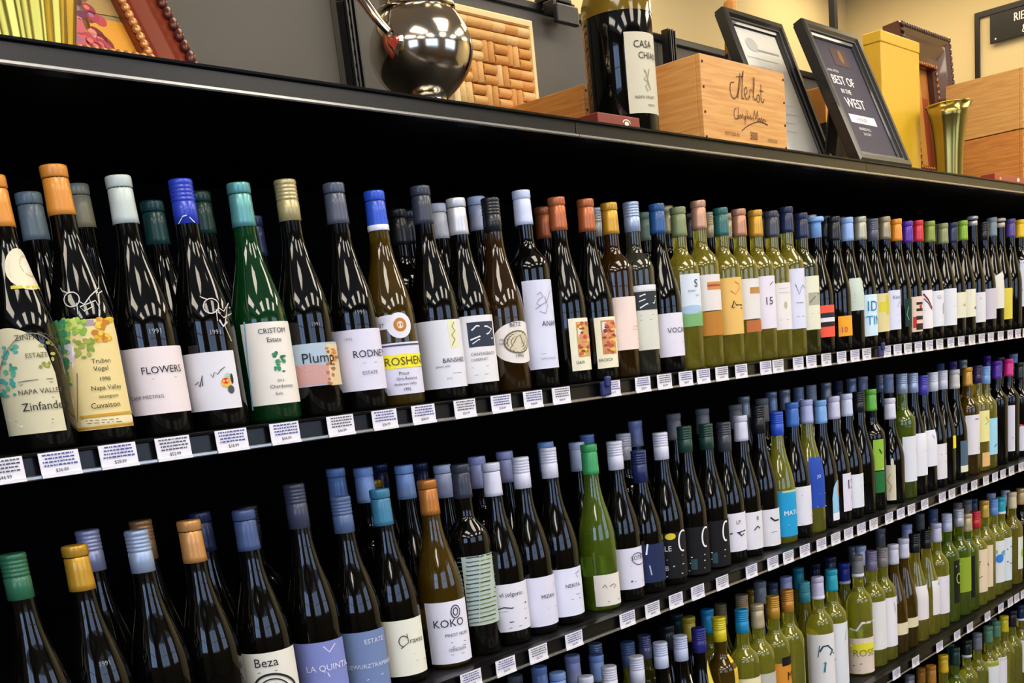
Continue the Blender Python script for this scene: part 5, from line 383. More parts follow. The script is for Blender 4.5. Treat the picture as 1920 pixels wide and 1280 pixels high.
(2, 1, 3.5845, 0.071, 0.356, 0.0383, 'icy white', 'screw', 'bu', 'dark', 'icy white capped dark bottle, square pale label, middle shelf', (-1.098, 0.857, 0.0262, 0.1359, '#dedce4', 'plain'), [('s', [(-0.636, 0.1033), (0.04, 0.1034)], 0.0027, '#8f8f98'), ('s', [(-0.741, 0.0805), (0.013, 0.0802)], 0.0019, '#a8a8b0')]),
(2, 1, 3.6619, 0.071, 0.357, 0.0383, 'black and white', 'screw', 'bu', 'dark', 'black and white capped dark bottle, tiny yellow label, middle shelf', (-0.32, 0.85, 0.111, 0.1511, '#f0d81c', 'plain'), []),
(2, 1, 3.7631, 0.071, 0.35, 0.0383, 'warm white', 'foil', 'bu', 'dark', 'warm white capped dark bottle, slate blue label with a cream foot, middle shelf', (-0.779, 0.841, 0.0457, 0.1249, '#4a6478', 'plain'), [('r', -0.779, 0.841, 0.0241, 0.0449, '#dfdfc4')]),
(2, 1, 3.8748, 0.071, 0.35, 0.0375, 'golden', 'foil', 'bo', 'amber', 'golden capped amber bottle, tall pale label, middle shelf', (-1.383, 0.831, 0.0685, 0.1977, '#e0dde6', 'plain'), [('s', [(-0.564, 0.1833), (-0.157, 0.1833)], 0.0028, '#55546a'), ('e', 0.189, 0.0855, 0.271, 0.0071, '#d8a4a8')]),
(2, 1, 3.9662, 0.071, 0.354, 0.0375, 'dark violet', 'screw', 'bo', 'yellow', 'dark violet capped yellow bottle, pale yellow label, middle shelf', (-1.209, 0.824, 0.0999, 0.2026, '#e6e29a', 'plain'), [('s', [(-0.484, 0.181), (-0.114, 0.1653), (-0.549, 0.1565)], 0.0029, '#8f9a2c'), ('r', -0.835, 0.824, 0.0165, 0.0632, '#e6b57a')]),
(2, 1, 4.042, 0.071, 0.346, 0.0375, 'light sky blue', 'screw', 'bo', 'yellow', 'light sky blue capped yellow bottle, light blue label, middle shelf', (-1.075, 0.818, 0.0474, 0.1702, '#9fd4ee', 'plain'), [('s', [(-0.437, 0.0724), (-0.119, 0.0818)], 0.0044, '#2c7ac0')]),
(2, 1, 4.1501, 0.071, 0.357, 0.0375, 'purple', 'foil', 'bo', 'dark', 'purple capped dark bottle right of the light sky blue capped one, middle shelf', None, []),
(2, 1, 4.2684, 0.071, 0.357, 0.0375, 'magenta', 'foil', 'bo', 'dark', 'magenta capped dark bottle, tall white label with a dark dash, middle shelf', (-1.432, -0.616, 0.0335, 0.195, '#dcdcea', 'plain'), [('s', [(-1.551, 0.0803), (-0.782, 0.0797)], 0.003, '#8b8d9c')]),
(2, 1, 4.3862, 0.071, 0.335, 0.0375, 'dark', 'foil', 'bo', 'dark', 'dark capped dark bottle, white label under a red arc, middle shelf', (-1.417, -0.529, 0.0212, 0.1156, '#e0e0f0', 'arch'), [('s', [(-1.546, 0.1096), (-1.21, 0.1164), (-0.708, 0.1106)], 0.0046, '#c8323c')]),
(2, 0, 0.78, 0.159, 0.341, 0.041, 'lilac silver', 'screw', 'bu', 'dark', 'lilac silver capped bottle behind the gold and silver blue ones, middle shelf', None, []),
(2, 0, 0.8636, 0.159, 0.34, 0.041, 'bronze gold', 'screw', 'bu', 'dark', 'bronze gold capped bottle behind the silver blue and peach gold ones, middle shelf', None, []),
(2, 0, 0.9632, 0.159, 0.334, 0.041, 'faint navy', 'foil', 'bu', 'dark', 'faint navy capped bottle behind the peach gold and slate blue ones, middle shelf', None, []),
(2, 0, 1.0499, 0.159, 0.331, 0.0385, 'ink', 'screw', 'bo', 'dark', 'ink capped bottle behind the slate blue and graphite ones, middle shelf', None, []),
(2, 0, 1.2988, 0.159, 0.358, 0.0385, 'light blue', 'foil', 'bo', 'dark', 'light blue capped bottle behind the steel blue and blue teal ones, middle shelf', None, []),
(2, 0, 1.3093, 0.246, 0.36, 0.041, 'light blue', 'foil', 'bu', 'dark', 'light blue capped bottle far behind the graphite and steel blue ones, middle shelf', None, []),
(2, 0, 1.3938, 0.159, 0.351, 0.041, 'light blue', 'foil', 'bu', 'dark', 'light blue capped bottle behind the blue teal and copper orange ones, middle shelf', None, []),
(2, 0, 1.3955, 0.246, 0.329, 0.041, 'black and gold', 'foil', 'bu', 'dark', 'black and gold capped bottle far behind the steel blue and blue teal ones, middle shelf', None, []),
(2, 0, 1.4899, 0.159, 0.341, 0.041, 'pale blue', 'foil', 'bu', 'dark', 'pale blue capped bottle behind the copper orange and charcoal ones, middle shelf', None, []),
(2, 0, 1.4904, 0.333, 0.347, 0.041, 'navy', 'foil', 'bu', 'dark', 'navy capped bottle far behind the blue teal and copper orange ones, middle shelf', None, []),
(2, 0, 1.515, 0.246, 0.344, 0.0385, 'dark navy', 'foil', 'bo', 'dark', 'dark navy capped bottle far behind the blue teal and copper orange ones, middle shelf', None, []),
(2, 0, 1.5843, 0.159, 0.343, 0.0385, 'lavender', 'foil', 'bo', 'dark', 'lavender capped bottle behind the charcoal and white ones, middle shelf', None, []),
(2, 0, 1.6646, 0.159, 0.343, 0.041, 'lavender', 'foil', 'bu', 'dark', 'lavender capped bottle behind the white and white ones, middle shelf', None, []),
(2, 0, 1.7916, 0.159, 0.347, 0.0383, 'light blue', 'foil', 'bu', 'dark', 'light blue capped bottle behind the white and white ones, middle shelf', None, []),
(2, 0, 1.8923, 0.159, 0.337, 0.0383, 'white blue', 'foil', 'bu', 'dark', 'white blue capped bottle behind the white and emerald green ones, middle shelf', None, []),
(2, 0, 2.0417, 0.246, 0.34, 0.0383, 'light blue', 'screw', 'bu', 'dark', 'light blue capped bottle far behind the white and emerald green ones, middle shelf', None, []),
(2, 0, 2.0604, 0.159, 0.337, 0.0375, 'grey white', 'screw', 'bo', 'dark', 'grey white capped bottle behind the white and dark blue ones, middle shelf', None, []),
(2, 0, 2.2295, 0.246, 0.35, 0.0383, 'lavender', 'foil', 'bu', 'dark', 'lavender capped bottle far behind the white and dark blue ones, middle shelf', None, []),
(2, 0, 2.2631, 0.159, 0.36, 0.0383, 'blue', 'foil', 'bu', 'dark', 'blue capped bottle behind the white and dark green ones, middle shelf', None, []),
(2, 0, 2.3877, 0.159, 0.358, 0.0383, 'blue', 'foil', 'bu', 'dark', 'blue capped bottle behind the dark green and dark green ones, middle shelf', None, []),
(2, 0, 2.542, 0.159, 0.356, 0.0383, 'blue', 'foil', 'bu', 'dark', 'blue capped bottle behind the black and silver and white ones, middle shelf', None, []),
(2, 0, 2.6761, 0.159, 0.358, 0.0375, 'blue', 'foil', 'bo', 'dark', 'blue capped bottle behind the black and blue and bright blue ones, middle shelf', None, []),
(2, 0, 2.8833, 0.333, 0.362, 0.0383, 'silver', 'foil', 'bu', 'dark', 'silver capped bottle far behind the white and black and blue ones, middle shelf', None, []),
(2, 0, 3.0403, 0.333, 0.362, 0.0383, 'silver blue', 'foil', 'bu', 'dark', 'silver blue capped bottle far behind the black and blue and bright blue ones, middle shelf', None, []),
(2, 0, 3.1203, 0.333, 0.362, 0.0375, 'silver', 'foil', 'bo', 'dark', 'silver capped bottle far behind the bright blue and cobalt blue ones, middle shelf', None, []),
(2, 0, 3.2068, 0.333, 0.362, 0.0383, 'silver blue', 'screw', 'bu', 'dark', 'silver blue capped bottle far behind the cobalt blue and lavender ones, middle shelf', None, []),
(2, 0, 3.2894, 0.333, 0.362, 0.0383, 'grey white', 'screw', 'bu', 'dark', 'grey white capped bottle far behind the lavender and sky blue ones, middle shelf', None, []),
(2, 0, 3.3889, 0.333, 0.362, 0.0383, 'silver', 'foil', 'bu', 'dark', 'silver capped bottle far behind the sky blue and lilac white ones, middle shelf', None, []),
(2, 0, 3.4705, 0.333, 0.362, 0.0383, 'navy', 'screw', 'bu', 'dark', 'navy capped bottle far behind the lilac white and white and blue ones, middle shelf', None, []),
(2, 0, 3.567, 0.333, 0.362, 0.0383, 'silver blue', 'foil', 'bu', 'dark', 'silver blue capped bottle far behind the white and blue and black ones, middle shelf', None, []),
(2, 0, 3.6545, 0.333, 0.362, 0.0383, 'pale blue', 'foil', 'bu', 'dark', 'pale blue capped bottle far behind the black and apple green ones, middle shelf', None, []),
(2, 0, 3.6569, 0.246, 0.362, 0.0375, 'white blue', 'foil', 'bo', 'dark', 'white blue capped bottle far behind the apple green and white ones, middle shelf', None, []),
(2, 0, 3.7907, 0.333, 0.355, 0.0383, 'silver', 'screw', 'bu', 'dark', 'silver capped bottle far behind the apple green and white ones, middle shelf', None, []),
(2, 0, 4.3152, 0.333, 0.362, 0.0383, 'slate blue', 'screw', 'bu', 'dark', 'slate blue capped bottle far behind the icy white and black and white ones, middle shelf', None, []),
(2, 0, 4.4405, 0.159, 0.359, 0.0375, 'dark violet', 'foil', 'bo', 'dark', 'dark violet capped bottle behind the purple and magenta ones, middle shelf', None, []),
(2, 0, 4.441, 0.333, 0.362, 0.0375, 'violet', 'foil', 'bo', 'dark', 'violet capped bottle far behind the black and white and warm white ones, middle shelf', None, []),
(2, 0, 4.5445, 0.333, 0.362, 0.0383, 'silver', 'foil', 'bu', 'dark', 'silver capped bottle far behind the warm white and golden ones, middle shelf', None, []),
(2, 0, 4.8041, 0.333, 0.358, 0.0375, 'purple', 'foil', 'bo', 'dark', 'purple capped bottle far behind the light sky blue and purple ones, middle shelf', None, []),
(2, 0, 4.8555, 0.246, 0.355, 0.0383, 'light blue', 'foil', 'bu', 'dark', 'light blue capped bottle far behind the magenta and dark ones, middle shelf', None, []),
(3, 1, 1.569, 0.071, 0.353, 0.041, 'sky blue', 'foil', 'bu', 'dark', 'sky blue capped dark bottle left of the light blue capped one, lower shelf', None, []),
(3, 1, 1.6518, 0.071, 0.369, 0.041, 'light blue', 'foil', 'bu', 'dark', 'light blue capped dark bottle right of the sky blue capped one, lower shelf', None, []),
(3, 1, 1.7388, 0.071, 0.336, 0.041, 'pale white', 'foil', 'bu', 'dark', 'pale white capped dark bottle right of the light blue capped one, lower shelf', None, []),
(3, 1, 1.8198, 0.071, 0.336, 0.0383, 'milk white', 'screw', 'bu', 'dark', 'milk white capped dark bottle right of the pale white capped one, lower shelf', None, []),
(3, 1, 1.9182, 0.071, 0.332, 0.0383, 'white', 'screw', 'bu', 'dark', 'white capped dark bottle, white label edge, lower shelf', (-1.386, 1.118, 0.2633, 0.2963, '#e4e6ee', 'plain'), []),
(3, 1, 2.0115, 0.071, 0.339, 0.0383, 'white and blue', 'screw', 'bu', 'dark', 'white and blue capped dark bottle, white label edge, lower shelf', (0.388, 1.095, 0.2186, 0.2659, '#e4e6ee', 'plain'), []),
(3, 1, 2.0917, 0.071, 0.337, 0.0383, 'white and steel', 'screw', 'bu', 'dark', 'white and steel capped dark bottle, white label edge, lower shelf', (0.106, 1.077, 0.1488, 0.2434, '#e9ecdc', 'plain'), []),
(3, 1, 2.1691, 0.071, 0.338, 0.0383, 'indigo', 'screw', 'bu', 'dark', 'indigo capped dark bottle, round golden label, lower shelf', (-0.32, 1.06, 0.1416, 0.2566, '#d8c24a', 'round'), [('e', 0.56, 0.2426, 0.02, 0.0185, '#1b1a12'), ('r', 0.563, 1.06, 0.2135, 0.22, '#e6b58a'), ('s', [(0.549, 0.241), (0.551, 0.2327), (0.554, 0.2264), (0.558, 0.2233), (0.563, 0.224), (0.567, 0.2285), (0.569, 0.2357), (0.57, 0.2443), (0.569, 0.2525), (0.566, 0.2588), (0.562, 0.2618), (0.557, 0.261), (0.553, 0.2567), (0.55, 0.2495), (0.549, 0.241)], 0.0032, '#d6d65a')]),
(3, 1, 2.2597, 0.071, 0.34, 0.0375, 'yellow', 'screw', 'bo', 'amber', 'yellow capped amber bottle, gold framed label, lower shelf', (-0.116, 1.041, 0.1249, 0.2488, '#dcb83a', 'plain'), [('r', 0.548, 1.041, 0.2431, 0.251, '#c9a52c')]),
(3, 1, 2.3641, 0.071, 0.334, 0.0375, 'azure blue', 'screw', 'bo', 'chartreuse', 'azure blue capped yellow green bottle, cream label low on the bottle, lower shelf', (-1.538, 1.021, 0.0749, 0.1677, '#e6dfb4', 'plain'), []),
(3, 1, 2.4399, 0.071, 0.333, 0.0375, 'beige', 'foil', 'bo', 'chartreuse', 'beige capped yellow green bottle, grey label, lower shelf', (-1.138, 1.007, 0.0651, 0.1594, '#b9b9b0', 'plain'), []),
(3, 1, 2.5198, 0.071, 0.336, 0.0375, 'gold', 'screw', 'bo', 'chartreuse', 'gold capped yellow green bottle, burnt orange label, lower shelf', (-1.199, 0.993, 0.0418, 0.1649, '#d08a2c', 'plain'), [('t', 'M', -0.297, 0.1181, 0.023, '#3a2208'), ('r', -0.634, 0.993, 0.1568, 0.1796, '#15130e'), ('s', [(0.499, 0.1683), (0.491, 0.1744)], 0.0028, '#dfdcc4')]),
(3, 1, 2.5957, 0.071, 0.336, 0.0375, 'orange gold', 'screw', 'bo', 'chartreuse', 'orange gold capped yellow green bottle right of the gold capped one, lower shelf', None, []),
(3, 1, 2.7656, 0.071, 0.337, 0.0375, 'lavender white', 'bandfoil', 'bo', 'chartreuse', 'lavender white capped yellow green bottle, white label with a blue green bird, lower shelf', (-2.2, 0.955, 0.032, 0.1825, '#e2e0e2', 'plain'), [('s', [(-1.146, 0.1349), (-0.904, 0.1493), (-0.538, 0.1504), (-0.139, 0.1352), (-0.387, 0.1223)], 0.0049, '#1f4a55'), ('s', [(-0.845, 0.0995), (-0.005, 0.1279)], 0.0085, '#2f8fa0'), ('s', [(-0.87, 0.0769), (-0.761, 0.1036), (0.276, 0.104)], 0.0061, '#2a8a9a'), ('s', [(-0.855, 0.1251), (-0.375, 0.1312)], 0.0029, '#e2e0e2'), ('s', [(-1.276, 0.1199), (-1.126, 0.1529)], 0.0024, '#33555c')]),
(3, 1, 2.8481, 0.071, 0.34, 0.0375, 'turquoise', 'foil', 'bo', 'chartreuse', 'turquoise capped yellow green bottle, tall grey white label, lower shelf', (-1.205, 0.943, 0.0149, 0.1931, '#dcdfe4', 'plain'), [('s', [(-0.217, 0.1425), (-0.022, 0.1713)], 0.002, '#8b8d9c')]),
(3, 1, 3.0127, 0.071, 0.349, 0.0375, 'blue', 'bandfoil', 'bo', 'chartreuse', 'blue capped yellow green bottle, pink label with a yellow banner and collar, lower shelf', (-2.2, 0.921, 0.006, 0.1114, '#e2cfc0', 'plain'), [('e', -0.861, 0.0822, 1.153, 0.0159, '#e0d83a'), ('r', -1.68, 0.921, 0.0675, 0.0929, '#e0d83a'), ('t', 'ROSE', -1.705, 0.0581, 0.0207, '#8a8a1c'), ('s', [(-1.912, 0.1401), (-1.369, 0.1354), (-0.955, 0.1569), (-0.32, 0.1565), (0.429, 0.1561)], 0.0064, '#cfcfd8'), ('s', [(-1.868, 0.0894), (0.429, 0.1085)], 0.0038, '#dcdce6'), ('s', [(-1.737, 0.029), (-1.061, 0.0365)], 0.0026, '#33322c'), ('s', [(-1.236, 0.0174), (0.43, 0.0218)], 0.0026, '#33322c'), ('s', [(-1.09, 0.0044), (0.429, 0.0088)], 0.0026, '#55544c')]),
(3, 1, 3.1037, 0.071, 0.342, 0.0375, 'grey violet', 'screw', 'bo', 'chartreuse', 'grey violet capped yellow green bottle, off white label, lower shelf', (-1.264, 0.909, 0.0534, 0.1976, '#e0dfe0', 'plain'), []),
(3, 1, 3.1795, 0.071, 0.34, 0.0375, 'taupe', 'screw', 'bo', 'chartreuse', 'taupe capped yellow green bottle, tall white label, lower shelf', (-1.1, 0.9, 0.0435, 0.1933, '#e4e2ea', 'plain'), [('s', [(-0.261, 0.1757), (-0.078, 0.1449)], 0.0021, '#8b8d9c')]),
(3, 1, 3.2561, 0.071, 0.337, 0.0383, 'white', 'foil', 'bu', 'amber', 'white capped amber bottle, narrow cream band low down, lower shelf', (-1.133, 0.891, 0.0612, 0.0978, '#dcd4b0', 'plain'), []),
(3, 1, 3.3335, 0.071, 0.341, 0.0383, 'white', 'foil', 'bu', 'amber', 'white capped amber bottle, cream band low down, lower shelf', (-1.115, 0.883, 0.0661, 0.0965, '#dcd4b0', 'plain'), []),
(3, 1, 3.4163, 0.071, 0.341, 0.0383, 'black', 'screw', 'bu', 'yellow', 'black capped yellow bottle, white label with small bird, lower shelf', (-1.139, 0.874, 0.0708, 0.1784, '#e2dde0', 'plain'), [('s', [(0.106, 0.1649), (0.383, 0.1727)], 0.0041, '#77747a')]),
(3, 1, 3.5084, 0.071, 0.338, 0.0383, 'dark', 'screw', 'bu', 'yellow', 'dark capped yellow bottle, white label with grey wing, lower shelf', (-0.737, 0.865, 0.065, 0.1756, '#e0dee2', 'plain'), [('s', [(-0.104, 0.1609), (0.374, 0.164)], 0.0042, '#77747a')]),
(3, 1, 3.591, 0.071, 0.342, 0.0375, 'lilac white', 'foil', 'bo', 'chartreuse', 'lilac white capped yellow green bottle, white label with dark leaf, lower shelf', (-1.136, 0.857, 0.0514, 0.1748, '#dfdde6', 'plain'), [('s', [(0.196, 0.1131), (0.367, 0.1257)], 0.0043, '#23222a')]),
(3, 1, 3.6816, 0.071, 0.362, 0.0375, 'white blue', 'screw', 'bo', 'olivegreen', 'white blue capped olive green bottle, black label with a lime ring, lower shelf', (-0.65, 0.848, 0.0647, 0.2077, '#15170f', 'plain'), [('s', [(0.359, 0.1429), (0.359, 0.1358), (0.142, 0.1319), (-0.058, 0.1304), (-0.203, 0.1315), (-0.307, 0.1353), (-0.37, 0.1414), (-0.389, 0.1485), (-0.363, 0.1553), (-0.294, 0.1604), (-0.183, 0.1628), (-0.032, 0.1617), (0.184, 0.1569), (0.359, 0.1499), (0.359, 0.1429)], 0.0035, '#a8cf2c'), ('s', [(-0.463, 0.1882), (0.359, 0.1913)], 0.0043, '#e4e4dc')]),
(3, 1, 3.7838, 0.071, 0.358, 0.0375, 'silver white', 'screw', 'bo', 'olivegreen', 'silver white capped olive green bottle, lime green label, lower shelf', (-1.324, 0.839, 0.0818, 0.2001, '#8fa82c', 'plain'), []),
(3, 1, 3.8601, 0.071, 0.333, 0.0375, 'beige', 'foil', 'bo', 'olivegreen', 'beige capped olive green bottle, black sliver label, lower shelf', (-1.086, -0.555, 0.0476, 0.1919, '#12140c', 'plain'), []),
(3, 1, 3.9394, 0.071, 0.33, 0.0375, 'cream and red', 'screw', 'bo', 'chartreuse', 'cream and red capped yellow green bottle, cream label with dark letters, lower shelf', (-1.111, 0.826, 0.0479, 0.1979, '#e4d3b4', 'plain'), [('t', 'f', -1.089, 0.133, 0.0265, '#4a3a2c'), ('s', [(-1.143, 0.0956), (-0.653, 0.105)], 0.003, '#8a6a4a')]),
(3, 1, 4.0217, 0.071, 0.352, 0.0375, 'gold and cream', 'foil', 'bo', 'chartreuse', 'gold and cream capped yellow green bottle, sand label, lower shelf', (-1.135, -0.394, 0.0508, 0.1991, '#e4cfb4', 'plain'), [('s', [(-1.038, 0.1471), (-0.898, 0.1276)], 0.0037, '#4a3a2c')]),
(3, 1, 4.1111, 0.071, 0.345, 0.0375, 'blue and white', 'screw', 'bo', 'chartreuse', 'blue and white capped yellow green bottle, white label with a blue rosette, lower shelf', (-1.196, 0.813, 0.0467, 0.1973, '#dfe2e6', 'plain'), [('e', -0.621, 0.134, 0.442, 0.0156, '#3a84dc'), ('e', -1.176, 0.1206, 0.189, 0.0078, '#dc9aa8'), ('e', -0.095, 0.1519, 0.411, 0.0097, '#6aa8c8'), ('e', -0.981, 0.1587, 0.145, 0.0078, '#8fbc8a')]),
(3, 1, 4.187, 0.071, 0.339, 0.0375, 'turquoise', 'bandfoil', 'bo', 'chartreuse', 'turquoise capped yellow green bottle, pale blue label, lower shelf', (-1.077, 0.807, 0.0384, 0.195, '#d4e2ec', 'plain'), [('s', [(-0.663, 0.153), (-0.051, 0.1609)], 0.0047, '#1c2a34'), ('s', [(-0.666, 0.11), (-0.059, 0.0983)], 0.0047, '#1c2a34')]),
(3, 1, 4.3049, 0.071, 0.341, 0.0375, 'cream and blue', 'foil', 'bo', 'yellow', 'cream and blue capped yellow bottle, white label with a green leaf, lower shelf', (-0.646, 0.799, 0.0565, 0.1764, '#dfe6d8', 'plain'), [('e', 0.025, 0.1149, 0.308, 0.0161, '#9ac04a')]),
(3, 1, 4.4039, 0.071, 0.34, 0.0375, 'beige gold', 'foil', 'bo', 'dark', 'beige gold capped dark bottle right of the cream and blue capped one, lower shelf', None, []),
(3, 0, 1.6977, 0.159, 0.358, 0.0385, 'light blue', 'foil', 'bo', 'yellow', 'light blue capped bottle behind the sky blue and light blue ones, lower shelf', None, []),
(3, 0, 1.7155, 0.246, 0.327, 0.041, 'blue', 'foil', 'bu', 'dark', 'blue capped bottle far behind the sky blue one at the end, lower shelf', None, []),
(3, 0, 1.8082, 0.159, 0.356, 0.0383, 'lavender', 'foil', 'bu', 'dark', 'lavender capped bottle behind the light blue and pale white ones, lower shelf', None, []),
(3, 0, 1.8906, 0.159, 0.337, 0.0383, 'light blue', 'foil', 'bu', 'yellow', 'light blue capped bottle behind the pale white and milk white ones, lower shelf', None, []),
(3, 0, 1.9995, 0.246, 0.329, 0.0383, 'silver blue', 'screw', 'bu', 'dark', 'silver blue capped bottle far behind the pale white and milk white ones, lower shelf', None, []),
(3, 0, 2.0089, 0.159, 0.334, 0.0375, 'steel blue', 'screw', 'bo', 'chartreuse', 'steel blue capped bottle behind the milk white and white ones, lower shelf', None, []),
(3, 0, 2.1699, 0.159, 0.336, 0.0383, 'ink', 'foil', 'bu', 'dark', 'ink capped bottle behind the white and blue and white and steel ones, lower shelf', None, []),
(3, 0, 2.1942, 0.246, 0.301, 0.0375, 'lavender silver', 'screw', 'bo', 'yellow', 'lavender silver capped bottle far behind the white and white and blue ones, lower shelf', None, []),
(3, 0, 2.2628, 0.159, 0.336, 0.0383, 'mustard', 'foil', 'bu', 'dark', 'mustard capped bottle behind the white and steel and indigo ones, lower shelf', None, []),
(3, 0, 2.3407, 0.246, 0.318, 0.0383, 'dark teal', 'foil', 'bu', 'yellow', 'dark teal capped bottle behind the white and blue and white and steel ones, lower shelf', None, []),
(3, 0, 2.3477, 0.159, 0.334, 0.0375, 'azure blue', 'foil', 'bo', 'chartreuse', 'azure blue capped bottle behind the indigo and yellow ones, lower shelf', None, []),
(3, 0, 2.5165, 0.159, 0.335, 0.0383, 'tan', 'screw', 'bu', 'chartreuse', 'tan capped bottle behind the yellow and azure blue ones, lower shelf', None, []),
(3, 0, 2.55, 0.246, 0.301, 0.0383, 'tan silver', 'screw', 'bu', 'yellow', 'tan silver capped bottle far behind the yellow and azure blue ones, lower shelf', None, []),
(3, 0, 2.6123, 0.159, 0.351, 0.0383, 'grey', 'foil', 'bu', 'dark', 'grey capped bottle behind the beige and gold ones, lower shelf', None, []),
(3, 0, 2.72, 0.246, 0.306, 0.0383, 'gold', 'foil', 'bu', 'dark', 'gold capped bottle far behind the azure blue and beige ones, lower shelf', None, []),
(3, 0, 2.754, 0.159, 0.337, 0.0383, 'lavender', 'foil', 'bu', 'yellow', 'lavender capped bottle behind the gold and orange gold ones, lower shelf', None, []),
(3, 0, 2.8306, 0.246, 0.3, 0.0383, 'steel blue', 'foil', 'bu', 'dark', 'steel blue capped bottle far behind the beige and gold ones, lower shelf', None, []),
(3, 0, 2.8558, 0.159, 0.301, 0.0383, 'aqua blue', 'screw', 'bu', 'yellow', 'aqua blue capped bottle behind the orange gold and lavender white ones, lower shelf', None, []),
(3, 0, 2.9882, 0.246, 0.311, 0.0383, 'turquoise', 'foil', 'bu', 'chartreuse', 'turquoise capped bottle far behind the orange gold and lavender white ones, lower shelf', None, []),
(3, 0, 3.0207, 0.159, 0.34, 0.0383, 'navy', 'foil', 'bu', 'yellow', 'navy capped bottle behind the lavender white and turquoise ones, lower shelf', None, []),
(3, 0, 3.0924, 0.246, 0.306, 0.0375, 'navy', 'foil', 'bo', 'yellow', 'navy capped bottle far behind the orange gold and lavender white ones, lower shelf', None, []),
(3, 0, 3.108, 0.159, 0.306, 0.0383, 'royal blue', 'bandfoil', 'bu', 'chartreuse', 'royal blue capped bottle behind the turquoise and blue ones, lower shelf', None, []),
(3, 0, 3.2231, 0.159, 0.338, 0.0383, 'pale blue', 'foil', 'bu', 'yellow', 'pale blue capped bottle behind the blue and grey violet ones, lower shelf', None, []),
(3, 0, 3.3584, 0.246, 0.307, 0.0383, 'silver', 'foil', 'bu', 'dark', 'silver capped bottle far behind the turquoise and blue ones, lower shelf', None, []),
(3, 0, 3.5602, 0.246, 0.333, 0.0383, 'grey', 'foil', 'bu', 'chartreuse', 'grey capped bottle far behind the grey violet and taupe ones, lower shelf', None, []),
(3, 0, 3.5695, 0.159, 0.345, 0.0383, 'lavender', 'foil', 'bu', 'chartreuse', 'lavender capped bottle behind the white and black ones, lower shelf', None, []),
(3, 0, 3.7876, 0.159, 0.358, 0.0383, 'steel blue', 'screw', 'bu', 'yellow', 'steel blue capped bottle behind the dark and lilac white ones, lower shelf', None, []),
(3, 0, 3.8863, 0.246, 0.33, 0.0383, 'blue', 'screw', 'bu', 'dark', 'blue capped bottle far behind the black and dark ones, lower shelf', None, []),
(3, 0, 4.0086, 0.159, 0.348, 0.0383, 'brown grey', 'screw', 'bu', 'chartreuse', 'brown grey capped bottle behind the white blue and silver white ones, lower shelf', None, []),
(3, 0, 4.1002, 0.159, 0.344, 0.0383, 'blue', 'foil', 'bu', 'yellow', 'blue capped bottle behind the beige and cream and red ones, lower shelf', None, []),
(3, 0, 4.343, 0.159, 0.331, 0.0375, 'lavender', 'foil', 'bo', 'yellow', 'lavender capped bottle behind the gold and cream and blue and white ones, lower shelf', None, []),
(3, 0, 4.3969, 0.246, 0.304, 0.0383, 'deep blue', 'foil', 'bu', 'chartreuse', 'deep blue capped bottle far behind the beige and cream and red ones, lower shelf', None, []),
(3, 0, 4.499, 0.159, 0.322, 0.0375, 'pale blue', 'foil', 'bo', 'dark', 'pale blue capped bottle behind the turquoise and cream and blue ones, lower shelf', None, []),
(4, 1, 3.5251, 0.071, 0.345, 0.0375, 'amber', 'foil', 'bo', 'yellow', 'amber capped yellow bottle left of the bright yellow capped one, bottom shelf', None, []),
(4, 1, 3.63, 0.071, 0.35, 0.0375, 'bright yellow', 'foil', 'bo', 'yellow', 'bright yellow capped yellow bottle right of the amber capped one, bottom shelf', None, []),
(4, 1, 3.7337, 0.071, 0.35, 0.0375, 'dark green', 'foil', 'bo', 'olivegreen', 'dark green capped olive green bottle right of the bright yellow capped one, bottom shelf', None, []),
(4, 1, 3.8417, 0.071, 0.35, 0.0375, 'green black', 'bandfoil', 'bo', 'chartreuse', 'green black capped yellow green bottle right of the dark green capped one, bottom shelf', None, []),
(4, 1, 3.9437, 0.071, 0.35, 0.0375, 'grey', 'foil', 'bo', 'chartreuse', 'grey capped yellow green bottle right of the green black capped one, bottom shelf', None, []),
(4, 1, 4.0495, 0.071, 0.35, 0.0375, 'sea green', 'foil', 'bo', 'chartreuse', 'sea green capped yellow green bottle, white label with grey writing, bottom shelf', (-1.719, 0.817, 0.0671, 0.2272, '#e0e6ec', 'plain'), []),
(4, 1, 4.1315, 0.071, 0.35, 0.0375, 'sea green', 'foil', 'bo', 'chartreuse', 'sea green capped yellow green bottle, tall lavender white label, bottom shelf', (-1.024, 0.811, 0.0551, 0.2215, '#e2e0ec', 'plain'), []),
(4, 1, 4.2159, 0.071, 0.35, 0.0375, 'yellow', 'foil', 'bo', 'chartreuse', 'yellow capped yellow green bottle right of the sea green capped one, bottom shelf', None, []),
(4, 1, 4.3027, 0.071, 0.35, 0.0375, 'black', 'foil', 'bo', 'chartreuse', 'black capped yellow green bottle right of the yellow capped one, bottom shelf', None, []),
(4, 1, 4.4044, 0.071, 0.35, 0.0375, 'navy', 'bandfoil', 'bo', 'yellow', 'navy capped yellow bottle, white label, bottom shelf', (-1.307, -0.326, 0.0925, 0.2198, '#e4e2f0', 'plain'), []),
(4, 0, 3.5609, 0.159, 0.293, 0.0375, 'silver grey', 'foil', 'bo', 'yellow', 'silver grey capped bottle behind the amber one at the end, bottom shelf', None, []),
(4, 0, 3.6598, 0.159, 0.291, 0.0375, 'amber', 'foil', 'bo', 'chartreuse', 'amber capped bottle behind the amber one at the end, bottom shelf', None, []),
(4, 0, 3.9148, 0.159, 0.314, 0.0375, 'dark teal', 'foil', 'bo', 'chartreuse', 'dark teal capped bottle behind the bright yellow and dark green ones, bottom shelf', None, []),
(4, 0, 4.3462, 0.159, 0.309, 0.0375, 'grey', 'foil', 'bo', 'dark', 'grey capped bottle behind the sea green and sea green ones, bottom shelf', None, [])]
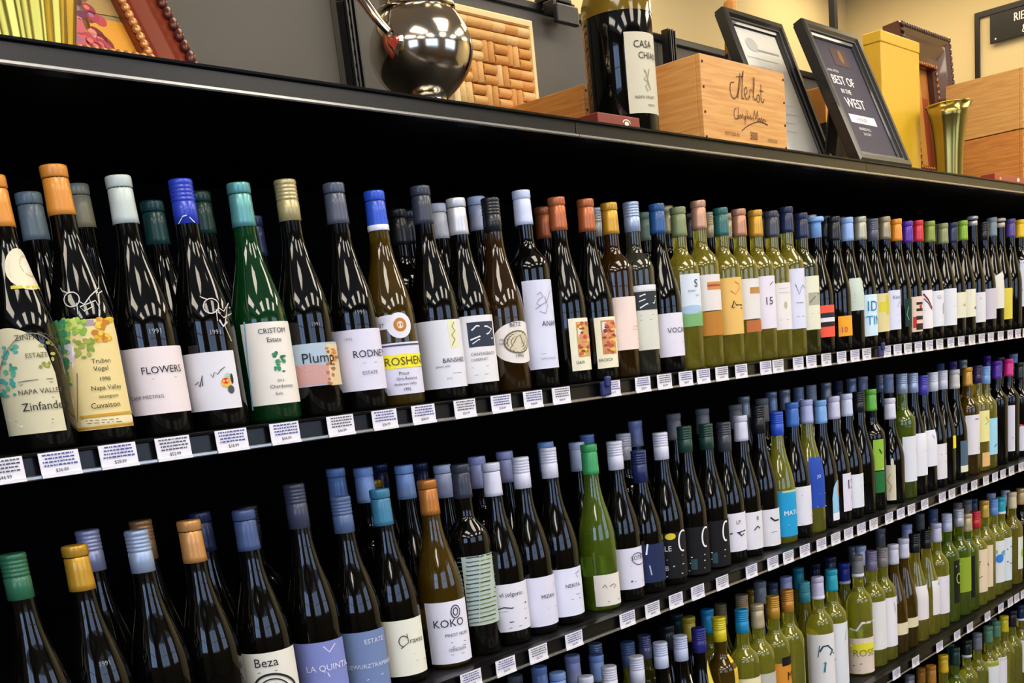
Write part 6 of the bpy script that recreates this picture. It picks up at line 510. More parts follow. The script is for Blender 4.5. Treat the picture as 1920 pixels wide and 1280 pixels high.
TAGS=[(1, 0.6076, 'left price tag, upper rail, below the orange cap right of the orange one'),
(1, 0.6793, 'right price tag, upper rail, below the orange cap right of the orange one'),
(1, 0.7582, 'price tag, upper rail, below the orange cap right of the orange one'),
(1, 0.8385, 'white price tag in the upper rail below the pale grey green capped bottle'),
(1, 0.9312, 'white price tag in the upper rail below the royal blue capped bottle'),
(1, 1.0228, 'white price tag in the upper rail below the teal and silver capped bottle'),
(1, 1.1276, 'white price tag in the upper rail below the champagne capped bottle'),
(1, 1.2174, 'price tag, upper rail, below the slate cap right of the champagne one'),
(1, 1.3026, 'white price tag in the upper rail below the bright blue capped bottle'),
(1, 1.3998, 'white price tag in the upper rail below the dark slate capped bottle'),
(1, 1.4914, 'white price tag in the upper rail below the bright silver capped bottle'),
(1, 1.5768, 'white price tag in the upper rail below the near black capped bottle'),
(1, 1.6575, 'white price tag in the upper rail below the white blue capped bottle'),
(1, 1.8151, 'price tag, upper rail, below the copper cap right of the white blue one'),
(1, 1.9185, 'price tag, upper rail, below the copper cap right of the copper one'),
(1, 1.9956, 'left white price tag in the upper rail below the silver blue capped bottle'),
(1, 2.0755, 'right white price tag in the upper rail below the silver blue capped bottle'),
(1, 2.1444, 'white price tag in the upper rail below the deep blue capped bottle'),
(1, 2.2196, 'white price tag in the upper rail below the olive capped bottle'),
(1, 2.3028, 'white price tag in the upper rail below the rose gold capped bottle'),
(1, 2.4135, 'white price tag in the upper rail below the teal capped bottle'),
(1, 2.4715, 'white price tag in the upper rail below the rose copper capped bottle'),
(1, 2.5714, 'price tag, upper rail, below the gold cap right of the rose copper one'),
(1, 2.6387, 'white price tag in the upper rail below the black and silver capped bottle'),
(1, 2.7185, 'white price tag in the upper rail below the navy capped bottle'),
(1, 2.8047, 'left white price tag in the upper rail below the sky blue capped bottle'),
(1, 2.8821, 'right white price tag in the upper rail below the sky blue capped bottle'),
(1, 2.9527, 'price tag, upper rail, below the black cap right of the sky blue one'),
(1, 3.0787, 'white price tag in the upper rail below the olive silver capped bottle'),
(1, 3.1509, 'price tag, upper rail, below the slate cap right of the olive silver one'),
(1, 3.2217, 'left white price tag in the upper rail below the silver and bronze capped bottle'),
(1, 3.2949, 'right white price tag in the upper rail below the silver and bronze capped bottle'),
(1, 3.3745, 'white price tag in the upper rail below the bright orange capped bottle'),
(1, 3.4528, 'white price tag in the upper rail below the red capped bottle'),
(1, 3.5401, 'left white price tag in the upper rail below the olive green capped bottle'),
(1, 3.6241, 'right white price tag in the upper rail below the olive green capped bottle'),
(1, 3.7135, 'white price tag in the upper rail below the dull olive capped bottle'),
(1, 3.799, 'white price tag in the upper rail below the navy blue capped bottle'),
(1, 3.8803, 'white price tag in the upper rail below the lime green capped bottle'),
(1, 3.9717, 'white price tag in the upper rail below the silver capped bottle'),
(1, 4.0639, 'price tag, upper rail, below the black cap right of the silver one'),
(1, 4.1405, 'white price tag in the upper rail below the pale grey blue capped bottle'),
(1, 4.2166, 'white price tag in the upper rail below the clear capped bottle'),
(2, 1.3354, 'white price tag in the middle rail below the copper orange capped bottle'),
(2, 1.4264, 'white price tag in the middle rail below the charcoal capped bottle'),
(2, 1.5173, 'price tag, middle rail, below the white cap right of the charcoal one'),
(2, 1.6242, 'price tag, middle rail, below the white cap right of the white one'),
(2, 1.7991, 'white price tag in the middle rail below the emerald green capped bottle'),
(2, 1.8884, 'price tag, middle rail, below the white cap right of the emerald green one'),
(2, 1.9766, 'white price tag in the middle rail below the dark blue capped bottle'),
(2, 2.0631, 'price tag, middle rail, below the white cap right of the dark blue one'),
(2, 2.1656, 'price tag, middle rail, below the dark green cap right of the white one'),
(2, 2.2964, 'price tag, middle rail, below the dark green cap right of the dark green one'),
(2, 2.3976, 'price tag, middle rail, below the white cap right of the black and silver one'),
(2, 2.4745, 'white price tag in the middle rail below the black and blue capped bottle'),
(2, 2.5603, 'white price tag in the middle rail below the bright blue capped bottle'),
(2, 2.6499, 'white price tag in the middle rail below the cobalt blue capped bottle'),
(2, 2.7313, 'white price tag in the middle rail below the lavender capped bottle'),
(2, 2.8064, 'white price tag in the middle rail below the sky blue capped bottle'),
(2, 2.8843, 'white price tag in the middle rail below the lilac white capped bottle'),
(2, 2.9617, 'white price tag in the middle rail below the white and blue capped bottle'),
(2, 3.0634, 'white price tag in the middle rail below the black capped bottle'),
(2, 3.1437, 'white price tag in the middle rail below the apple green capped bottle'),
(2, 3.2192, 'price tag, middle rail, below the white cap right of the apple green one'),
(2, 3.3173, 'price tag, middle rail, below the silver blue cap right of the white one'),
(2, 3.4532, 'white price tag in the middle rail below the blue silver capped bottle'),
(2, 3.5307, 'white price tag in the middle rail below the blue violet capped bottle'),
(2, 3.6334, 'white price tag in the middle rail below the black and white capped bottle'),
(2, 3.7215, 'white price tag in the middle rail below the warm white capped bottle'),
(2, 3.8274, 'left white price tag in the middle rail below the golden capped bottle'),
(2, 3.9122, 'right white price tag in the middle rail below the golden capped bottle'),
(2, 3.9895, 'white price tag in the middle rail below the dark violet capped bottle'),
(2, 4.0743, 'white price tag in the middle rail below the light sky blue capped bottle'),
(2, 4.173, 'white price tag in the middle rail below the purple capped bottle'),
(3, 3.0841, 'white price tag in the lower rail below the grey violet capped bottle'),
(3, 3.224, 'price tag, lower rail, below the white cap right of the taupe one'),
(3, 3.4112, 'white price tag in the lower rail below the black capped bottle'),
(3, 3.5579, 'white price tag in the lower rail below the lilac white capped bottle'),
(3, 3.6702, 'white price tag in the lower rail below the white blue capped bottle'),
(3, 3.8329, 'price tag, lower rail, below the beige cap right of the silver white one'),
(3, 3.963, 'white price tag in the lower rail below the cream and red capped bottle'),
(3, 4.0606, 'white price tag in the lower rail below the gold and cream capped bottle'),
(3, 4.1276, 'white price tag in the lower rail below the blue and white capped bottle'),
(3, 4.1962, 'price tag, lower rail, below the turquoise cap right of the blue and white one')]
def prof(shape,H,R):
    if shape=='bo': return [(R*.9,0),(R,.006),(R,.60*H),(R*.97,.63*H),(R*.86,.66*H),(R*.66,.69*H),(R*.49,.715*H),(R*.415,.745*H),(R*.40,.80*H),(R*.385,H-.01)]
    return [(R*.9,0),(R,.006),(R,.40*H),(R*.975,.45*H),(R*.89,.51*H),(R*.74,.58*H),(R*.58,.65*H),(R*.46,.72*H),(R*.40,.79*H),(R*.37,H-.01)]
def rad(pr,z):
    for (r0,z0),(r1,z1) in zip(pr[1:],pr[2:]):
        if z<=z1: return r0+(r1-r0)*max(0,(z-z0))/(z1-z0)
    return pr[-1][0]
def finepts(pr):
    body=[p for p in pr[2:]]
    return pr[:2]+smoothpts(body,3)
MESH={}
def glass_mesh(shape,H,R,gl):
    k=('g',shape,round(H*250),R,gl)
    if k not in MESH:
        me=lathe('bottle_glass',finepts(prof(shape,round(H*250)/250,R)),26); me.materials.append(GLASS[gl]()); MESH[k]=me
    return MESH[k]
def cap_profile(st,H):
    z=lambda d:H-d
    if st in('foil','bandfoil'): p=[(.0164,z(.060)),(.0174,z(.0597)),(.0172,z(.052)),(.0166,z(.034)),(.0164,z(.0175)),(.0158,z(.0165)),(.0152,z(.0158)),(.0152,z(.0150)),(.0166,z(.0143)),(.0170,z(.0136)),(.0171,z(.004)),(.0168,z(.0014)),(.0158,z(.0003)),(.012,z(0))]
    elif st in('screw','tallscrew'):
        L=.058 if st=='screw' else .068
        p=[(.0158,z(L)),(.0166,z(L-.0005)),(.0166,z(.031)),(.0158,z(.030)),(.0158,z(.0285)),(.0167,z(.0275))]
        d=.0255
        while d>.006: p+=[(.0167,z(d)),(.0160,z(d-.0012)),(.0160,z(d-.0024)),(.0167,z(d-.0036))]; d-=.0052
        p+=[(.0167,z(.002)),(.0155,z(0))]
    elif st=='tcap': p=[(.0148,z(.05)),(.0150,z(.0499)),(.0148,z(.014)),(.0148,z(.012)),(.0215,z(.0115)),(.0220,z(.009)),(.0220,z(.003)),(.020,z(0))]
    else: p=[(.0150,z(.03)),(.0158,z(.0299)),(.0158,z(.016)),(.0120,z(.015)),(.0120,z(.012)),(.0170,z(.010)),(.0185,z(.006)),(.017,z(.002)),(.012,z(0))]
    return p
def cap_mesh(st,H,m,key):
    k=('c',st,round(H*250),key)
    if k not in MESH:
        me=lathe('capsule',cap_profile(st,round(H*250)/250),18); me.materials.append(m); MESH[k]=me
    return MESH[k]
def wrap(R,off,th,z,pr):
    r=rad(pr,z)+off; return (r*math.sin(th),-r*math.cos(th),z)
def label_mesh(lab,pr):
    t0,t1,z0,z1,col,shape=lab; n=max(6,int((t1-t0)/.14)); m=7 if z1>pr[2][1] or shape!='plain' else 1
    v=[];f=[]
    for i in range(n+1):
        s=i/n; t=t0+(t1-t0)*s; u=2*s-1; a,b=z0,z1
        if shape=='arch': b=z0+(z1-z0)*(.55+.45*math.sqrt(max(0,1-u*u)))
        if shape=='round': q=math.sqrt(max(0,1-u*u)); zc=(z0+z1)/2; a=zc-(z1-z0)/2*(.15+.85*q); b=zc+(z1-z0)/2*(.15+.85*q)
        if shape=='slant': b=z0+(z1-z0)*(.8+.2*s)
        for j in range(m+1): v.append(wrap(0,.0005,t,a+(b-a)*j/m,pr))
    for i in range(n):
        for j in range(m): q=i*(m+1)+j; f.append((q,q+m+1,q+m+2,q+1))
    return me_from('label',v,f,True)
def print_mesh(el,pr):
    V=[];F=[];MI=[];cols=[];k=0
    R=pr[1][0]
    def add(v,f,col,off):
        if col not in cols: cols.append(col)
        b=len(V); V.extend(wrap(0,off,t,z,pr) for t,z in v); F.extend(tuple(b+i for i in q) for q in f); MI.extend([cols.index(col)]*len(f))
    for e in el:
        k+=1; off=.0008+.00004*(k%12)
        if e[0]=='r':
            _,t0,t1,z0,z1,c=e; n=max(2,int((t1-t0)/.14)); m=4 if z1>pr[2][1] else 1
            add([(t0+(t1-t0)*i/n,z0+(z1-z0)*j/m) for i in range(n+1) for j in range(m+1)],[(i*(m+1)+j,(i+1)*(m+1)+j,(i+1)*(m+1)+j+1,i*(m+1)+j+1) for i in range(n) for j in range(m)],c,off)
        elif e[0]=='e':
            _,t,z,a,b,c=e; n=10 if b<.006 else 20
            K=1 if max(b,a*R)<.006 else 4
            pts=[(t,z)]+[(t+a*k_/K*math.cos(2*PI*i/n),z+b*k_/K*math.sin(2*PI*i/n)) for k_ in range(1,K+1) for i in range(n)]
            add(pts,[(0,1+i,1+(i+1)%n) for i in range(n)]+[(1+(k_-1)*n+i,1+k_*n+i,1+k_*n+(i+1)%n,1+(k_-1)*n+(i+1)%n) for k_ in range(1,K) for i in range(n)],c,off+.0002)
        elif e[0]=='t':
            _,s,t,z,h,c=e; v,f=text_tris(s); add([(t+a*h/R,z+b*h) for a,b in v],f,c,off+.0009)
        elif e[0]=='s':
            _,pts,w_,c=e; n=len(pts)
            if n<2: continue
            v=[]
            pp=[(t*R,z) for t,z in pts]
            for i,(x,z) in enumerate(pp):
                dx=pp[min(i+1,n-1)][0]-pp[max(i-1,0)][0]; dz=pp[min(i+1,n-1)][1]-pp[max(i-1,0)][1]; L=math.hypot(dx,dz) or 1
                v+=[((x-dz/L*w_/2)/R,z+dx/L*w_/2),((x+dz/L*w_/2)/R,z-dx/L*w_/2)]
            add(v,[(2*i,2*i+1,2*i+3,2*i+2) for i in range(n-1)],c,off+.0009)
    me=me_from('print',V,F,False,MI)
    for c in cols: me.materials.append(ink(c))
    return me
for (row,front,X,Y,H,R,cap,st,shp,gl,label,lab,el) in BOTTLES:
    t=empty('wine_bottle',(X,Y,HZ[row]+SHZ+.0004),label,'bottle',('front bottles on the ' if front else 'back bottles on the ')+{1:'upper',2:'middle',3:'lower',4:'bottom'}[row]+' shelf')
    H=round(H*250)/250
    link('glass_body',glass_mesh(shp,H,R,gl),None,t)
    cm=capmat(cap); link('capsule' if 'screw' not in st else 'screw_cap',cap_mesh(st,H,cm,cm.name),None,t)
    if st=='bandfoil':
        link('capsule_band',lathe('band',[(.0172,H-.0605),(.0176,H-.060),(.0174,H-.052),(.0170,H-.0517)],18),mat('white_band','#dfe4f2',.4),t)
    pr=prof(shp,H,R)
    if lab:
        lo=link('label',label_mesh(lab,pr),paper(lab[4]),t)
        if el: link('print',print_mesh(el,pr),None,lo)
    elif el: link('neck_print',print_mesh(el,pr),None,t)
# ---------------- price tags ----------------
tagm=mat('tag_paper','#e2e1ea',.5); 
def tag_mesh(seed):
    r=random.Random(seed); F_=Flat()
    for i in range(4):
        x=-.022+r.random()*.004
        while x<.019:
            l=.0015+r.random()*.004; F_.rect(x,.0235-i*.0042-.0009,min(x+l,.022),.0235-i*.0042+.0009,'#4a4f8f' if seed%3 else '#55565f'); x+=l+.0012
    F_.text(['$44.99','$36.99','$28.99','$52.99','$18.99'][seed%5],-.008,.0022,.0045,'#22222c')
    return F_.mesh('tag_print')
TM=[tag_mesh(i) for i in range(6)]
tb=joinm('tag',[box('t',-.026,.026,-.0008,0,.0005,.0265),box('t',-.026,.026,-.0022,-.0008,-.0035,.0004)])
from collections import Counter
tc_=Counter(t[2] for t in TAGS)
for i,(row,x,label) in enumerate(TAGS):
    z=HZ[row]+.0035
    t=link('price_tag',tb,tagm,None,(x,-.0012 if 0 else -.0042,z)); tag(t,label,'price tag','price tags in the shelf rails')
    link('print',TM[i%6],None,t,(0,-.0009,0))
cl=mat('clip_blue','#27306a',.4)
for x,n in ((1.787,'below the two copper capped bottles'),(3.03,'near its right end, beside the slate cap')):
    o=link('rail_clip',joinm('c',[box('c',-.014,.014,-.014,-.0052,.004,.03,.003),box('c',-.008,.008,-.02,-.012,.02,.04,.003)]),cl,None,(x,.0,.0)); tag(o,'dark blue clip on the upper rail '+n,'clip','rail clips')
# ---------------- things on top ----------------
TZ=HZ[0]+SHZ
brass=mat('brass','#c9b04a',.18,.85,var=.25,vscale=8); brass2=mat('dark_brass','#9c8a48',.2,.9,var=.3,vscale=8)
silver=mat('silver_metal','#d2c7b4',.13,1,var=.25,vscale=9)
# fluted brass vase, left
v=empty('brass_vase',(.798,.115,TZ),'tall fluted brass vase at the left edge beside the grape painting','vase')
link('bowl',lathe('v',[(.06,.0),(.064,.006),(.066,.02),(.074,.06),(.086,.12),(.1,.2),(.118,.27),(.116,.27),(.096,.19),(.08,.1),(.05,.02)],96,flute=.022,nf=16),brass,v)
link('foot_ring',lathe('v',[(.07,0),(.074,.003),(.074,.01),(.067,.014)],40),brass2,v)
# ornate picture frames
def moulding(name,W,Hh,prof_,m):   # mitred moulding: prof_ = (inward distance, height towards viewer)
    v=[];f=[];n=len(prof_)
    for cx_,cz in ((0,0),(W,0),(W,Hh),(0,Hh)):
        for d,h in prof_:
            sx=1 if cx_==0 else -1; sz=1 if cz==0 else -1; v.append((cx_+sx*d,-h,cz+sz*d))
    for c in range(4):
        for i in range(n): a=c*n+i;b=c*n+(i+1)%n;e=((c+1)%4)*n+(i+1)%n;g=((c+1)%4)*n+i; f.append((a,b,e,g))
    me=me_from(name,v,f); bm=bmesh.new(); bm.from_mesh(me); bmesh.ops.recalc_face_normals(bm,faces=bm.faces); bm.to_mesh(me); bm.free(); return me
bead_me={}
def beads(parent,W,Hh,d,h,step,rx,rz,m,name):
    k=(rx,rz,m.name)
    if k not in bead_me:
        bm=bmesh.new(); bmesh.ops.create_uvsphere(bm,u_segments=8,v_segments=5,radius=1)
        for q in bm.verts: q.co=Vector((q.co.x*rx,q.co.y*rx*.8,q.co.z*rz))
        me=bpy.data.meshes.new('bead'); bm.to_mesh(me); bm.free(); me.materials.append(m); me.polygons.foreach_set('use_smooth',[True]*len(me.polygons)); bead_me[k]=me
    me=bead_me[k]; n=int((Hh-2*d)/step)
    for i in range(n+1):
        z=d+(Hh-2*d)*i/n
        for x,s in ((d,-1),(W-d,1)): link(name,me,None,parent,(x,-h,z),(0,s*.5,0))
    n=int((W-2*d)/step)
    for i in range(1,n):
        x=d+(W-2*d)*i/n
        for z in (d,Hh-d): link(name,me,None,parent,(x,-h,z),(0,PI/2+.5,0))
gp=empty('grape_painting',(.645,.285,TZ+.002),'grape still life in a wide red brown frame with rope and leaf carving','painting',rot=(-math.radians(29),0,0))
Wp,Hp=.555,.52
fr1=link('frame',moulding('f',Wp,Hp,[(0,0),(0,.028),(.012,.034),(.03,.030),(.05,.040),(.075,.036),(.095,.028),(.095,0)],None),mat('red_brown_wood','#7a2e18',.3,coat=.4,var=.2,vscale=12),gp)
gm=mat('gold_rope','#c98f56',.35,.5); dmn=mat('dark_carving','#5a2c26',.3,.3)
beads(fr1,Wp,Hp,.088,.033,.0135,.0075,.0085,gm,'rope_bead'); beads(fr1,Wp,Hp,.014,.036,.021,.009,.013,dmn,'carved_leaf')
cv=link('canvas',box('c',.09,Wp-.09,-.016,-.004,.09,Hp-.09),mat('canvas_ochre','#a08a5a',.6,var=.5,vscale=14),gp)
fl=Flat(); rr=random.Random(4)
fl.rect(.095,.30,Wp-.2,.345,'#6a5a52'); fl.rect(.38,.095,Wp-.095,.17,'#dc9a34'); fl.rect(.20,.095,.33,.17,'#d8923a'); fl.rect(.39,.18,Wp-.095,.27,'#a88a52'); fl.rect(.22,.19,.30,.30,'#7a6a5c')
for i in range(70):
    t=rr.random(); x=.385+rr.gauss(0,.028)*(1.3-t); z=.10+.20*(1-t)*.9+rr.gauss(0,.012); r=.010+rr.random()*.006
    if not .1<x<.45 or not .1<z<.34: continue
    fl.ell(x,z,r,r*1.1,['#8c2f3e','#b8434c','#6a2a4c','#c9606a','#a8384a'][i%5]); fl.ell(x-r*.25,z+r*.3,r*.45,r*.45,['#e08a86','#e26a70','#9a6a94'][i%3])
for i in range(14): fl.ell(.35+rr.gauss(0,.03),.31+rr.gauss(0,.012),.012,.006,'#8a9a3c')
for x,z in ((.375,.27),(.395,.235),(.365,.15),(.38,.12)): fl.ell(x,z,.019,.021,'#b83a44'); fl.ell(x,z,.011,.012,'#e0606a'); fl.ell(x,z+.002,.004,.005,'#f6d4cc')
link('paint',fl.mesh('paint'),None,cv,(0,-.0165,0))
# silver urn
u=empty('silver_urn',(1.556,.15,TZ),'round bellied silver urn with a forked side handle and red heart','urn')
zu=lambda q:[(r,z if z<.044 else .044+(z-.044)*.84) for r,z in q]
link('body',lathe('u',zu(smoothpts([(.050,0),(.054,.005),(.053,.014),(.042,.022),(.038,.034),(.040,.044),(.058,.062),(.078,.088),(.088,.118),(.0895,.142),(.085,.166),(.074,.19),(.064,.207),(.061,.22),(.064,.25),(.073,.29),(.082,.32),(.086,.37)],3)+[(.083,.37),(.058,.27)]),56),silver,u)
link('neck_ring',lathe('r',zu([(.062,.206),(.067,.209),(.067,.216),(.062,.219)]),40,False,False),silver,u)
link('foot_ring',lathe('r',[(.050,.012),(.056,.014),(.056,.020),(.048,.023)],40,False,False),silver,u)
hp=smoothpts([(-.087,-.018,.134),(-.100,-.002,.160),(-.108,.020,.196),(-.114,.042,.212),(-.116,.062,.210)],5)
hd=link('handle',joinm('h',[tube('h',hp,[.006+.003*abs(math.sin(i/len(hp)*3)) for i in range(len(hp))],10),tube('h',smoothpts([(-.107,.018,.194),(-.104,.036,.214),(-.108,.052,.236),(-.108,.066,.244)],4),.006,10),tube('h',smoothpts([(-.111,.03,.204),(-.09,.03,.214),(-.050,.026,.212)],4),.006,10)]),silver,u)
for p in hd.data.polygons: p.use_smooth=True
for i,q in enumerate(((-.116,.064,.210),(-.108,.068,.245))):
    bm=bmesh.new(); bmesh.ops.create_uvsphere(bm,u_segments=12,v_segments=8,radius=.0105); me=bpy.data.meshes.new('k'); bm.to_mesh(me); bm.free(); me.polygons.foreach_set('use_smooth',[True]*len(me.polygons)); link('knob',me,silver,hd,q)
hv=[(math.sin(t)**3*.9,(.81*math.cos(t)-.31*math.cos(2*t)-.13*math.cos(3*t)-.06*math.cos(4*t))) for t in [2*PI*i/28 for i in range(28)]]
def heart(s,y0,y1):
    v=[(x*s,y0,z*s) for x,z in hv]+[(x*s*.7,y1,z*s*.7) for x,z in hv]; n=28
    return me_from('heart',v,[(i,(i+1)%n,n+(i+1)%n,n+i) for i in range(n)]+[tuple(range(n,2*n)),tuple(range(n-1,-1,-1))],False)
ha=link('heart_plate',heart(.019,.006,-.003),silver,u,(-.0885,-.026,.118),(0,0,-1.28)); link('red_gem',heart(.013,-.002,-.007),mat('red_enamel','#b8402e',.2,coat=.8),ha)
# cork board
cb=empty('cork_board',(1.985,.50,TZ),'picture frame filled with rows of wine corks behind the silver urn','board')
lw_=mat('pale_frame','#e6cf98',.45,var=.1,vscale=20); CW,CH=.29,.355
link('frame',moulding('f',CW,CH,[(0,0),(0,.022),(.004,.026),(.014,.026),(.016,.02),(.016,0)],None),lw_,cb)
link('backing',box('b',.012,CW-.012,-.008,-.002,.012,CH-.012),mat('backing_brown','#5a3a1c',.7),cb)
ckm=[mat('cork_a','#dcae6a',.7,bump=.5,bscale=300,var=.25,vscale=90),mat('cork_b','#d09a54',.7,bump=.5,bscale=300,var=.25,vscale=90),mat('cork_c','#e4c084',.7,bump=.5,bscale=300,var=.3,vscale=90)]
ck=[]
for m in ckm:
    me=lathe('cork',[(.0095,-.0215),(.0105,-.0205),(.0105,.0205),(.0095,.0215)],12); me.materials.append(m); ck.append(me)
rr=random.Random(7); nx,nz=6,7; cw=(CW-.034)/nx; chh=(CH-.034)/nz
for i in range(nx):
    for j in range(nz):
        hz=(i==nx-1) or (i+j)%2==0 or j==nz-1
        for s in (-1,1):
            x=.017+cw*(i+.5); z=.017+chh*(j+.5)
            if hz: link('cork',ck[rr.randrange(3)],None,cb,(x,-.018,z+s*.0115),(0,PI/2,0))
            else: link('cork',ck[rr.randrange(3)],None,cb,(x+s*.0108,-.018,z),(0,rr.uniform(-.05,.05),0))
# crates
pine=wood('pine','#d6a35c','#c28a46',(1.5,1.5,26)); pine2=wood('pine_orange','#cf8a3c','#b06a2e',(1.5,1.5,26)); oak=wood('pine_stain','#d69f5a','#c08342',(1.2,1.2,22))
def crate(name,loc,W,D_,Hh,label,m,planks=1,rotz=0,th=.012,nails=True,lid=True,texts=None):
    r=empty(name,loc,label,'crate',rot=(0,0,rotz))
    for k in range(planks):
        z0=Hh*k/planks; z1=Hh*(k+1)/planks-.0012
        f=link('front_panel',box('p',0,W,0,th,z0,z1,.0012),m,r); link('back_panel',box('p',0,W,D_-th,D_,z0,z1,.0012),m,r)
        link('side_panel',box('p',0,th,th+.0005,D_-th-.0005,z0,z1,.0012),m,r); link('side_panel',box('p',W-th,W,th+.0005,D_-th-.0005,z0,z1,.0012),m,r)
        if k==0: fp=f
    link('base_panel',box('p',th,W-th,th,D_-th,0,th),m,r)
    if lid: link('lid',box('p',th,W-th,th,D_-th,Hh-.008,Hh-.001,.001),m,r)
    if nails:
        nm=mat('nail','#2a1c10',.5,.5); q=[]
        for x in (.008,W-.008):
            for kk in range(4): q.append(Matrix.Translation((x,-.0006,Hh*(.1+.27*kk))))
        bm=bmesh.new()
        for mm in q: bmesh.ops.create_cone(bm,cap_ends=True,segments=8,radius1=.0028,radius2=.0028,depth=.002,matrix=mm@Matrix.Rotation(PI/2,4,'X'))
        me=bpy.data.meshes.new('nails'); bm.to_mesh(me); bm.free(); link('nails',me,nm,r)
    return r,fp
lb,lf=crate('small_wood_crate',(2.10,.215,TZ),.22,.25,.142,'low orange pine crate behind the big dark bottle',pine2,1)
fl=Flat(); br='#4a2008'
fl.text('Ferrari',-.085,.085,.012,br,shear=.2); fl.line([(-.03+.012*math.cos(a/6*PI),.10+.012*math.sin(a/6*PI)) for a in range(13)],.002,br); fl.line([(-.045,.075),(-.03,.12)],.002,br)
fl.text('CARANO',-.12,.045,.016,br)
link('brand_print',fl.mesh('brand'),None,lb,(0,.13,0),(0,0,-PI/2))
mc,mf=crate('merlot_crate',(2.30,.05,TZ),.372,.15,.185,'pine wine crate with Merlot in script on its front',oak,1)
fl=Flat(); dk='#4a2a14'
def S_(pts,w,n=5): fl.line(smoothpts(pts,n),w,dk)
# "Merlot" in looping script
x0,z0=.125,.122; s=.001
def sp(L): return [(x0+a*s,z0+b*s) for a,b in L]
S_(sp([(12,18),(-4,14),(-6,-6),(8,-16),(24,-4),(36,24),(40,40)]),.0024); S_(sp([(40,40),(30,8),(24,-14)]),.0026); S_(sp([(24,-10),(42,24),(54,46)]),.0020); S_(sp([(54,46),(46,14),(42,-10),(50,-12)]),.0028)
S_(sp([(54,-4),(66,2),(64,12),(56,8),(56,-6),(66,-12),(76,-4)]),.0022); S_(sp([(76,-10),(80,8),(84,10),(90,6)]),.0022); S_(sp([(92,-6),(102,30),(98,34),(94,-2),(100,-10),(108,-6)]),.0022)
S_(sp([(120,2),(112,0),(110,-10),(118,-13),(124,-4),(118,3)]),.0022); S_(sp([(132,26),(130,-6),(138,-12),(144,-4)]),.0024); S_(sp([(124,12),(142,12)]),.0018)
S_(sp([(20,30),(50,34)]),.0016)
x0,z0=.13,.075
S_(sp([(10,12),(0,6),(0,-8),(12,-10),(16,-2)]),.002); S_(sp([(18,16),(18,-10),(24,0),(28,-8),(34,2),(36,-8)]),.0018); S_(sp([(40,0),(44,-10),(50,2),(46,-18)]),.0018); S_(sp([(56,12),(56,-6),(62,0),(66,-6),(70,2),(74,-6),(80,0)]),.0018)
S_(sp([(84,-8),(90,14),(96,-4),(104,14),(106,-8),(112,0),(116,-8),(122,2),(126,-8),(132,0),(138,-6),(144,-2)]),.0018); S_(sp([(28,-34),(60,-20),(110,-8),(150,-12)]),.0022)
fl.text('3000',.195,.026,.018,dk,sx=.7); fl.text('BOTTLED IN',.085,.028,.008,'#7a4420'); fl.text('VITICOLE',.275,.026,.008,'#7a4420')
link('script_print',fl.mesh('script'),None,mc,(0,-.0006,0))
tag(link('flat_box',box('b',0,.135,0,.05,0,.019,.0015),mat('maroon_card','#7a2a20',.4,coat=.3),None,(1.855,-.0+.004,TZ)),'small flat maroon box at the shelf edge in front of the big dark bottle','box')
o=[q for q in COL.objects if q.name=='flat_box'][0]; fl=Flat(); fl.line([(.09+.012*math.cos(a/10*PI),.006+.006*math.sin(a/10*PI)) for a in range(11)],.002,'#e6dccc'); fl.ell(.09,.005,.007,.004,'#e6dccc'); link('motif',fl.mesh('m'),None,o,(0,-.0002,0))
# magnum
mg=empty('magnum_bottle',(2.105,.12,TZ),'oversized dark display bottle with a tall cream label','bottle')
MR=.071; MP=[(MR*.9,0),(MR,.01),(MR,.255),(MR*.97,.27),(MR*.85,.29),(MR*.6,.315),(MR*.42,.34),(MR*.35,.37),(MR*.34,.45)]
link('glass_body',lathe('m',MP[:2]+smoothpts(MP[2:],4),40),GLASS['dark'](),mg)
link('upper_glass',lathe('m',[(MR+.0006,.238),(MR+.0006,.2549)]+[(r+.0006,z) for r,z in smoothpts(MP[2:],4)][1:20],40,False,False),mat('olive_glass_top','#6a5410',.08,coat=0,var=.6,vscale=14),mg)
link('capsule',lathe('c',[(.026,.41),(.027,.411),(.026,.47),(.024,.48)],24),mat('foil_black','#1a1b20',.35),mg)
ml=(-.80,.95,.047,.197,'#c6c1ab','plain'); mp_=MP+[(MR*.34,.6)]
lo=link('label',label_mesh(ml,mp_),paper('#c6c1ab'),mg)
els=[('t','CASA',-.55,.168,.014,'#3a382c'),('t','CHIANTI',-.42,.148,.013,'#3a382c'),('s',[(-.25,.128),(-.15,.118),(-.28,.110),(-.12,.104),(-.25,.096),(-.15,.088)],.002,'#8a8468'),('s',[(-.05,.13),(-.15,.11),(-.04,.09)],.002,'#8a8468'),('t','NAPA VALLEY',-.6,.074,.006,'#55533f'),('t','estate',-.2,.060,.006,'#55533f')]
link('print',print_mesh(els,mp_),None,lo)
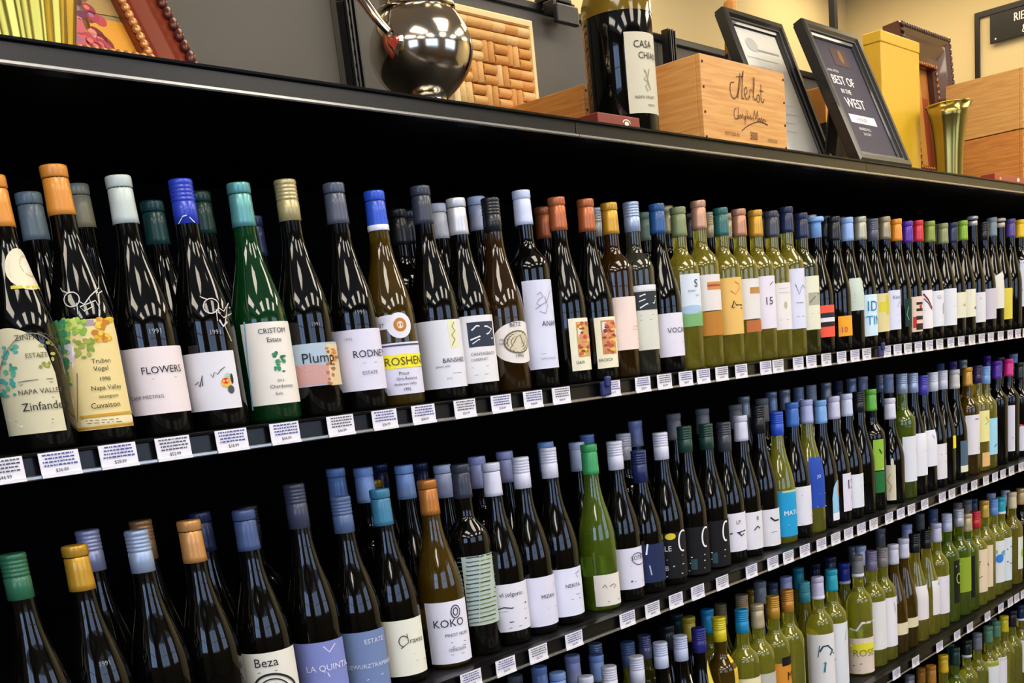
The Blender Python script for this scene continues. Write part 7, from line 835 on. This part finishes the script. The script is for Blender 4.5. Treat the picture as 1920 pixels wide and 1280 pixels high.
# leaning black frames
def poster(loc,W,Hh,lean,label,sheet,fl_):
    r=empty('picture_frame',loc,label,'picture frame',rot=(-math.radians(lean),0,0))
    link('frame',moulding('f',W,Hh,[(0,-.004),(0,.020),(.004,.025),(.016,.025),(.026,.014),(.034,.012),(.036,.008),(.036,-.004)],None),mat('black_frame','#17181a',.3,coat=.4),r)
    link('inner_bead',moulding('f',W,Hh,[(.022,.014),(.022,.0185),(.026,.0185),(.026,.012)],None),mat('frame_bead','#55565a',.35,.4),r)
    link('backing',box('b',.004,W-.004,.0045,.008,.004,Hh-.004),mat('backing_board','#2a241e',.8),r)
    s=link('sheet',box('s',.03,W-.03,-.006,-.003,.03,Hh-.03),paper(sheet),r)
    link('print',fl_.mesh('print'),None,s,(0,-.0062,0))
    link('easel_leg',box('e',W/2-.03,W/2+.03,.0,.005,-Hh*.68,0),mat('backing_board','#2a241e',.8),r,(0,.009,Hh*.7),(math.radians(lean+8),0,0))
    return r
fl=Flat(); 
for i in range(9): fl.rect(.07,.33-.026*i,.07+.18*random.Random(i).uniform(.6,1),.332-.026*i,'#b9b9b6')
fl.ell(.12,.37,.03,.02,'#b8bab8'); fl.rect(.14,.355,.26,.36,'#9a9c9a')
poster((2.875,.19,TZ+.002),.315,.45,20,'black frame holding a white certificate, leaning behind the merlot crate','#dcdcd6',fl)
fl=Flat(); wt='#e8e6ea'
fl.rect(.14,.30,.235,.355,'#4a3434'); fl.ell(.195,.33,.012,.02,'#8a5a34'); fl.text('some of the',.07,.275,.010,wt)
fl.text('BEST OF',.072,.238,.028,wt,sx=.95,bold=.0016); fl.text('IN THE',.10,.212,.014,wt,bold=.001); fl.text('WEST',.10,.172,.030,wt,sx=1.1,bold=.0016)
fl.rect(.085,.125,.245,.15,wt); fl.text('WINNER',.125,.131,.012,'#2f2c3c'); fl.text('READERS POLL',.115,.105,.008,wt); fl.text('2016 2017',.13,.09,.008,wt)
poster((3.02,.045,TZ+.002),.33,.405,22,'black frame with a dark violet award poster in white letters','#3a3648',fl)
# things glimpsed behind the frames
ob=empty('orange_label_bottle',(3.10,.43,TZ),'tall amber bottle with an orange neck behind the certificate frame','bottle')
OP=[(.033,0),(.036,.006),(.036,.24),(.034,.26),(.022,.32),(.0165,.36),(.0155,.47)]
link('glass_body',lathe('o',OP[:2]+smoothpts(OP[2:],3),26),GLASS['brown'](),ob)
link('orange_neck_sleeve',lathe('o',[(.0175,.37),(.0225,.372),(.0195,.42),(.0185,.50),(.017,.505)],20),mat('orange_sleeve','#cf8a34',.4),ob)
link('black_band',lathe('o',[(.023,.325),(.0265,.328),(.025,.350),(.0225,.3695)],20,False,False),mat('black_band','#121214',.3),ob)
link('white_band',lathe('o',[(.0305,.292),(.0325,.294),(.030,.305),(.0285,.3055)],20,False,False),mat('white_band','#dfe4f2',.4),ob)
ab=empty('amber_carton',(3.395,.30,TZ),'upright orange carton glimpsed between the two black frames','box')
link('carton',box('c',0,.10,0,.08,0,.29,.002),mat('orange_card','#d9913c',.5,var=.15,vscale=15),ab)
link('black_sleeve',box('c',-.0008,.1008,-.0008,.0808,.09,.19,.001),mat('black_card','#15130f',.5),ab)
# yellow gift box
yb=empty('yellow_gift_box',(3.565,.20,TZ),'tall plain yellow gift box with a tiny diamond mark','box')
ym=mat('yellow_card','#dcb02a',.4,coat=.2,var=.05,vscale=4)
link('carton',box('y',0,.285,0,.055,0,.405,.0025),ym,yb); link('lid',box('y',-.0015,.2865,-.0015,.0565,.405,.436,.0025),ym,yb)
fl=Flat(); fl.line([(.16,.085),(.167,.096),(.174,.085),(.167,.074),(.16,.085)],.0014,'#a8781c'); fl.line([(.14,.05),(.2,.05)],.001,'#c0901c')
link('motif',fl.mesh('m'),None,yb,(0,-.0002,0))
# carved frame
cf=empty('carved_frame',(4.05,.345,TZ),'dark carved wooden frame with a beaded edge behind the yellow box','picture frame',rot=(-math.radians(5),0,0))
cwd=mat('carved_wood','#4a2012',.3,coat=.5,var=.3,vscale=20)
f_=link('frame',moulding('f',.43,.565,[(0,-.01),(0,.045),(.02,.055),(.035,.045),(.05,.048),(.08,.030),(.105,.034),(.11,.02),(.11,-.01)],None),cwd,cf)
beads(f_,.43,.565,.012,.053,.02,.009,.011,mat('carved_edge','#3a1c12',.35,coat=.5),'carved_bead'); beads(f_,.43,.565,.108,.034,.02,.006,.008,mat('gold_bead','#b5743c',.35,.5),'inner_bead')
cvs=link('canvas',box('c',.10,.33,0,.006,.10,.465),mat('amber_canvas','#c07a34',.5,var=.4,vscale=14),cf)
fl=Flat(); fl.rect(.13,.13,.30,.36,'#a8502c'); fl.rect(.20,.13,.25,.43,'#d89a44'); fl.rect(.14,.13,.17,.33,'#8a3a24'); link('paint',fl.mesh('p'),None,cvs,(0,-.0005,0))
# flared brass vase right
v=empty('brass_vase',(3.865,.115,TZ),'flared brass trumpet vase between the yellow box and the crates','vase')
link('bowl',lathe('v',[(.036,0),(.040,.003),(.040,.02),(.041,.06),(.044,.11),(.050,.16),(.058,.20),(.069,.236),(.067,.236),(.054,.19),(.040,.11),(.03,.02)],96,flute=.012,nf=8),brass2,v)
link('rim',lathe('v',[(.0675,.2355),(.0705,.237),(.0695,.240),(.0665,.239)],48,False,False),brass,v)
# stacked crates right
crate('stacked_crate',(4.30,.03,TZ),.36,.26,.185,'orange pine crate, lower one of the stack at the right edge',pine2,1)
crate('stacked_crate',(4.30,.03,TZ+.187),.36,.26,.19,'pale pine crate, upper one of the stack at the right edge',pine,1)
rb=link('flat_box',box('b',0,.30,0,.045,0,.022,.0015),mat('red_card','#9c3420',.4,coat=.3),None,(3.955,.006,TZ)); tag(rb,'small flat red and orange box at the shelf edge before the stacked crates','box')
fl=Flat(); fl.ell(.22,.011,.012,.006,'#e8e2d8'); fl.ell(.05,.008,.01,.005,'#e0a04a'); link('motif',fl.mesh('m'),None,rb,(0,-.0002,0))
